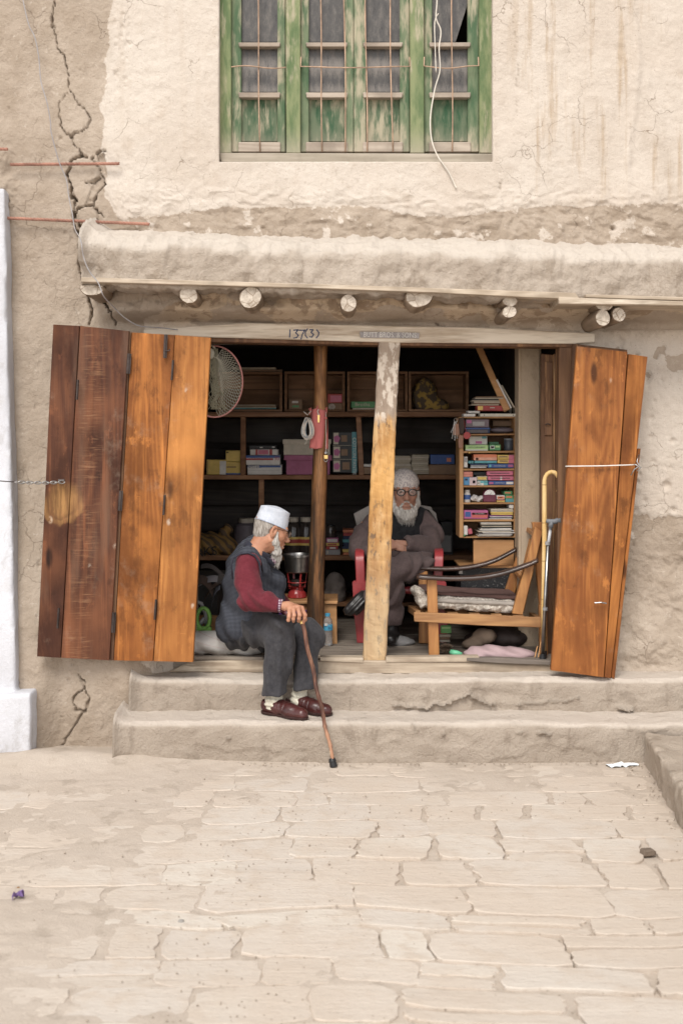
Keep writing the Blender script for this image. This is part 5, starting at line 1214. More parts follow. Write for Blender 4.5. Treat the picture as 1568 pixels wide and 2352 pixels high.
bottle('tin_mug', 'dark printed mug at the right end of the second shelf', 'mug', zx(772), zy(1192), zy(1322), BY+.06, [(11,0),(11.4,.05),(11.4,.84),(11,.86),(11.4,.87),(11.4,1)], P_('slate_enamel', (.06, .07, .09), .3), P_('grey_rim', (.16, .17, .19), .3), .86)
bi('tube_box', 'white upright tube box at the left of the third shelf', 'box', 288, 328, 1390, 1506, WHT, ((.15,.85,.1,.5,GRY),))
bi('orange_box', 'orange box with a pale front above the teal box', 'box', 392, 645, 1364, 1430, ORG_, ((.02,.98,.5,.95,P_('salmon_card', (.72,.32,.2))), (.1,.2,.55,.9,WHT)))
bi('mirror_box', 'upper yellow and pink slim box on the third shelf', 'box', 648, 830, 1370, 1414, YEL, ((.68,1,0,1,PINK), (.1,.6,.3,.6,BRN))); bi('mirror_box', 'lower yellow and pink slim box on the third shelf', 'box', 650, 829, 1416, 1460, YEL, ((.66,1,0,1,PINK), (.12,.6,.3,.6,BRN)))
bi('teal_box', 'dark teal flat box under the orange box', 'box', 402, 644, 1432, 1459, TEAL, ((.55,.95,.3,.7,CYA),)); bi('battery', 'small teal and black roll left of the teal box', 'roll', 336, 396, 1434, 1462, TEAL, ((.5,.58,0,1,BLK), (.78,.86,0,1,BLK)))
pile('pen_cases', 'silvery slim cases stacked on the third shelf', 'cases', zx(352), zx(540), zy(1464), zy(1510), BY+.01, .1, [SIL, GRY, NAV], 3, .002)
bi('needle_box', 'blue box printed HIGH STANDARD on the third shelf', 'box', 546, 826, 1466, 1511, BLU, ((.78,.97,.15,.8,MAG), (.05,.13,.2,.8,CYA)), ('HIGH STANDARD', .0078, WHT, .46, .5, 1.0))
bi('orange_carton', 'small orange box at the upper left of the fourth shelf', 'box', 284, 386, 1550, 1608, P_('coral_card', (.68,.22,.15)), ((0,1,.46,.5,RED),)); bi('blue_pink_box', 'blue and pale pink box below the orange one', 'box', 285, 425, 1611, 1697, P_('sky_card', (.06,.28,.55)), ((.45,1,0,1,P_('blush_card', (.66,.5,.52))), (.1,.3,.15,.4,NAV), (.7,.9,.4,.75,BLU)))
bi('tan_box', 'tan box with gold pattern between the blue and pink boxes', 'box', 427, 541, 1597, 1645, PAP, ((.1,.9,.2,.8,YEL),)); bi('cyan_box', 'cyan box marked SC on the fourth shelf', 'box', 430, 548, 1648, 1700, CYA, ((0,.3,.1,.9,WHT), (.35,.6,.5,.95,WHT), (.62,.98,.15,.4,TEAL)), ('SC', .011, INK, .15, .5, 1))
bi('pen_box', 'upper pink pen box on the fourth shelf', 'box', 534, 820, 1544, 1592, PINK, ((.12,.85,.38,.55,BLK),)); bi('pen_box', 'lower pink pen box on the fourth shelf', 'box', 546, 824, 1599, 1645, PINK, ((.12,.85,.38,.55,BLK), (.48,.55,.1,.9,WHT)))
bi('hook_box', 'blue box printed SHUTTLE HOOK at the bottom of the fourth shelf', 'box', 550, 826, 1651, 1694, BLU, ((.7,.97,.2,.8,WHT), (.04,.2,.25,.8,MAG)), ('SHUTTLE HOOK', .0075, WHT, .46, .5, .9))
bi('black_case', 'black pouch at the back of the fourth shelf', 'case', 390, 530, 1552, 1590, BLK, dy=.05, depth=.06)
bottle('pill_bottle', 'white pill bottle with blue label on the fifth shelf', 'bottle', zx(323), zy(1745), zy(1878), BY+.05, [(7.5,0),(7.8,.05),(7.8,.68),(5.8,.76),(6,.765),(6.3,.78),(6.3,1)], WHT, WHT, .765, ((7.9, .22, .6, BLU),))
sd = SDF(tuple(W(zx(360), zy(1885), BY)), tuple(W(zx(495), zy(1785), BY+.1)), .003); sd.u(sd.ell(W(zx(428), zy(1842), BY+.05), (.028, .03, .016)), 0); sd.band(.02, 45, 45, 45, 8, 4)
tag(soft('plastic_bag', sd, plain('clear_plastic', (.5, .47, .45), .25), origin=W(zx(428), zy(1875), BY+.05)), 'crumpled clear plastic bag beside the clock', 'bag')
ck = thing('alarm_clock', 'small alarm clock with round white face in a maroon case', 'clock', W(zx(566), zy(1878), BY+.03)); maroon = P_('maroon_plastic', (.16, .02, .05), .35)
R90 = Matrix.Rotation(math.pi/2, 4, 'X'); cc0 = W(zx(565), zy(1805), BY+.02); kk = (BY+.02-CAMY)/F
MB().lathe(cc0 + Vector((0, .02, 0)), [(.0005, -.02), (13.5*kk, -.02), (15*kk, -.012), (15*kk, .018), (13.5*kk, .022), (12.6*kk, .018), (.0005, .018)], 28, R90).build('clock_case', maroon, ck, smooth='auto')
MB().prism([(zx(500), zy(1800)), (zx(632), zy(1800)), (zx(636), zy(1878)), (zx(496), zy(1878))], BY+.012, BY+.05).build('clock_base', maroon, ck, bevel=.003)
MB().lathe(cc0 + Vector((0, -.001, 0)), [(.0005, 0), (12.7*kk, 0), (12.7*kk, .001), (.0005, .001)], 28, R90).build('clock_face', P_('clock_white', (.78, .76, .72), .4), ck)
for a, L, w in ((.5, 7.5, .0016), (3.6, 5, .0012), (-.9, 6, .001)):
    d = Vector((math.sin(a), 0, math.cos(a))); MB().bar(cc0 + Vector((0, -.003, 0)), cc0 + d * L * kk + Vector((0, -.003, 0)), w, .0008, up=(0, 1, 0)).build('clock_hand', INK, ck)
for i in range(12):
    a = i * math.pi / 6; d = Vector((math.sin(a), 0, math.cos(a))); text_mesh(str(12 if i == 0 else i), .006, INK, Matrix.Translation(cc0 + d * 10.2 * kk + Vector((0, -.0024, 0))), 'clock_numeral', ck, .0002)
bi('match_box', 'white and red small box right of the clock', 'box', 641, 730, 1806, 1852, WHT, ((.08,.92,.25,.8,ORG_), (.3,.7,.45,.6,INK))); bi('match_box', 'yellow and red box under the white and red one', 'box', 643, 730, 1853, 1878, YEL, ((0,1,0,.3,RED),))
bi('tea_packet', 'upper small green packet right of the clock', 'box', 721, 810, 1760, 1800, GRN, ((.1,.8,.25,.6,ORG_),)); bi('tea_packet', 'lower green and teal packet right of the clock', 'box', 735, 824, 1803, 1878, GRN, ((0,1,.55,1,TEAL), (.1,.8,.15,.4,ORG_)))
bi('sewing_box', 'magenta and red box with a blue square printed B.B. INDUSTRIES', 'box', 288, 548, 1966, 2060, MAG, ((.05,.28,.18,.75,BLU), (.33,.98,.28,.85,P_('hot_red', (.65,.1,.08))), (.34,.97,.3,.52,INK)), ('B.B. INDUSTRIES', .0075, WHT, .655, .41, .95))
pile('books', 'yellow and cream books stacked on the sixth shelf', 'books', zx(572), zx(820), zy(1950), zy(2018), BY+.01, .12, [YEL, YEL, CRM, CRM], 4, .003)
pile('envelopes', 'white and purple slim envelopes under the yellow books', 'papers', zx(552), zx(816), zy(2021), zy(2064), BY+.01, .12, [WHT, NAV, WHT, SOFTP], 4, .004)
bi('white_packet', 'small white packet at the upper right of the sixth shelf', 'box', 776, 822, 1905, 1947, WHT)
bi('white_tube', 'upright cream packet at the left of the lowest shelf', 'box', 287, 330, 2134, 2235, WHT); bi('red_packet', 'tilted small red packet on the lowest shelf', 'box', 338, 384, 2166, 2224, P_('rose_card', (.5,.08,.12)), tilt=-.2)
pile('notebooks', 'dark edged notebooks stacked on the lowest bookcase shelf', 'books', zx(468), zx(812), zy(2096), zy(2172), BY+.01, .14, [WHT, BLK, PAP, BLK, CRM], 6, .005)
pile('paper_sheaf', 'ragged white paper sheaves under the notebooks', 'papers', zx(450), zx(822), zy(2174), zy(2248), BY-.01, .15, [WHT, CRM, SIL, WHT], 8, .012)
MB_ = MB(); MB_.ball(W(zx(293), zy(2238), BY+.0), .0055, 8); tag(MB_.build('green_cap', GRN, origin=W(zx(293), zy(2245), BY)), 'tiny green cap at the left of the lowest shelf', 'bead')  # small green cap, shaped as a plain ball
MB_ = MB(); MB_.ball(W(zx(348), zy(1343), BY-.012), .0085, 10); tag(MB_.build('round_knob', M['brass'], origin=W(zx(348), zy(1343), BY), smooth=True), 'round gold disc fixed to the bookcase front', 'knob')
# keys and pouches hanging at the bookcase corner
kz = thing('key_bunch', 'bunch of keys with a tan leather tag hanging at the bookcase corner', 'keys', W(1045, 962, BY-.04)); LEA = P_('tan_leather', (.36, .17, .10), .7)
MB().prism([(1041,975),(1053,972),(1055,996),(1053,1000),(1040,999)], BY-.03, BY-.02).build('leather_tag', LEA, kz, bevel=.002)
for i, (a, b) in enumerate(((1038, 1006), (1044, 1010), (1036, 992), (1049, 1006))):
    MB().bar(W(1043 + i*1.4, 968, BY-.035+i*.003), W(a, b, BY-.035+i*.003), .005, .0015).ball(W(a, b, BY-.035), .005, 6).build('key', M['steel'], kz)
MB().tube([W(1046+4*math.cos(a), 965+5*math.sin(a), BY-.03) for a in np.linspace(0, 2*math.pi, 14)], .0014, 5).build('key_ring', M['steel'], kz)
tag(MB().prism([(1054,960),(1066,958),(1067,985),(1064,997),(1053,997)], BY-.022, BY-.006).build('dark_pouch', P_('dark_leather', (.06, .03, .02), .6), origin=W(1060, 960, BY-.01), bevel=.003), 'dark leather pouch hanging from the bookcase stile', 'pouch')
tag(MB().prism([(1053,998),(1065,1000),(1063,1018),(1062,1030),(1053,1029),(1052,1010)], BY-.02, BY-.006).build('brown_sheath', LEA, origin=W(1058, 1000, BY-.01), bevel=.003), 'brown leather sheath hanging below the dark pouch', 'sheath')
rt = thing('red_tag', 'round red tag on a thread at the bookcase corner', 'tag', W(1071, 1000, BY-.03))
MB().lathe(W(1072, 1000, BY-.025), [(.0005, 0), (.019, 0), (.019, .003), (.0005, .003)], 20, Matrix.Rotation(math.pi/2, 4, 'X')).build('tag_disc', RED, rt)
MB().tube([W(1066, 966, BY-.02), W(1067, 975, BY-.03), W(1070, 992, BY-.03)], .001, 4).build('thread', RED, rt)
# plywood and dark trunk below the bookcase
tag(MB().prism([(1087,1240),(1180,1240),(1180,1330),(1087,1330)], BY+.02, BY+.04).build('plywood_board', M['ply'], origin=W(1130, 1330, BY), bevel=.002), 'plain plywood board standing under the bookcase', 'board')
tk = thing('trunk', 'black speckled metal trunk behind the wooden armchair', 'trunk', W(1120, 1400, BY))
tn = NT('speckled_black'); q = tn.noise(tn.coord(), 120, 3, .7); tkm = tn.done(tn.mix(tn.ramp(q, .6, .68), (.022, .022, .024), (.22, .21, .2)), .35)
MB().prism([(1058,1303),(1186,1303),(1186,1400),(1058,1400)], BY-.02, BY+.3).build('trunk_body', tkm, tk, bevel=.006, seg=2); MB().prism([(1056,1300),(1188,1300),(1188,1305),(1056,1305)], BY-.025, BY+.3).build('trunk_lid', M['ply'], tk, bevel=.002)
MB().prism([(1054,1302),(1062,1302),(1062,1318),(1054,1318)], BY-.03, BY-.02).build('trunk_corner', WHT, tk)
# inner folded door leaf at the right of the opening
idl = MB().prism([(1243,812),(1285,816),(1281,1525),(1240,1525)], .16, .195).build('inner_door_leaf', M['jamb'], B, bevel=.003); 
MB().prism([(1252,830),(1270,831),(1268,1000),(1250,1000)], .15, .16).build('door_panel', M['jamb'], idl, bevel=.003); MB().prism([(1272,812),(1285,813),(1283,1525),(1270,1525)], .12, .16).build('door_stile', wood('worn_stile', (.16, .08, .04), (.42, .26, .13), 'Z', .6, 1, (.05,.04,.035), .5), idl, bevel=.003)
MB().tube([W(1252, 975, .145), W(1258, 973, .135), W(1264, 976, .145)], .003, 6).build('door_pull', M['iron'], idl)

# ------------------------------------------------------------------ things on and by the posts
pcm = P_('coral_cloth', (.62, .13, .115), .85, var=.06)
clo = thing('cloth_wrap', 'coral pink cloth strip tied round the round wooden post', 'cloth', W(731, 985, YR)); V, fs = [], []; nn_, mm_ = 30, 24; c0x = XW(733, YR)
for i in range(nn_ + 1):
    t = i / nn_; z = ZW(940 + 90 * t, YR)
    for j in range(mm_):
        a = -math.pi * 1.02 + math.pi * 1.04 * j / (mm_ - 1); r = .0425 + .004 * math.sin(a * 5 + t * 3) * (.3 + t) - .002 * t; V.append((c0x - .003 * t - .0 + math.cos(a) * (r + .004 * t), YR + math.sin(a) * r, z + .004 * math.sin(a * 3 + 1) * (1 - t) + .003 * math.sin(a * 4) * t))
for i in range(nn_):
    for j in range(mm_ - 1): fs.append((i*mm_+j, i*mm_+j+1, (i+1)*mm_+j+1, (i+1)*mm_+j))
mbc = MB().add(V, fs); o = mbc.build('cloth_sheet', pcm, clo, smooth=True); md = o.modifiers.new('thick', 'SOLIDIFY'); md.thickness = .0015
for (x, y) in ((712, 943), (728, 938), (749, 942)): MB().tube([W(x, y, YR-.045), W(x-2, y-5, YR-.05), W(x+2, y-7, YR-.047), W(x+1, y+3, YR-.05), W(x-1, y+9, YR-.049)], .0022, 5).build('cloth_knot', pcm, clo)
lk = thing('padlock', 'small brass padlock hanging on a string from the coral cloth', 'padlock', W(748, 1045, YR-.05))
MB().tube([W(748, 946, YR-.05), W(748.5, 1000, YR-.05), W(748, 1040, YR-.05)], .0016, 5).build('lock_string', M['wire'], lk); MB().prism([(743.5,1045),(753,1045),(752.5,1054),(744,1054)], YR-.055, YR-.044).build('lock_body', M['brass'], lk, bevel=.001)
MB().tube([W(748+3.6*math.cos(a), 1055+5.5*math.sin(a), YR-.05) for a in np.linspace(0, math.pi, 9)], .0016, 6).build('shackle', M['steel'], lk); MB().ball(W(748, 1040, YR-.05), .007, 8).build('bead', SIL, lk); MB().ball(W(748, 960, YR-.05), .007, 8).build('bead', pcm, lk)
ky = thing('key', 'single brass key tied to the knot on the coral cloth', 'key', W(731, 960, YR-.052))
MB().prism([(729,953),(734,953),(733.5,970),(729.5,970)], YR-.054, YR-.051).build('key_blade', M['brass'], ky); MB().tube([W(731, 940, YR-.05), W(729, 946, YR-.055), W(732, 953, YR-.053)], .003, 5).build('key_string', M['wire'], ky)
hk = thing('cord_hank', 'hank of pale cord hanging beside the coral cloth', 'cord', W(706, 960, YR-.05))
for i in range(13):
    ph = random.uniform(-.3, .3); rx_, ry_ = random.uniform(6, 12), random.uniform(18, 27); cx0 = 706 + random.uniform(-3, 4); m_ = [M['wire'], P_('pale_cord', (.55,.48,.4)), P_('blue_cord', (.1,.2,.28))][0 if i % 3 else (1 if i < 9 else 2)]
    MB().tube([W(cx0 + rx_*math.sin(a) * (1 - .35 * math.cos(a)), 984 - ry_*math.cos(a), YR - .05 - .012 * math.sin(a + ph)) for a in np.linspace(.15, 2*math.pi-.15, 16)], .0018, 5).build('cord_loop', m_, hk, smooth=True)
MB().tube([W(697, 945, YR-.05), W(706, 953, YR-.055), W(714, 944, YR-.05)], .002, 5).build('cord_loop', M['wire'], hk); MB().tube([W(706, 1008, YR-.05), W(703, 1016, YR-.05), W(699, 1022, YR-.05)], .0012, 5).build('cord_loop', M['wire'], hk)
# landing net
NY = .10; net = thing('landing_net', 'round fishing net with a pink hoop hanging from the top left of the opening', 'net', W(492, 790, NY))
hoop = [(492 + 65 * math.cos(a) * (1.0 if math.cos(a) > 0 else .9), 876 + 82 * math.sin(a)) for a in np.linspace(0, 2*math.pi, 49)]
MB().tube([W(x, y, NY + .02 * math.sin(i * .26)) for i, (x, y) in enumerate(hoop)], .0042, 8, caps=False).build('hoop', P_('pink_hoop', (.55, .20, .17), .5), net, smooth=True)
twine = P_('net_twine', (.42, .38, .28), .9); tw2 = P_('net_twine_dark', (.27, .24, .15), .9)
mbn = MB(); NB = 26; mbk = MB()
def netpt(u, v):   # u along the hoop, v from hoop down/inward to the gathered neck
    a = -1.25 + u * 2.75; hx, hy = 492 + 64 * math.cos(a), 876 + 81 * math.sin(a); tx, ty = 487 + 10 * (u - .5), 806 + 120 * u * 0
    sag = math.sin(v * math.pi) * (26 - 18 * u)
    x = hx + (tx - hx) * v ** .8; y = hy + (ty - hy) * v + sag * .7
    return W(x, y, NY - .03 * math.sin(v * math.pi))
for i in range(NB):
    for s in (1, -1):
        pts = [netpt(min(1, max(0, i / NB + s * .35 * v)), v) for v in np.linspace(0, 1, 15)]; mbn.tube(pts, .0011, 3, caps=False)
mbn.build('net_mesh', twine, net)
for i in range(22):
    x0_ = 482 + i * .8; pts = [W(x0_ + (random.uniform(-14, 26)) * t ** 1.6 + 2 * math.sin(t * 7 + i), 800 + 140 * t, NY - .012 - .02 * math.sin(t * 3)) for t in np.linspace(0, 1, 9)]; mbk.tube(pts, .0015, 4)
mbk.build('net_bunch', tw2, net)
MB().ball(W(483, 812, NY - .03), (.022, .015, .028), 8).tube([W(478, 800, NY), W(486, 793, NY), W(494, 800, NY)], .006, 6).build('net_knot', twine, net, smooth=True)

# ------------------------------------------------------------------ armchair, walking sticks
ac = thing('wooden_armchair', 'old wooden armchair with dark curved arms and a fleecy seat pad', 'armchair', W(1090, 1508, .25)); YN, YB_ = .08, .42
def cleg(poly, Y, name, mat=None): return MB().prism(poly, Y, Y + .04).build(name, mat or M['chair'], ac, bevel=.003)
cleg([(980,1330),(1003,1330),(1009,1508),(985,1508)], YN, 'leg'); cleg([(961,1312),(982,1312),(984,1478),(962,1478)], YB_, 'leg')
cleg([(1238,1390),(1256,1390),(1258,1512),(1240,1512)], YN + .042, 'leg'); cleg([(1222,1200),(1245,1200),(1256,1400),(1240,1400)], YN + .043, 'back_post'); cleg([(1205,1400),(1220,1400),(1220,1480),(1205,1480)], YB_ + .042, 'leg')
rl = MB().prism([(950,1407),(1100,1412),(1243,1419),(1243,1442),(1100,1437),(951,1428)], YN - .022, YN - .002).build('seat_rail', M['chairX'], ac, bevel=.003)
MB().prism([(940,1392),(1100,1398),(1220,1404),(1220,1422),(1100,1417),(941,1408)], YB_ + .042, YB_ + .062).build('seat_rail', M['chairX'], ac, bevel=.003)
fa, fb = W(962, 1404, YN), W(948, 1398, YB_ + .04)
MB().bar(W(960, 1411, YN + .0), W(942, 1398, YB_ + .03), .026, .034, up=(0, 0, 1)).build('front_rail', M['chairX'], ac, bevel=.002)
MB().bar(W(1235, 1425, YN + .03), W(1215, 1411, YB_ + .03), .026, .036).build('back_rail', M['chairX'], ac, bevel=.002)
for i in range(5):
    t = .08 + i * .2; a, b = W(970 + 250 * t, 1409 + 8 * t, YN), W(958 + 250 * t, 1396 + 8 * t, YB_ + .03); MB().bar(a, b, .05, .012).build('seat_slat', M['chairX'], ac)
cleg([(1256,1320 - 30),(1236,1306),(1178,1410),(1201,1411)], YN, 'back_stile') if False else None
for Y, dx, dy in ((YN - .0, 0, 0), (YB_, -26, -25)):
    MB().prism([(1221+dx*.6+8, 1210+dy*.3),(1246+dx*.6, 1222+dy*.3),(1200+dx, 1413+dy),(1176+dx, 1410+dy)], Y + .001, Y + .039).build('back_stile', M['chair'], ac, bevel=.003)
a0, b0 = W(1236, 1222, YN + .03), W(1222, 1218, YB_)
MB().bar(W(1233, 1228, YN+.04), W(1216, 1216, YB_), .05, .022, up=(.2, 0, 1)).build('top_rail', M['chair'], ac, bevel=.003); MB().bar(W(1206, 1330, YN+.04), W(1188, 1312, YB_), .05, .02, up=(.2, 0, 1)).build('back_slat', M['chair'], ac, bevel=.003)
MB().bar(W(1228, 1240, YN+.2), W(1190, 1400, YN+.2), .06, .014, up=(0, 1, 0)).build('back_slat', M['chair'], ac, bevel=.002)
def arm(pts, Y):
    n = 26; P = []
    for t in np.linspace(0, 1, n):
        x = np.interp(t, np.linspace(0, 1, len(pts)), [p[0] for p in pts]); y = np.interp(t, np.linspace(0, 1, len(pts)), [p[1] for p in pts]); P.append(W(x, y, Y))
    for _ in range(3): P = [P[0]] + [(P[i-1] + P[i]*2 + P[i+1]) / 4 for i in range(1, n-1)] + [P[-1]]
    mb = MB(); V, fs = [], []
    for i, p in enumerate(P):
        w = .03 * (1 if i > 1 else .55 + .22 * i); h = .0125
        for k in range(10):
            a = 2 * math.pi * k / 10; cxx = math.cos(a); V.append((p.x, p.y + np.sign(cxx) * abs(cxx) ** .7 * w, p.z + np.sign(math.sin(a)) * abs(math.sin(a)) ** .7 * h))
    for i in range(n-1):
        for k in range(10): fs.append((i*10+k, i*10+(k+1) % 10, (i+1)*10+(k+1) % 10, (i+1)*10+k))
    fs += [tuple(range(10)), tuple(range((n-1)*10, n*10))]
    o = mb.add(V, fs).build('armrest', M['arm'], ac, smooth=True); return o
arm([(956,1325),(985,1326),(1030,1329),(1090,1328),(1140,1321),(1180,1309),(1215,1296),(1234,1287)], YN - .01); arm([(931,1301),(960,1304),(1010,1307),(1060,1306),(1105,1298),(1140,1286),(1166,1272),(1184,1262)], YB_ + .02)
# fleece pad and brown blanket
def slab(name, x0, x1, yt0, yt1, th, Y0, Y1, mat, amp, fr_, seed, h=.006, lab=None, cat=None, curl=False):
    a = W(x0, yt0, Y0); b = W(x1, yt1, Y0); sd = SDF((a.x - .03, Y0 - .03, min(a.z, b.z) - th - .04), (b.x + .03, Y1 + .03, max(a.z, b.z) + .05), h)
    m = Vector(((a.x+b.x)/2, (Y0+Y1)/2, (a.z+b.z)/2 - th/2)); sl = (b.z - a.z) / (b.x - a.x); qx = np.abs(sd.X - m.x) - (b.x-a.x)/2 + th*.42; qy = np.abs(sd.Y - m.y) - (Y1-Y0)/2 + th*.42; qz = np.abs(sd.Z - m.z - sl * (sd.X - m.x)) - th/2 + th*.42
    g = np.sqrt(np.maximum(qx,0)**2 + np.maximum(qy,0)**2 + np.maximum(qz,0)**2) + np.minimum(np.maximum(qx, np.maximum(qy, qz)), 0) - th*.42
    sd.f = g.astype(np.float32)
    if curl: sd.u(sd.cap(W(x0+8, yt0-4, Y0+.02), W(x0-6, yt0-12, Y1-.06), .022), .02)
    sd.band(amp, *fr_, seed, 4); o = soft(name, sd, mat, origin=m); tag(o, lab, cat); return o
fl = NT('fleece'); q = fl.noise(fl.coord(), 90, 5, .7); q2 = fl.noise(fl.coord(), 20, 3); flm = fl.done(fl.mix(fl.ramp(q, .35, .65), (.40, .345, .29), (.70, .65, .58)), .98, fl.bump(q, .9, .008), .05)
slab('fleece_pad', 958, 1186, 1366, 1381, .066, YN + .045, YB_ - .01, flm, .012, (45, 45, 45), 4, .005, 'cream fleece pad folded on the wooden armchair seat', 'seat pad', True)
slab('blanket', 966, 1190, 1357, 1370, .02, YN + .06, YB_, P_('brown_blanket', (.125, .062, .052), .95), .008, (10, 10, 10), 6, .005, 'dark brown folded blanket on the armchair fleece', 'blanket')
slab('pad_lining', 985, 1186, 1374, 1383, .022, YN + .036, YB_ - .03, P_('grey_lining', (.36, .31, .265), .9), .004, (18, 18, 18), 6, .005, 'grey cloth lining showing above the fleece on the armchair', 'cushion cover')
bm_ = NT('bamboo'); q = bm_.noise(bm_.coord(scale=(30, 30, 3)), 1.5, 4); sz = bm_.sep(bm_.coord()); rg_ = bm_.ramp(bm_.math('ABSOLUTE', bm_.math('SUBTRACT', bm_.math('FRACT', bm_.math('MULTIPLY', sz[2], 5.3)), .5)), .03, .0, 0, .7)
bam = bm_.done(bm_.mix(rg_, bm_.mix(bm_.ramp(q, .35, .65), (.60, .38, .14), (.75, .54, .27)), (.30, .16, .06)), .35)
YS = .035; pts = [W(1249, 1500, YS), W(1248, 1400, YS), W(1250, 1260, YS), W(1250, 1150, YS), W(1250, 1112, YS)] + [W(1267 - 17*math.cos(a), 1106 - 22*math.sin(a), YS) for a in np.linspace(.15, math.pi*.95, 9)] + [W(1283, 1122, YS), W(1281, 1130, YS)]
ws = thing('walking_stick', 'pale bamboo walking stick with a crook handle leaning at the right jamb', 'walking stick', W(1249, 1508, YS)); MB().tube(pts, [.0125]*4 + [.0118] + [.0108]*9 + [.0105]*2, 12).build('stick_shaft', bam, ws, smooth=True); MB().tube([W(1249, 1495, YS), W(1249, 1508, YS)], .015, 12).build('rubber_tip', M['iron'], ws)
cr = thing('metal_cane', 'grey adjustable metal cane with a plastic handle beside the bamboo stick', 'walking stick', W(1247, 1512, .0)); yc = -.0
MB().tube([W(1246, 1500, yc), W(1258, 1250, yc), W(1262, 1255, yc)][:2], .0095, 12).build('cane_tube', M['steel'], cr, smooth=True); MB().tube([W(1257.5, 1260, yc), W(1264, 1212, yc + .01)], .0078, 12).build('cane_tube', SIL, cr, smooth=True)
MB().tube([W(1246.5, 1502, yc), W(1246, 1514, yc)], [.013, .017], 14).build('rubber_tip', BLK, cr, smooth='auto'); MB().tube([W(1257, 1252, yc), W(1257.5, 1244, yc)], .0125, 12).build('cane_collar', GRY, cr)
MB().tube([W(1254, 1196, yc), W(1262, 1198, yc), W(1273, 1198, yc), W(1284, 1194, yc), W(1287, 1202, yc)], [.009, .013, .013, .015, .009], 10).tube([W(1264, 1212, yc), W(1266, 1196, yc)], .013, 10).build('handle', P_('grey_handle', (.18, .19, .21), .5), cr, smooth=True)
for (y,) in ((1395,),): MB().tube([W(1251.5, y, yc), W(1251.2, y + 7, yc)], .0125, 12).build('cane_collar', GRY, cr)
hooks = thing('brown_cane', 'short brown hooked cane hanging at the jamb behind the metal cane', 'walking stick', W(1288, 1430, .05)); MB().tube([W(1279, 1120, .06), W(1285, 1130, .05), W(1289, 1100, .05)][:2], .006, 6).build('cord_tie', M['iron'], hooks)
MB().tube([W(1284 + 8*math.cos(a), 1258 - 12*math.sin(a), .05) for a in np.linspace(0, math.pi*.8, 7)][::-1] + [W(1291, 1300, .05), W(1289, 1430, .05)], .0085, 8).build('stick_shaft', M['jamb'], hooks, smooth=True)

# ------------------------------------------------------------------ floor goods
def lump(name, label, cat, ells, mat, Yc, amp, fr_, h=.006, seed=1, foldfn=None, flat=None):
    lo = [min(W(px - rx_/ ((Yc - CAMY)/F), py, Yc)[0] for px, py, dy, rx_, ry_, rz_ in ells) - .03, Yc + min(e[2] - e[4] for e in ells) - .03, min(ZW(e[1], Yc) - e[5] for e in ells) - .03]
    hi = [max(XW(e[0], Yc) + e[3] for e in ells) + .03, Yc + max(e[2] + e[4] for e in ells) + .03, max(ZW(e[1], Yc) + e[5] for e in ells) + .03]
    sd = SDF(lo, hi, h)
    for px, py, dy, rx_, ry_, rz_ in ells: c = W(px, py, Yc); sd.u(sd.ell((c.x, Yc + dy, c.z), (rx_, ry_, rz_)), .03)
    if flat: sd.cut(-(sd.Z - flat) + 0 * sd.X, .01) if False else None
    if foldfn: sd.folds(foldfn)
    sd.band(amp, *fr_, seed, 4); c = W(ells[0][0], ells[0][1], Yc); return tag(soft(name, sd, mat, origin=(c.x, Yc, .392)), label, cat)
wsm = NT('woven_sack'); q = wsm.noise(wsm.coord(), 9, 4); l_ = wsm.sep(wsm.coord()); rl_ = wsm.ramp(wsm.math('ABSOLUTE', wsm.math('SUBTRACT', wsm.math('FRACT', wsm.math('MULTIPLY', wsm.math('ADD', l_[2], wsm.math('MULTIPLY', l_[0], .25)), 26)), .5)), .04, .0, 0, .5)
sackm = wsm.done(wsm.mix(rl_, wsm.mix(wsm.ramp(q, .3, .7), (.62, .585, .56), (.74, .71, .68)), (.5, .25, .22)), .5, wsm.bump(q, .4, .02))
wf = lambda x, y, z: .005 * np.sin(x * 40 + 5 * vnoise(x * 8, y * 8, z * 8, 2)) * np.sin(z * 60 + x * 20) + .004 * np.abs(vnoise(x * 22, y * 22, z * 22, 5))
lump('white_sack', 'stuffed white woven sack under the seated man at the threshold', 'sack', [(490,1478,.04,.12,.1,.062), (560,1482,.03,.13,.1,.06), (440,1480,.06,.1,.1,.06)], sackm, .08, .006, (14,14,14), .006, 3, wf)
lump('pink_pillow', 'faded pink patterned pillow lying on the floor under the armchair', 'pillow', [(1120,1499,.0,.115,.08,.034), (1180,1502,.0,.11,.08,.03), (1095,1503,-.01,.06,.07,.025)], P_('faded_pink', (.44, .29, .30), .9, scale=14), .12, .005, (12,12,12), .005, 5, lambda x, y, z: .0035 * np.sin(x * 60 + y * 30 + z * 100))
lump('plastic_bag', 'dark bulging bag under the armchair behind the pillow', 'bag', [(1160,1462,.0,.12,.1,.055), (1100,1470,.02,.08,.08,.04)], P_('dark_brown_bag', (.055, .038, .034), .6), .40, .016, (14,14,14), .007, 6)
lump('cloth_heap', 'tan cloth heap under the armchair left of the dark bag', 'cloth', [(1085,1480,.0,.05,.06,.03), (1115,1460,.0,.06,.05,.04)], P_('tan_cloth', (.22, .15, .10), .9), .30, .014, (16,16,16), .006, 8)
lump('slippers', 'grey knitted slipper on the floor beside the shopkeeper', 'slippers', [(912,1472,.0,.045,.05,.03), (930,1475,.0,.05,.05,.018)], P_('grey_knit', (.27, .26, .26), .95), .42, .008, (40,40,40), .004, 9)
MB_ = MB(); gb = thing('bottle_brush', 'bristly brush with a bright green plastic handle on the floor', 'brush', W(1040, 1500, .1))
brs = MB(); random.seed(3)
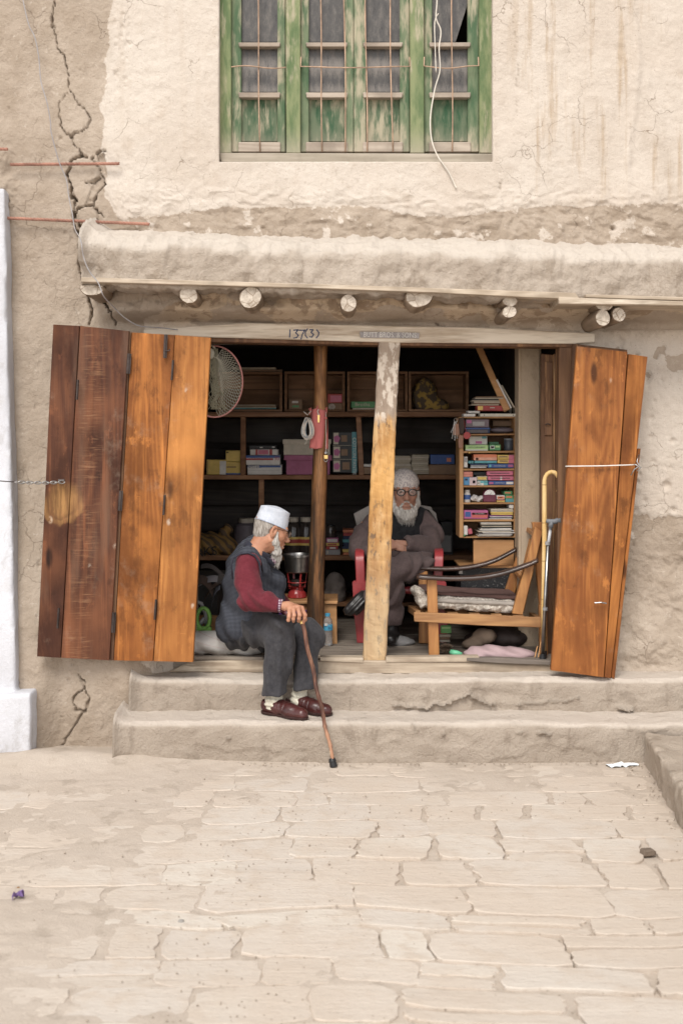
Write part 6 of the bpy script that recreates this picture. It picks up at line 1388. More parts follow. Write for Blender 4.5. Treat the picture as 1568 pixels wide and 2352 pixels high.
for i in range(420):
    a = random.uniform(0, 2*math.pi); t = random.random(); p = W(1012 + 24*t, 1490, .12); r = .014 + .012*math.sin(t*3); e = p + Vector((random.gauss(0,.006), math.cos(a)*r*1.4, math.sin(a)*r)); brs.tube([p, e], .0011, 3, caps=False)
brs.build('bristles', P_('brown_bristle', (.14, .085, .05), .9), gb)
kp = W(1034, 1497, .10); MB().tube([kp, W(1042, 1500, .09), W(1050, 1501, .085), W(1061, 1502, .08)], [.012, .0155, .0145, .006], 16).build('brush_handle', P_('mint_plastic', (.08, .50, .25), .3), gb, smooth=True)
item('green_pot', 'small bright green plastic box behind the armchair front leg', 'box', 1012, 1036, 1437, 1455, .45, .08, P_('leaf_plastic', (.12, .42, .08), .3), ((.1,.9,.2,.4,LIM),))
pile('flat_packets', 'flat cream packets under the green plastic box', 'boxes', 1008, 1034, 1457, 1476, .45, .1, [CRM, BRN, PAP], 3, .004)
for i, (x, dx) in enumerate(((1232, 6), (1236, 10))): pass
# wooden stool with stove and pot
st_ = thing('wooden_box_stool', 'low wooden box stool standing behind the round post', 'stool', W(715, 1480, .42)); YQ = .44
MB().prism([(636,1381),(776,1381),(774,1388),(638,1388)], YQ - .02, YQ + .28).build('stool_top', M['ply'], st_, bevel=.003); MB().prism([(642,1388.5),(730,1388.5),(730,1482),(642,1482)], YQ, YQ + .02).build('stool_front', M['ply'], st_, bevel=.002)
MB().prism([(731,1388.5),(773,1388.5),(774,1480),(731,1480)], YQ, YQ + .02).build('stool_front', M['ply'], st_, bevel=.002); MB().box(XW(765, YQ), XW(772, YQ), YQ + .022, YQ + .26, .392, ZW(1388.5, YQ)).build('stool_side', M['ply'], st_)
redm = P_('red_enamel', (.48, .012, .012), .22, spec=.5); YT = .56; kt = (YT - CAMY) / F
stv = thing('kerosene_stove', 'small glossy red stove standing on the wooden stool', 'stove', W(682, 1381, YT)); b0 = W(682, 1381, YT); b0.z = ZW(1381, YQ) + .002
MB().lathe(b0, [(.045,0),(.052,.005),(.052,.012),(.048,.022),(.046,.03),(.034,.045),(.034,.058),(.05,.062)], 28).build('stove_tank', redm, stv, smooth='auto')
MB().lathe(b0, [(.022,.06),(.03,.068),(.03,.095),(.024,.1)], 20).build('burner', M['iron'], stv, smooth='auto')
for a in (.4, 1.97, 3.54, 5.11):
    d = Vector((math.cos(a), math.sin(a), 0)); MB().bar(b0 + d*.042 + Vector((0,0,.05)), b0 + d*.055 + Vector((0,0,.135)), .01, .003).build('stove_leg', redm, stv)
MB().tube([b0 + Vector((.05*math.cos(a), .05*math.sin(a), .085)) for a in np.linspace(0, 2*math.pi, 20)], .003, 6).build('stove_ring', redm, stv)
pt = thing('cooking_pot', 'deep aluminium cooking pot standing on the red stove', 'pot', b0 + Vector((0,0,.137)))
MB().lathe(b0 + Vector((.003,0,.137)), [(.058,0),(.066,.006),(.072,.07),(.074,.083),(.080,.086),(.080,.098),(.076,.098),(.0705,.083),(.064,.012),(.001,.01)], 32).build('pot_body', M['steel'], pt, smooth='auto')
# purple carton near the stool foot, seen between hand and knees
item('purple_box', 'purple and white carton on the floor behind the old man\'s hand', 'box', 640, 704, 1402, 1482, .40, .03, P_('violet_card', (.13, .03, .22), .5), ((.35,.62,.15,.6,WHT),))
# water bottle
wb_ = thing('water_bottle', 'clear plastic water bottle with a blue cap and label beside the round post', 'bottle', W(752, 1481, .38)); kq = (.38 - CAMY) / F; wbase = W(752, 1481, .38); wbase.z = .392
wm_ = NT('clear_bottle'); wmat = wm_.done((.86, .88, .9), .08, spec=.5, Transmission_Weight=.85, IOR=1.2)
hh = .168; pr = [(9,0),(11,.02),(11.5,.06)] + [(11.5 - (.7 if i % 2 else 0), .08 + i*.05) for i in range(8)] + [(11.6,.47),(11.6,.66),(11,.70),(11.3,.72),(10.5,.78),(8,.84),(5,.89),(4.4,.92)]
MB().lathe(wbase, [(r*kq, z*hh) for r, z in pr], 24).build('bottle_body', wmat, wb_, smooth='auto'); bl = P_('bottle_blue', (.02, .36, .60), .4)
MB().lathe(wbase, [(11.4*kq,.48*hh),(11.9*kq,.485*hh),(11.9*kq,.65*hh),(11.4*kq,.655*hh)], 24).build('bottle_label', bl, wb_, smooth='auto'); MB().lathe(wbase, [(4.6*kq,.905*hh),(6*kq,.91*hh),(6*kq,.995*hh),(5*kq,1.0*hh)], 18).build('cap', bl, wb_, smooth='auto')
text_mesh('Bis', .015, P_('label_navy', (.02,.04,.2)), Matrix.Translation((wbase.x + .012, .38 - .0305, wbase.z + .57*hh)), 'printed_text', wb_, .0003)
MB().prism([(745,1432),(752,1432),(752,1438),(745,1438)], .38-.0302, .38-.029).build('printed_label', WHT, wb_)
# green ring handle and straps at the left
gr = thing('plastic_ring', 'bright green oval plastic ring behind the shutter edge', 'ring', W(466, 1448, .2)); gm = P_('apple_green', (.16, .42, .03), .35)
MB().tube([W(467 + 15*math.cos(a), 1421 + 24*math.sin(a), .16) for a in np.linspace(0, 2*math.pi, 29)], .0105, 12, caps=False, flat=1.2).build('oval_grip', gm, gr, smooth=True); MB().prism([(450,1440),(484,1440),(486,1450),(448,1450)], .15, .19).build('grip_base', gm, gr, bevel=.004)
gs = thing('plastic_rack', 'pale grey plastic frame behind the green handle', 'frame', W(458, 1440, .25)); MB().tube([W(449, 1382, .24), W(462, 1386, .24), W(472, 1410, .24), W(474, 1445, .24)], .010, 10).tube([W(455, 1440, .24), W(470, 1420, .24)], .012, 8).build('frame_tube', P_('pale_grey_plastic', (.38, .38, .38), .5), gs, smooth=True)
item('dark_crate', 'dark metal case behind the green handle', 'case', 430, 500, 1335, 1430, .42, .3, P_('dark_case', (.04, .038, .036), .5)); item('low_bench', 'low orange brown wooden bench behind the white sack', 'bench', 430, 540, 1415, 1480, .38, .04, M['ply'])
random.seed(12)
for i, (x0, y0, x1, y1, m_, lb) in enumerate(((462,1300,512,1322,P_('grey_leather', (.10,.085,.08), .5),'wide dark grey strap arching at the top of the strap heap'), (455,1340,520,1336,P_('striped_web', (.30,.28,.30), .7),'pale striped strap across the heap behind the old man'), (456,1330,490,1360,P_('brown_strap', (.12,.075,.055), .6),'brown curved strap at the left of the heap'), (470,1374,514,1334,P_('brown_strap', (.12,.075,.055), .6),'long brown strap curling down behind the old man'),
        (486,1385,506,1345,P_('slate_web', (.14,.15,.19), .7),'slate blue ribbed strap hanging down behind the old man'), (500,1330,540,1350,P_('grey_leather', (.10,.085,.08), .5),'dark strap end touching the old man\'s back'))):
    a, b = W(x0, y0, .34 - i * .015), W(x1, y1, .3 - i * .015); mb = MB(); V, fs = [], []; n = 12
    for j in range(n + 1):
        t = j / n; p = a.lerp(b, t) + Vector((0, 0, .022 * math.sin(t * math.pi))); w = .014 + .008 * (i % 3)
        V += [(p.x, p.y - w, p.z - w*.6), (p.x, p.y + w, p.z + w*.6), (p.x, p.y + w, p.z + w*.6 - .004), (p.x, p.y - w, p.z - w*.6 - .004)]
    for j in range(n):
        for k in range(4): fs.append((j*4+k, j*4+(k+1) % 4, (j+1)*4+(k+1) % 4, (j+1)*4+k))
    fs += [(0,1,2,3), (n*4, n*4+1, n*4+2, n*4+3)]; tag(mb.add(V, fs).build('strap', m_, origin=a), lb, 'strap')
pile('folded_blankets', 'dark folded bags heaped under the straps', 'bags', 436, 520, 1322, 1336, .40, .25, [BLK, P_('dark_case', (.04, .038, .036), .5)], 2, .01)
MB_ = MB()
for (x, l) in ((1228, 16), (1236, 22)): tag(MB().bar(W(x, 1510, .03), W(x + 6, 1510 - l*1.6, .05), .005, .004).build('wood_splinter', M['ply'], origin=W(x, 1510, .03)), 'thin wood splinter standing by the metal cane tip' if l > 20 else 'shorter wood splinter left of the other by the metal cane tip', 'splinter')
# ------------------------------------------------------------------ people
def skin_mat(name, c, c2):
    n = NT(name); co = n.coord(); f = n.noise(co, 35, 5, .65); g = n.noise(co, 12, 3); h = n.noise(co, 220, 3, .6); wr = n.noise(n.coord(scale=(1, 1, 3)), 60, 4, .7)
    col = n.mix(n.ramp(g, .35, .65), c, c2); col = n.mix(n.ramp(f, .55, .75, 0, .4), col, tuple(x * .6 for x in c))
    return n.done(col, .5, n.bump(n.math('ADD', wr, n.math('MULTIPLY', h, .5)), .3, .0025), .35, Subsurface_Weight=.06, Subsurface_Scale=.01)
SK1 = skin_mat('weathered_skin', (.38, .175, .105), (.46, .23, .145)); SK2 = skin_mat('pale_old_skin', (.34, .17, .115), (.42, .225, .16))
def hair_mat(name, a, b):
    n = NT(name); f = n.noise(n.coord(scale=(120, 120, 25)), 1.0, 4, .7); return n.done(n.mix(n.ramp(f, .3, .7), a, b), .8, n.bump(f, .6, .004), .2)
HW = hair_mat('white_hair', (.30, .275, .25), (.60, .57, .53)); HG = hair_mat('grey_hair', (.16, .135, .115), (.42, .385, .35))
def cloth(name, c, c2=None, weave=500, var=.2, rough=.92, bs=.25):
    n = NT(name); co = n.coord(); f = n.noise(co, 14, 4); w = n.noise(co, weave, 2); g = n.noise(co, 60, 4, .7); c2 = c2 or tuple(x * 1.5 for x in c)
    k = n.math('ADD', n.math('MULTIPLY', w, .5), n.math('MULTIPLY', g, .5)); col = n.mix(n.ramp(k, .36, .64), c, c2); col = n.mix(n.ramp(f, .4, .7, 0, .3), col, tuple(x * .7 for x in c))
    return n.done(col, rough, n.bump(k, bs, .003), .12, Sheen_Weight=.08)
def plaid(name, base, line, line2, s=160):
    n = NT(name); sx = n.sep(n.coord()); 
    def ln(i, sc, th): return n.ramp(n.math('ABSOLUTE', n.math('SUBTRACT', n.math('FRACT', n.math('MULTIPLY', sx[i], sc)), .5)), th, th + .1, 1, 0)
    nz = n.noise(n.coord(), 10, 3); a = ln(0, s, .16); b = ln(2, s, .16); cr_ = n.math('MAXIMUM', a, b)
    col = n.mix(n.math('MULTIPLY', cr_, n.ramp(nz, .2, .6, .35, 1)), base, line); col = n.mix(n.math('MULTIPLY', a, b), col, line2)
    g = n.noise(n.coord(), 90, 3); return n.done(col, .92, n.bump(g, .2, .003), .1)
VESTM = plaid('houndstooth_vest', (.018, .018, .023), (.048, .052, .066), (.14, .15, .175), 165)
SWE = cloth('maroon_sweater', (.105, .017, .025), (.145, .028, .038)); TRO = cloth('charcoal_trousers', (.032, .031, .035), (.060, .058, .062)); CUFF = plaid('plaid_cuff', (.42, .36, .38), (.14, .05, .09), (.08, .03, .06), 90)
CAPM = cloth('pale_blue_cap', (.44, .47, .54), (.56, .58, .63), 300); TRIM = cloth('navy_trim', (.025, .025, .035)); SOCK = cloth('cream_knit_sock', (.50, .46, .37), (.66, .62, .52), 220, bs=.8)
LTH = plain('maroon_leather', (.058, .016, .015), .32, .3, spec=.5); BLTH = plain('black_leather', (.018, .016, .016), .3, .2, spec=.5)
GLASSES = plain('black_frame', (.02, .018, .016), .25, spec=.5); DARKE = plain('eye_dark', (.02, .012, .01), .1); EYEW = plain('eye_white', (.55, .5, .46), .2)
LENS = NT('spectacle_lens').done((.9, .92, .92), .03, spec=.6, Transmission_Weight=.9, IOR=1.15)

def head_sdf(lo=(-.14, -.1, -.17), hi=(.15, .1, .14), h=.0022, mouth=.0035, old=1.0):
    s = SDF(lo, hi, h)
    s.u(s.ell((-.006, 0, .038), (.090, .074, .086)), 0); s.u(s.ell((.03, 0, -.04), (.062, .058, .078)), .03); s.u(s.ell((.058, 0, -.094), (.028, .03, .022)), .025)
    for e in (-1, 1):
        s.u(s.ell((.05, e*.043, -.018), (.028, .02, .02)), .02); s.u(s.cap((.0, e*.058, -.05), (.045, e*.036, -.09), .018, .015), .025)
        s.u(s.cap((.084, e*.008, .028), (.070, e*.048, .03), .009, .008), .014)
        s.cut(s.ell((.096, e*.031, .009), (.02, .0175, .0125)), .012)
        s.u(s.ell((.070, e*.031, .008), (.0165, .0165, .0125)), .004); s.cut(s.cap((.088, e*.02, .0065), (.080, e*.043, .0065), .0022), .002)
        s.u(s.cap((.083, e*.022, -.007), (.074, e*.042, -.005), .005), .008)            # eye bags
        s.cut(s.cap((.096, e*.022, -.03), (.076, e*.042, -.068), .004), .008)            # cheek folds
    s.u(s.cap((.086, 0, .018), (.110, 0, -.026), .0085, .0125), .010); s.u(s.ell((.110, 0, -.028), (.0135, .0125, .011)), .006)
    for e in (-1, 1): s.u(s.ell((.100, e*.0125, -.032), (.011, .0075, .0085)), .005); s.cut(s.ell((.105, e*.007, -.040), (.005, .0035, .004)), .002)
    s.u(s.ell((.078, 0, -.060), (.02, .028, .020)), .015); s.u(s.cap((.0935, -.018, -.0555), (.0935, .018, -.0555), .0055), .006); s.u(s.cap((.090, -.016, -.070), (.090, .016, -.070), .0065), .006)
    s.cut(s.cap((.100, -.02, -.0630), (.100, .02, -.0630), .005 + mouth, .005 + mouth, (1.2, 1, .62)), .003)
    for e in (-1, 1):
        Rm = Matrix.Rotation(-e * .35, 3, 'Z') @ Matrix.Rotation(.18, 3, 'Y')
        s.u(s.ell((-.006, e*.082, -.004), (.021, .0085, .036), Rm), .004); s.cut(s.ell((-.002, e*.091, .002), (.012, .0075, .022), Rm), .004); s.u(s.ell((.004, e*.079, -.006), (.006, .006, .008)), .004)
    for zz in (.052, .062, .072): s.cut(s.cap((.085, -.04, zz), (.085, .04, zz), .0016), .003)
    s.u(s.cap((-.03, 0, -.06), (-.055, 0, -.165), .050, .052), .03)
    s.f = np.maximum(s.f, s.plane((0, 0, -.163), (0, 0, -1))); s.band(.0022, 55, 55, 55, 5, 4)
    return s.mesh()
HEAD = head_sdf()
def strands(n, rootf, dirf, L, r, seed):
    rn = random.Random(seed); mb = MB()
    for i in range(n):
        p = rootf(rn); d = dirf(p, rn); l = L * rn.uniform(.5, 1.1); q = [p]; 
        for k in range(3): d = (d + Vector((rn.gauss(0, .12), rn.gauss(0, .12), rn.gauss(0, .12) - .08))).normalized(); q.append(q[-1] + d * l / 3)
        mb.tube(q, [r, r, r * .8, r * .3], 3, caps=False)
    return mb
def as_np(mb): 
    me = bpy.data.meshes.new('t'); me.from_pydata(mb.v, [], mb.f); me.update(); return me
def local_part(name, pq, Mx, mat, parent): return soft(name, (xform(pq[0], Mx), pq[1]), mat, parent)
def local_mb(name, mb, Mx, mat, parent, smooth=False, bevel=0):
    mb.v = [tuple(Mx @ Vector(v)) for v in mb.v]; return mb.build(name, mat, parent, smooth=smooth, bevel=bevel)
def glasses(Mx, parent, heavy=1.0, z=.010):
    fr_ = MB(); ln = MB()
    for e in (-1, 1):
        pts = [Vector((.104 - .10 * abs(e*.033 + .022*math.cos(a))**1.3 * 1.0, e*.033 + .0225*math.cos(a) * (1 + .06*math.sin(a)), z - .002 + .0185*math.sin(a))) for a in np.linspace(0, 2*math.pi, 25)]
        fr_.tube(pts, .0020 * heavy, 6, caps=False); n = len(pts) - 1; ctr = sum(pts[:-1], Vector()) / n + Vector((.002, 0, 0)); ln.add([p for p in pts[:-1]] + [ctr], [(i, (i+1) % n, n) for i in range(n)])
        fr_.tube([Vector((.098, e*.055, z + .008)), Vector((.07, e*.080, z + .008)), Vector((.0, e*.084, z + .006)), Vector((-.012, e*.086, z - .006))], .0018 * heavy, 6)
    fr_.tube([Vector((.1035, -.012, z)), Vector((.106, 0, z + .004)), Vector((.1035, .012, z))], .0022 * heavy, 6)
    g = local_mb('glasses', fr_, Mx, GLASSES, parent, smooth=True); local_mb('lens', ln, Mx, LENS, g)
def eyes(Mx, parent):
    mb = MB()
    for e in (-1, 1): mb.ball((.0735, e*.031, .0065), .0128, 10)
    local_mb('eyes', mb, Mx, DARKE, parent, smooth=True)
def finger(s, pts, rs, k=.004): s.chain(pts, rs, k)
V3 = lambda *a: np.array(a, dtype=float)
def wv(px, py, Y): return np.array(W(px, py, Y))

# ---------- old man sitting on the threshold
m1 = thing('person', 'old bearded man in dark checked vest and maroon sweater, seated with a cane', 'person', W(560, 1480, -.05))
R1 = Matrix.Rotation(math.radians(21), 3, 'Z') @ Matrix.Rotation(math.radians(17), 3, 'Y') @ Matrix.Rotation(math.radians(-2), 3, 'X')
ear_w = W(629, 1221, -.16); H1 = Matrix.Translation(ear_w - R1 @ (Vector((-.006, -.084, -.004)) * .89)) @ R1.to_4x4() @ Matrix.Scale(.89, 4)
Hc = H1.translation
parts = [(xform(HEAD[0], H1), HEAD[1])]
neck = H1 @ Vector((-.055, 0, -.16))
# coarse inner body: neck to trunk to legs and arms, hidden by the clothes
hipR, hipL = wv(548, 1452, .02), wv(560, 1452, .16); kneeR, kneeL = wv(648, 1440, -.26), wv(708, 1460, -.13); ankR, ankL = wv(634, 1612, -.30), wv(697, 1606, -.24)
shR, shL = wv(572, 1292, -.19), wv(600, 1285, .12); elR = wv(577, 1378, -.27); wrR = wv(646, 1391, -.34); elL = wv(625, 1360, .16); wrL = wv(660, 1400, .02)
chest = wv(580, 1310, -.03); belly = wv(568, 1395, .02); pel = wv(545, 1445, .06)
b = SDF((-.75, -.5, .25), (.1, .35, 1.4), .010)
b.chain([np.array(neck), chest, belly, pel], [.04, .08, .08, .08], .03)
for a in ([chest, shR, elR, wrR], [chest, shL, elL, wrL]): b.chain(a, [.05, .04, .030, .020], .02)
for a in ([pel, hipR, kneeR, kneeR * .45 + ankR * .55], [pel, hipL, kneeL, kneeL * .45 + ankL * .55]): b.chain(a, [.06, .05, .034, .022], .02)
parts.append(b.mesh())
# gripping right hand on the cane handle
hd = SDF(tuple(wv(632, 1448, -.43)), tuple(wv(722, 1372, -.27)), .0018)
wrist = wv(645, 1391, -.345); palm = wv(672, 1397, -.36)
hd.u(hd.cap(wrist, wv(662, 1394, -.353), .021, .023, (1, 1.1, .95)), .01)
kn = [wv(665, 1399, -.395), wv(674, 1396, -.40), wv(684, 1395, -.398), wv(693, 1397, -.385)]
for k_ in kn: hd.u(hd.cap(wv(662, 1394, -.355), k_, .018, .0115), .014)
tips = [(-2, 20, 26, -.012, -.004), (0, 20, 31, -.014, -.006), (2, 20, 32, -.014, -.006), (5, 18, 34, -.010, -.004)]
for k_, (dx, m1y, ty, dY, tY) in zip(kn, tips):
    s_ = (-.40 - CAMY) / F; mid = k_ + V3(dx * s_ * 1.2 + .003, dY, -m1y * s_ * .85); mid2 = k_ + V3(dx * s_ * 1.4, dY * .8, -m1y * s_ * 1.25); tip = k_ + V3(dx * s_ * .6, dY * .1 + tY + .010, -ty * s_)
    hd.chain([k_, mid, mid2, tip], [.0100, .0095, .0085, .0075], .0035)
hd.chain([wv(668, 1392, -.335), wv(686, 1399, -.325), wv(698, 1412, -.333), wv(701, 1424, -.345)], [.014, .0115, .010, .0085], .005)     # thumb
hd.band(.0012, 90, 90, 90, 3, 3); parts.append(hd.mesh())
body1 = soft('body', join_np(parts), SK1, m1)
hd2 = None
# head dressing
eyes(H1, m1)
hs_ = SDF((-.14, -.11, -.12), (.14, .11, .12), .003)      # short grey hair round the back and sides
hs_.u(hs_.ell((-.008, 0, .037), (.0915, .0765, .087)), 0); hs_.u(hs_.ell((-.046, 0, -.026), (.044, .052, .043)), .02)
hs_.cut(hs_.plane((.02, 0, .0), (-1, 0, -.28)) * -1, .01) if False else None
hs_.f = np.maximum(hs_.f, hs_.plane((0, 0, .036), (.1, 0, 1))); hs_.f = np.maximum(hs_.f, hs_.plane((.012, 0, .02), (1, 0, -.35))); hs_.f = np.maximum(hs_.f, hs_.plane((-.02, 0, -.085), (-.3, 0, -1)))
for e in (-1, 1): hs_.cut(hs_.ell((-.006, e*.085, -.014), (.026, .03, .036)), .006)
hs_.folds(lambda x, y, z: .002 * vnoise(x * 60, y * 300, z * 60, 4) + .0015 * fbm(x * 40, y * 40, z * 30, 3, 7)); local_part('hair', hs_.mesh(), H1, HG, m1)
def beard1():
    s = SDF((-.04, -.09, -.30), (.16, .09, .03), .003)
    for e in (-1, 1): s.u(s.cap((.018, e*.070, -.008), (.024, e*.064, -.055), .0075, .0165), .012); s.u(s.cap((.022, e*.060, -.055), (.058, e*.036, -.10), .018, .026), .02); s.u(s.cap((.088, e*.006, -.048), (.078, e*.03, -.068), .0055, .006), .008)
    s.u(s.cap((.056, 0, -.100), (.074, 0, -.130), .031, .027, (1, 1.1, 1)), .02); s.u(s.cap((.074, 0, -.130), (.090, 0, -.165), .026, .012), .015)
    s.folds(lambda x, y, z: .0035 * vnoise(x * 180, y * 180, z * 30, 4) + .004 * fbm(x * 50, y * 50, z * 22, 3, 9)); return s.mesh()
bd = local_part('beard', beard1(), H1, HW, m1)
def rt1(rn):
    t = rn.random(); e = rn.choice((-1, 1))
    if t < .45: u_ = rn.random(); return Vector((.022 + .04*u_, e*(.075 - .035*u_), -.01 - .1*u_))
    a = rn.uniform(0, 6.28); u_ = rn.random(); r = .026 * (1 - .5*u_); return Vector((.066 + .02*u_ + r*math.cos(a), r*math.sin(a), -.09 - .08*u_))
smb = strands(650, rt1, lambda p, rn: Vector((.25 + rn.gauss(0, .15), p.y * 4, -1)).normalized(), .026, .0006, 3)
local_mb('beard_strands', smb, H1, HW, bd)
cp = SDF((-.14, -.11, -.02), (.14, .11, .19), .003)        # kufi cap: a low flared drum with a flat top
tt = np.clip((cp.Z - .02) / .085, 0, 1); rx_, ry_ = .096 - .014 * tt, .083 - .014 * tt
q = (np.sqrt(((cp.X + .004) / rx_) ** 2 + (cp.Y / ry_) ** 2) - 1) * .085
g = np.maximum(q, cp.plane((0, 0, .118), (.0, 0, 1))); g = np.maximum(g, cp.plane((.0, 0, .030), (-.10, 0, -1))); cp.f = np.broadcast_to(g, cp.f.shape).astype(np.float32).copy()
k = .02; cp.u(cp.ell((-.004, 0, .105), (.08, .068, .03)), .012); cp.band(.004, 14, 14, 14, 5, 3); cap_o = local_part('cap', cp.mesh(), H1, CAPM, m1)
mbt = MB(); mbt.tube([Vector((-.004 + .096*math.cos(a), .083*math.sin(a), .0315 - .10*(-.004+.096*math.cos(a)))) for a in np.linspace(0, 2*math.pi, 41)], .0022, 6, caps=False); local_mb('cap_edge', mbt, H1, cloth('cap_seam', (.30, .33, .40)), cap_o, smooth=True)
glasses(H1, m1, .8, .008)
# vest
v = SDF((-.62, -.36, .35), (-.02, .34, 1.16), .0055)
tor = [wv(589, 1262, -.05), wv(576, 1300, -.03), wv(566, 1350, .0), wv(566, 1400, .0), wv(556, 1440, .03)]
v.u(v.ell(wv(573, 1308, -.02), (.115, .175, .125), Matrix.Rotation(.32, 3, 'Y')), 0); v.u(v.ell(wv(574, 1365, .0), (.135, .165, .15)), .05); v.u(v.ell(wv(560, 1430, .03), (.135, .18, .11)), .05)
v.u(v.cap(wv(571, 1276, -.15), wv(596, 1268, .10), .050), .04)      # shoulders
v.u(v.cap(wv(598, 1245, -.06), wv(585, 1262, -.05), .052, .07), .04)
v.u(v.cap(wv(528, 1425, -.04), wv(520, 1468, -.02), .05, .035), .03); v.u(v.cap(wv(545, 1440, -.08), wv(600, 1425, -.13), .05, .03), .03) ; v.u(v.cap(wv(630, 1330, -.02), wv(632, 1370, .0), .05, .05), .04)
v.cut(v.cap(wv(566, 1302, -.30), wv(575, 1305, -.17), .072, .062), .012); v.cut(v.cap(wv(575, 1340, -.34), wv(578, 1375, -.30), .062, .055), .015)  # arm opening
v.cut(v.cap(wv(607, 1236, -.07), wv(596, 1256, -.055), .048, .050), .01)
v.folds(lambda x, y, z: .006 * np.sin(z * 42 + x * 38 + 5 * vnoise(x * 6, y * 6, z * 6, 3)) * sstep(1.08, .75, z) + .009 * fbm(x * 9, y * 9, z * 9, 3, 8) + .003 * fbm(x * 30, y * 30, z * 30, 2, 9))
v.f = np.maximum(v.f, v.plane(wv(512, 1480, -.1), (-.25, 0, -1)) + 0); hem = v.plane(wv(560, 1462, -.1), (.52, 0, -1)); v.f = np.maximum(v.f, hem)
vest = soft('vest', v, VESTM, m1)
cl = MB(); nb_ = 30; col_pts = [wv(603 + 17*math.cos(a) - 3*math.sin(a), 1247 + 13*math.cos(a) * .9 + 3 * math.sin(a), -.06 - .062*math.sin(a)) for a in np.linspace(.0, 2*math.pi, nb_)]
col_pts = []
for a in np.linspace(-2.9, 2.9, nb_):
    c = np.array(neck) * .5 + wv(600, 1250, -.055) * .5; ax = Vector((.55, .0, .83)).normalized(); u = Vector((.83, 0, -.55)); w_ = Vector((0, 1, 0)); col_pts.append(Vector(c) + u * (-math.cos(a)) * .067 * -1 + w_ * math.sin(a) * .060)
V, fs = [], []
for i, p in enumerate(col_pts):
    o_ = (p - Vector(c)).normalized()
    for (du, dr) in ((-.022, .008), (.018, .006), (.020, .0), (-.022, -.002)): V.append(p + ax * du + o_ * dr)
for i in range(nb_ - 1):
    for k_ in range(4): fs.append((i*4+k_, i*4+(k_+1) % 4, (i+1)*4+(k_+1) % 4, (i+1)*4+k_))
cl.add(V, fs); cl.build('collar', TRIM, m1, smooth=True)
col2 = MB(); col2.tube([Vector(wv(*p)) for p in ((583,1236,-.115),(590,1256,-.125),(603,1275,-.125),(618,1290,-.11),(630,1302,-.08))], [.008,.011,.012,.011,.008], 10, flat=1.4); col2.build('collar', TRIM, m1, smooth=True)
arm_trim = MB(); arm_trim.tube([Vector(wv(*p)) for p in ((534,1330,-.225),(531,1300,-.235),(536,1282,-.24),(552,1272,-.24),(570,1270,-.245),(585,1276,-.25),(595,1292,-.245),(599,1315,-.24),(601,1345,-.235))], .0045, 8); arm_trim.build('armhole_edge', TRIM, vest, smooth=True)
# sweater sleeve and shirt cuff
sl = SDF(tuple(wv(518, 1425, -.42)), tuple(wv(665, 1262, -.05)), .0042)
sl.chain([wv(570, 1296, -.20), wv(569, 1335, -.235), elR, wv(612, 1383, -.31), wv(640, 1391, -.342)], [.063, .058, .052, .042, .033], .025)
sl.u(sl.ell(elR + V3(-.012, .01, -.008), (.048, .045, .045)), .02)
sl.folds(lambda x, y, z: .0065 * np.sin((x * .9 + z * .75) * 105 + 4 * vnoise(x * 12, y * 12, z * 12, 4)) * np.exp(-(((x - elR[0]) / .09) ** 2 + ((z - elR[2] - .02) / .09) ** 2)) + .006 * fbm(x * 12, y * 12, z * 12, 3, 5) + .002 * np.sin(z * 90 + x * 30 + 3 * vnoise(x * 9, y * 9, z * 9)))
sl.f = np.maximum(sl.f, sl.plane(wv(640, 1391, -.342), (.97, -.1, -.12))); soft('sweater_sleeve', sl, SWE, m1)
MB().tube([Vector(wv(634, 1390, -.338)), Vector(wv(643, 1391, -.343)), Vector(wv(648, 1392, -.345))], [.031, .032, .030], 18).build('shirt_cuff', CUFF, m1, smooth='auto')
MB().tube([Vector(wv(622, 1277, -.09)), Vector(wv(630, 1288, -.09)), Vector(wv(634, 1300, -.07))], [.012, .016, .008], 10).build('shirt_collar', CUFF, m1, smooth=True)
sl = SDF(tuple(wv(570, 1425, -.06)), tuple(wv(690, 1270, .28)), .006); sl.chain([shL, elL, wrL], [.06, .045, .035], .02); soft('sweater_sleeve', sl, SWE, m1)
lh = SDF(tuple(wv(640, 1425, -.06)), tuple(wv(700, 1385, .08)), .003); lh.u(lh.ell(wv(668, 1404, .01), (.045, .02, .025)), 0)
# trousers
t_ = SDF((-.62, -.42, .16), (.02, .34, .88), .005)
def leg_t(hip, knee, ank, hem_px, r):
    h2 = np.array(knee) * .5 + np.array(hip) * .5; sh = np.array(knee) * .5 + np.array(ank) * .5
    t_.chain([hip, h2, knee], [.088, .080, .064], .03); t_.chain([knee, sh, np.array(ank) + V3(0, 0, .02), np.array(ank) + V3(0, 0, -.04)], [.062, .060, .0635, .066], .02)
leg_t(hipR, kneeR, ankR, 0, 0); t2 = t_.f.copy(); t_.f[:] = 10; leg_t(hipL, kneeL, ankL, 0, 0); t_.f = np.minimum(t_.f, t2); 
t_.u(t_.ell(wv(553, 1450, .08), (.12, .16, .085)), .03)
def tf(x, y, z):
    crease = np.sin(z * 46 + x * 52 + 3.5 * vnoise(x * 7, y * 7, z * 7, 6))
    kn_ = np.exp(-((z - .80) / .12) ** 2) * .35 + .9 * np.exp(-((z - .62) / .11) ** 2) + .25
    vert = np.sin(x * 95 + 2.5 * vnoise(x * 5, y * 5, z * 3, 2)) * sstep(.70, .45, z)
    return .0055 * crease * kn_ + .004 * vert + .008 * fbm(x * 8, y * 8, z * 6, 3, 12)
t_.folds(lambda x, y, z: tf(x, y, z) * 2.1); hz_ = t_.plane((0, 0, ZW(1579, -.30)), (.10, 0, -1)); t_.f = np.maximum(t_.f, hz_ + .003 * np.sin(t_.X * 70))
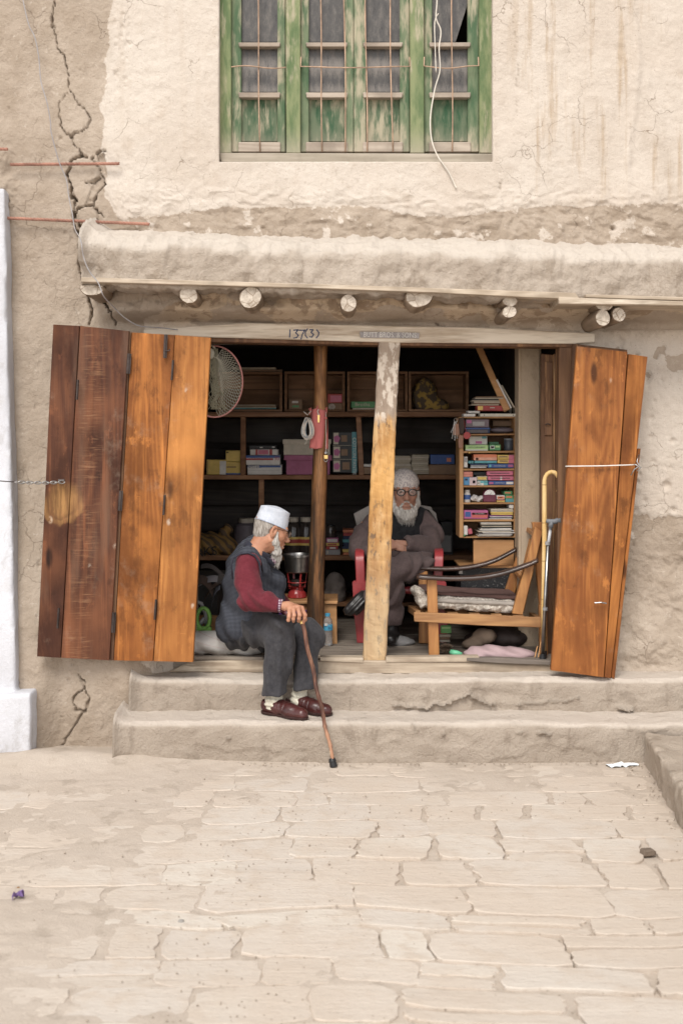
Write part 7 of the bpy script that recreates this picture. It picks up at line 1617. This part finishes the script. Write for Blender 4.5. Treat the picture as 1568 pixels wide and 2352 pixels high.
for ak in (ankR, ankL): t_.cut(t_.cap(ak + V3(0, 0, -.01), ak + V3(0, 0, -.12), .052), .002)
soft('trousers', t_, TRO, m1)
# socks and shoes
for ak, tag_ in ((ankR, 0), (ankL, 1)):
    px_, py_ = (628, 1604) if tag_ == 0 else (684, 1601); Yk = ak[1]
    s = SDF(tuple(wv(px_ - 40, 1650, Yk - .12)), tuple(wv(px_ + 60, 1570, Yk + .12)), .003); s.chain([wv(px_ + 5, 1582, Yk + .02), wv(px_, 1615, Yk + .01), wv(px_ + 22, 1634, Yk - .02)], [.036, .038, .032], .01)
    s.folds(lambda x, y, z: .0025 * np.sin(z * 230 + 3 * vnoise(x * 20, y * 20, z * 20)) + .003 * fbm(x * 25, y * 25, z * 25, 2)); soft('sock', s, SOCK, m1)
    soleZ = .187; heel = wv(px_ - 12, 1650, Yk + .03); heel[2] = soleZ; dirv = V3(.80, -.60 if tag_ == 0 else -.50, 0); dirv /= np.linalg.norm(dirv); sdv = V3(-dirv[1], dirv[0], 0); Ls = .215 if tag_ == 0 else .20
    def P2(f, sd_, z): return heel + dirv * f * Ls + sdv * sd_ + V3(0, 0, z)
    s = SDF(tuple(np.minimum(P2(-.25, 0, 0), P2(1.2, 0, 0)) + V3(-.05, -.05, -.01)), tuple(np.maximum(P2(-.25, 0, 0), P2(1.2, 0, 0)) + V3(.05, .05, .12)), .0026)
    s.chain([P2(0, 0, .036), P2(.3, .0, .034), P2(.62, 0, .026), P2(.93, 0, .022)], [.034, .034, .036, .030], .02, (1, 1, 1)); s.u(s.cap(P2(.0, 0, .05), P2(.28, 0, .048), .030, .028), .015)
    s.f = np.maximum(s.f, -(s.Z - soleZ - .011) + 0 * s.X); s.cut(s.cap(P2(.02, 0, .065), P2(.05, 0, .12), .029, .034), .006); s.cut(s.cap(P2(.10, 0, .068), P2(.22, 0, .10), .022, .03), .006)
    slab_ = np.abs((s.X - P2(.46,0,0)[0]) * dirv[0] + (s.Y - P2(.46,0,0)[1]) * dirv[1]) - .015
    s.f = np.minimum(s.f, np.maximum(np.maximum(s.f - .0035, slab_), -(s.Z - soleZ - .02)))
    s.band(.002, 40, 40, 40, 4, 3); sho = soft('shoe', s, LTH, m1)
    o = SDF(tuple(np.minimum(P2(-.25, 0, 0), P2(1.2, 0, 0)) + V3(-.05, -.05, -.005)), tuple(np.maximum(P2(-.25, 0, 0), P2(1.2, 0, 0)) + V3(.05, .05, .04)), .0028)
    g = np.minimum(np.minimum(o.cap(P2(0, 0, .02), P2(.45, 0, .02), .037, .035), o.cap(P2(.45, 0, .02), P2(.68, 0, .02), .035, .040)), o.cap(P2(.68, 0, .02), P2(.95, 0, .02), .040, .031))
    o.f = np.maximum(g, np.abs(o.Z - soleZ - .006) - .0062 + 0 * o.X).astype(np.float32); soft('shoe_sole', o, plain('dark_sole', (.04, .018, .016), .6), sho)
# cane
cn = thing('cane', 'knobbly brown cane with black rubber tip in the old man\'s hand', 'walking stick', W(767, 1765, -.52))
cw_ = wood('cane_wood', (.075, .028, .018), (.24, .105, .06), 'Z', .35, 1.5, (.38, .2, .12), .5, .4)
top, tipp = Vector(wv(693, 1428, -.375)), Vector(wv(766, 1752, -.52)); pts, rr = [], []
for i in range(60):
    t = i / 59; p = top.lerp(tipp, t) + Vector((.0025 * math.sin(t * 23), .002 * math.cos(t * 17), 0)); kn_ = 0 if t < .3 else .0022 * max(0, math.sin(t * 95)) ** 4; pts.append(p); rr.append(.0098 - .0022 * t + kn_)
MB().tube(pts, rr, 12).build('cane_shaft', cw_, cn, smooth=True); MB().tube([tipp + (top-tipp).normalized()*.03, tipp + (top-tipp).normalized()*.052], .0088, 12).build('cane_shaft', P_('pale_wood', (.5,.36,.22)), cn)
tz = tipp.copy(); d_ = (top - tipp).normalized(); gz = Vector((tipp.x + .001, tipp.y, .004))
MB().tube([gz, gz + d_*.006, gz + d_*.022, gz + d_*.024, gz + d_*.03, gz + d_*.04], [.0165, .0172, .0155, .0175, .0165, .0125], 16).build('rubber_tip', BLK, cn, smooth='auto')
MB().tube([Vector(wv(655, 1404, -.375)), Vector(wv(660, 1409, -.378)), Vector(wv(668, 1413, -.378)), Vector(wv(680, 1415, -.374)), Vector(wv(692, 1420, -.374)), Vector(wv(694, 1430, -.375))], [.010, .0135, .013, .011, .011, .0105], 14).build('handle', plain('plum_handle', (.085, .03, .035), .25, spec=.5), cn, smooth=True)
MB().tube([top + (tipp-top).normalized()*-.006, top + (tipp-top).normalized()*.010], .0112, 14).build('brass_ring', M['brass'], cn, smooth='auto')

# ---------- shopkeeper in the red plastic chair
m2 = thing('person', 'bearded shopkeeper with thick black glasses and crossed legs in the red plastic chair', 'person', W(905, 1478, .6))
KUR = cloth('mauve_kurta', (.09, .065, .064), (.135, .10, .096)); BV = cloth('black_waistcoat', (.012, .012, .014), (.03, .03, .032))
KAM = Matrix.Translation(W(929, 1129, .70)) @ (Matrix.Rotation(math.radians(-86), 4, 'Z') @ Matrix.Rotation(math.radians(4), 4, 'Y')) @ Matrix.Scale(.95, 4)
H2 = KAM; parts = [(xform(HEAD[0], H2), HEAD[1])]
sR, sL = wv(842, 1212, .74), wv(985, 1205, .74); eR, eL = wv(826, 1262, .64), wv(988, 1258, .64); wR2, wL2 = wv(880, 1262, .50), wv(935, 1250, .50)
b = SDF((-.05, .2, .38), (.7, 1.0, 1.3), .010); nk = np.array(H2 @ Vector((-.055, 0, -.16)))
ch2, pv2 = wv(915, 1240, .74), wv(915, 1320, .74); b.chain([nk, ch2, pv2], [.04, .09, .10], .03)
for a in ([ch2, sR, eR, wR2], [ch2, sL, eL, wL2]): b.chain(a, [.05, .04, .03, .022], .02)
k2L, k2R = wv(925, 1302, .40), wv(895, 1318, .38); a2L, a2R = wv(842, 1372, .40), wv(900, 1440, .42)
b.chain([pv2, k2R, a2R], [.07, .045, .03], .02); b.chain([pv2, k2L, a2L], [.07, .045, .03], .02); parts.append(b.mesh())
h2 = SDF(tuple(wv(870, 1272, .40)), tuple(wv(952, 1225, .56)), .002)
h2.u(h2.cap(wv(930, 1250, .485), wv(912, 1249, .465), .02, .021, (1, .8, 1)), .01); h2.u(h2.cap(wv(888, 1262, .50), wv(900, 1257, .48), .02, .02), .01)
for i in range(4): y_ = 1243 + i * 5; h2.chain([wv(910, 1247 + i*3, .452), wv(900, y_, .441), wv(891, y_ + 4, .446), wv(884, y_ + 8, .455)], [.0105, .0095, .0088, .0075], .003)
for i in range(4): y_ = 1252 + i*3.2; h2.chain([wv(902, 1256, .47), wv(914, y_, .452), wv(924, y_ + 3, .452), wv(930, y_ + 6, .46)], [.0105, .0092, .0085, .007], .003)
h2.band(.001, 90, 90, 90, 3, 3); parts.append(h2.mesh()); soft('body', join_np(parts), SK2, m2); eyes(H2, m2)
def beard2():
    s = SDF((-.04, -.1, -.25), (.15, .1, .03), .003)
    for e in (-1, 1): s.u(s.cap((.012, e*.073, .0), (.022, e*.066, -.07), .011, .020), .01); s.u(s.cap((.022, e*.062, -.075), (.062, e*.036, -.115), .020, .029), .02); s.u(s.cap((.097, e*.004, -.047), (.080, e*.036, -.078), .0065, .008), .008)
    s.u(s.ell((.062, 0, -.128), (.038, .050, .045)), .02); s.cut(s.ell((.11, 0, -.066), (.03, .022, .014)), .006)
    s.folds(lambda x, y, z: .0035 * vnoise(x * 180, y * 180, z * 30, 4) + .004 * fbm(x * 50, y * 50, z * 22, 3, 9)); return s.mesh()
bd2 = local_part('beard', beard2(), H2, HW, m2)
def rt2(rn): a = rn.uniform(-1.7, 1.7); u_ = rn.random(); return Vector((.055 + .042*math.cos(a) * (1-.3*u_), .058*math.sin(a) * (1 - .25*u_), -.09 - .08*u_))
local_mb('beard_strands', strands(600, rt2, lambda p, rn: Vector((.2 + rn.gauss(0, .1), p.y * 3, -1)).normalized(), .028, .0006, 5), H2, HW, bd2)
cp = SDF((-.14, -.11, -.06), (.14, .11, .15), .003); cp.u(cp.ell((-.012, 0, .042), (.106, .0865, .092)), 0); cp.f = np.maximum(cp.f, cp.plane((0, 0, .062), (-.65, 0, -1))); cp.band(.003, 20, 20, 20, 3, 3)
kn_ = NT('patterned_skullcap'); szz = kn_.sep(kn_.coord()); pz = kn_.noise(kn_.coord(), 120, 3, .7); bandm = kn_.ramp(kn_.math('ABSOLUTE', kn_.math('SUBTRACT', szz[2], 0.0)), .0, .02, 0, 1)
CAP2 = kn_.done(kn_.mix(kn_.ramp(pz, .5, .56, 0, .8), (.60, .54, .50), (.30, .26, .27)), .9); local_part('cap', cp.mesh(), H2, CAP2, m2); glasses(H2, m2, 1.45, .008)
# kurta: trunk, sleeves; waistcoat over it
ku = SDF((-.0, .30, .60), (.62, 1.0, 1.14), .006)
ku.u(ku.ell(wv(914, 1250, .74), (.15, .10, .17)), 0); ku.u(ku.cap(wv(862, 1198, .74), wv(968, 1194, .74), .052), .04); ku.u(ku.ell(wv(915, 1300, .68), (.17, .14, .09)), .04)
for s_, e_, w_, ex in ((sR, eR, wR2, -1), (sL, eL, wL2, 1)):
    ku.chain([s_, s_ * .5 + e_ * .5 + V3(ex * .012, 0, 0), e_ + V3(ex * .004, 0, -.01), e_ * .45 + w_ * .55, w_], [.050, .054, .056, .050, .045], .03)
ku.folds(lambda x, y, z: .006 * np.sin(x * 46 + z * 38 + 5 * vnoise(x * 8, y * 8, z * 8, 2)) + .010 * fbm(x * 9, y * 9, z * 9, 3, 4)); ku.cut(ku.cap(wv(932, 1252, .50), wv(900, 1252, .44), .034), .004); soft('kurta', ku, KUR, m2)
wc = SDF((.05, .5, .7), (.56, .95, 1.16), .006); wc.u(wc.ell(wv(914, 1245, .725), (.145, .112, .165)), 0); wc.u(wc.cap(wv(874, 1190, .73), wv(960, 1186, .73), .056), .03); wc.cut(wc.cap(wv(835, 1195, .70), wv(840, 1300, .6), .075), .01); wc.cut(wc.cap(wv(1003, 1190, .70), wv(1000, 1300, .62), .078), .01); wc.cut(wc.ell(wv(915, 1330, .6), (.2, .2, .10)), .01)
wc.band(.007, 9, 9, 9, 5, 3); soft('waistcoat', wc, BV, m2)
# pale shawl corners over the chair back
for poly in ([(812,1180),(850,1160),(872,1166),(848,1205),(824,1226),(818,1205)], [(952,1158),(990,1164),(993,1172),(1001,1178),(1005,1200),(998,1190),(985,1172),(955,1163)]):
    o = MB().prism(poly, .80, .812).build('shawl', cloth('pale_shawl', (.27, .245, .23), (.34, .31, .29)), m2, bevel=.003)
# trousers: right leg down, left leg crossed over it
tr = SDF((-.02, .22, .38), (.62, .95, .95), .006); pR, pL = wv(880, 1330, .70), wv(955, 1325, .70)
tr.chain([pR, k2R, wv(900, 1370, .40), a2R + V3(0, 0, .01)], [.095, .070, .058, .056], .03); f1 = tr.f.copy(); tr.f[:] = 10
tr.chain([pL, wv(955, 1300, .55), k2L], [.10, .088, .072], .03); tr.chain([k2L, wv(880, 1330, .36), a2L + V3(.02, 0, .005)], [.068, .056, .052], .02); tr.f = np.minimum(tr.f, f1)
tr.u(tr.ell(wv(950, 1290, .50), (.11, .12, .05)), .03)
tr.folds(lambda x, y, z: .008 * np.sin(x * 60 - z * 48 + 4 * vnoise(x * 9, y * 9, z * 9, 2)) + .009 * fbm(x * 9, y * 9, z * 9, 3, 7)); tr.f = np.maximum(tr.f, tr.plane((0, 0, ZW(1434, .42)), (0, 0, -1))); soft('trousers', tr, KUR, m2)
s = SDF(tuple(wv(780, 1425, .26)), tuple(wv(850, 1350, .50)), .003); s.chain([wv(838, 1368, .40), wv(828, 1380, .385), wv(813, 1396, .365), wv(800, 1403, .355)], [.032, .038, .036, .026], .02); s.folds(lambda x, y, z: .0025 * np.sin((x - z) * 190)); soft('shoe', s, BLTH, m2)
s = SDF(tuple(wv(880, 1485, .26)), tuple(wv(925, 1425, .50)), .003); s.chain([wv(900, 1440, .42), wv(899, 1462, .41), wv(897, 1470, .34)], [.034, .038, .03], .02); s.f = np.maximum(s.f, -(s.Z - .392) + 0 * s.X); soft('shoe', s, BLTH, m2)
# red plastic chair
pc = thing('plastic_chair', 'red plastic armchair under the shopkeeper', 'chair', W(915, 1478, .7)); rp = P_('red_plastic', (.42, .022, .028), .3, var=.1, spec=.5)
for (xa, xl, sgn) in ((826, 812, 1), (1007, 1022, -1)):
    P = [W(xa + 2*sgn, 1268, .95), W(xa, 1262, .75), W(xa, 1262, .58), W(xa - 1*sgn, 1268, .50), W(xa, 1290, .47), W(xa + 2*sgn, 1340, .47)]
    mb = MB(); V, fs = [], []; 
    P = [P[0].lerp(P[1], .5)] + P
    Q = []
    for i in range(len(P) - 1): Q += [P[i].lerp(P[i+1], t) for t in (0, .33, .66)]
    Q.append(P[-1])
    for _ in range(3): Q = [Q[0]] + [(Q[i-1] + Q[i]*2 + Q[i+1]) / 4 for i in range(1, len(Q)-1)] + [Q[-1]]
    mb.tube(Q, .024, 10, flat=.35, up=(0, 0, 1)) ; 
    for i, v_ in enumerate(mb.v): pass
    MBx = MB(); V = []; n_ = len(Q)
    for i, p in enumerate(Q):
        t = (Q[min(i+1, n_-1)] - Q[max(i-1, 0)]).normalized(); nrm_ = t.cross(Vector((1, 0, 0))).normalized()
        for (u_, w_) in ((-.024, .004), (-.02, .008), (.02, .008), (.024, .004), (.024, -.006), (.019, -.006), (.019, .0), (-.019, .0), (-.019, -.006), (-.024, -.006)): V.append(p + Vector((u_, 0, 0)) + nrm_ * w_)
    fs = [(i*10+k, i*10+(k+1) % 10, (i+1)*10+(k+1) % 10, (i+1)*10+k) for i in range(n_-1) for k in range(10)] + [tuple(range(10)), tuple(range((n_-1)*10, n_*10))]
    MBx.add(V, fs).build('armrest', rp, pc, smooth='auto')
    MB().prism([(xa - 17, 1335), (xa + 17, 1335), (xl + 20 + (6 if sgn > 0 else -12), 1400), (xl + 28 + (0 if sgn > 0 else -24), 1479), (xl + 8 + (0 if sgn > 0 else -24), 1479), (xa - 14, 1400)], .46, .50).build('leg', rp, pc, bevel=.006, seg=2)
    xb = XW(xa, .7); MB().bar(Vector((xb + .03*sgn, .90, .70)), Vector((xb + .02*sgn, .98, .392)), .045, .03, up=(0, 1, 0)).build('leg', rp, pc, bevel=.006)
sd = SDF((XW(826, .6) - .01, .44, .60), (XW(1012, .6) + .01, 1.0, .74), .008); m_ = V3(XW(918, .7), .71, ZW(1352, .47) - .012); qx, qy, qz = np.abs(sd.X - m_[0]) - .20, np.abs(sd.Y - m_[1]) - .22, np.abs(sd.Z - m_[2]) - .001
sd.f = (np.sqrt(np.maximum(qx,0)**2 + np.maximum(qy,0)**2 + np.maximum(qz,0)**2) - .018).astype(np.float32); soft('seat', sd, rp, pc)
bk = MB(); V, fs = [], []; nx_, nz_ = 22, 16
for j in range(nz_ + 1):
    z = .68 + (ZW(1185, .92) - .68) * j / nz_
    for i in range(nx_ + 1):
        u_ = i / nx_ * 2 - 1; hw = .235 * (1 - .12 * (j / nz_) ** 3); V.append((XW(914, .92) + u_ * hw, .93 - .07 * u_ * u_ + .04 * j / nz_, z - .03 * (j / nz_) * u_ ** 4))
for j in range(nz_):
    for i in range(nx_): a = j * (nx_ + 1) + i; fs.append((a, a+1, a+nx_+2, a+nx_+1))
o = bk.add(V, fs).build('backrest', rp, pc, smooth=True); md = o.modifiers.new('t', 'SOLIDIFY'); md.thickness = .012
lump('seat_cushion', 'thin dark green folded cloth under the shopkeeper on the red seat', 'cushion', [(955,1338,.18,.13,.14,.016), (900,1340,.18,.15,.15,.014)], P_('olive_cloth', (.075, .07, .05), .9), .47, .004, (16,16,16), .006, 7)
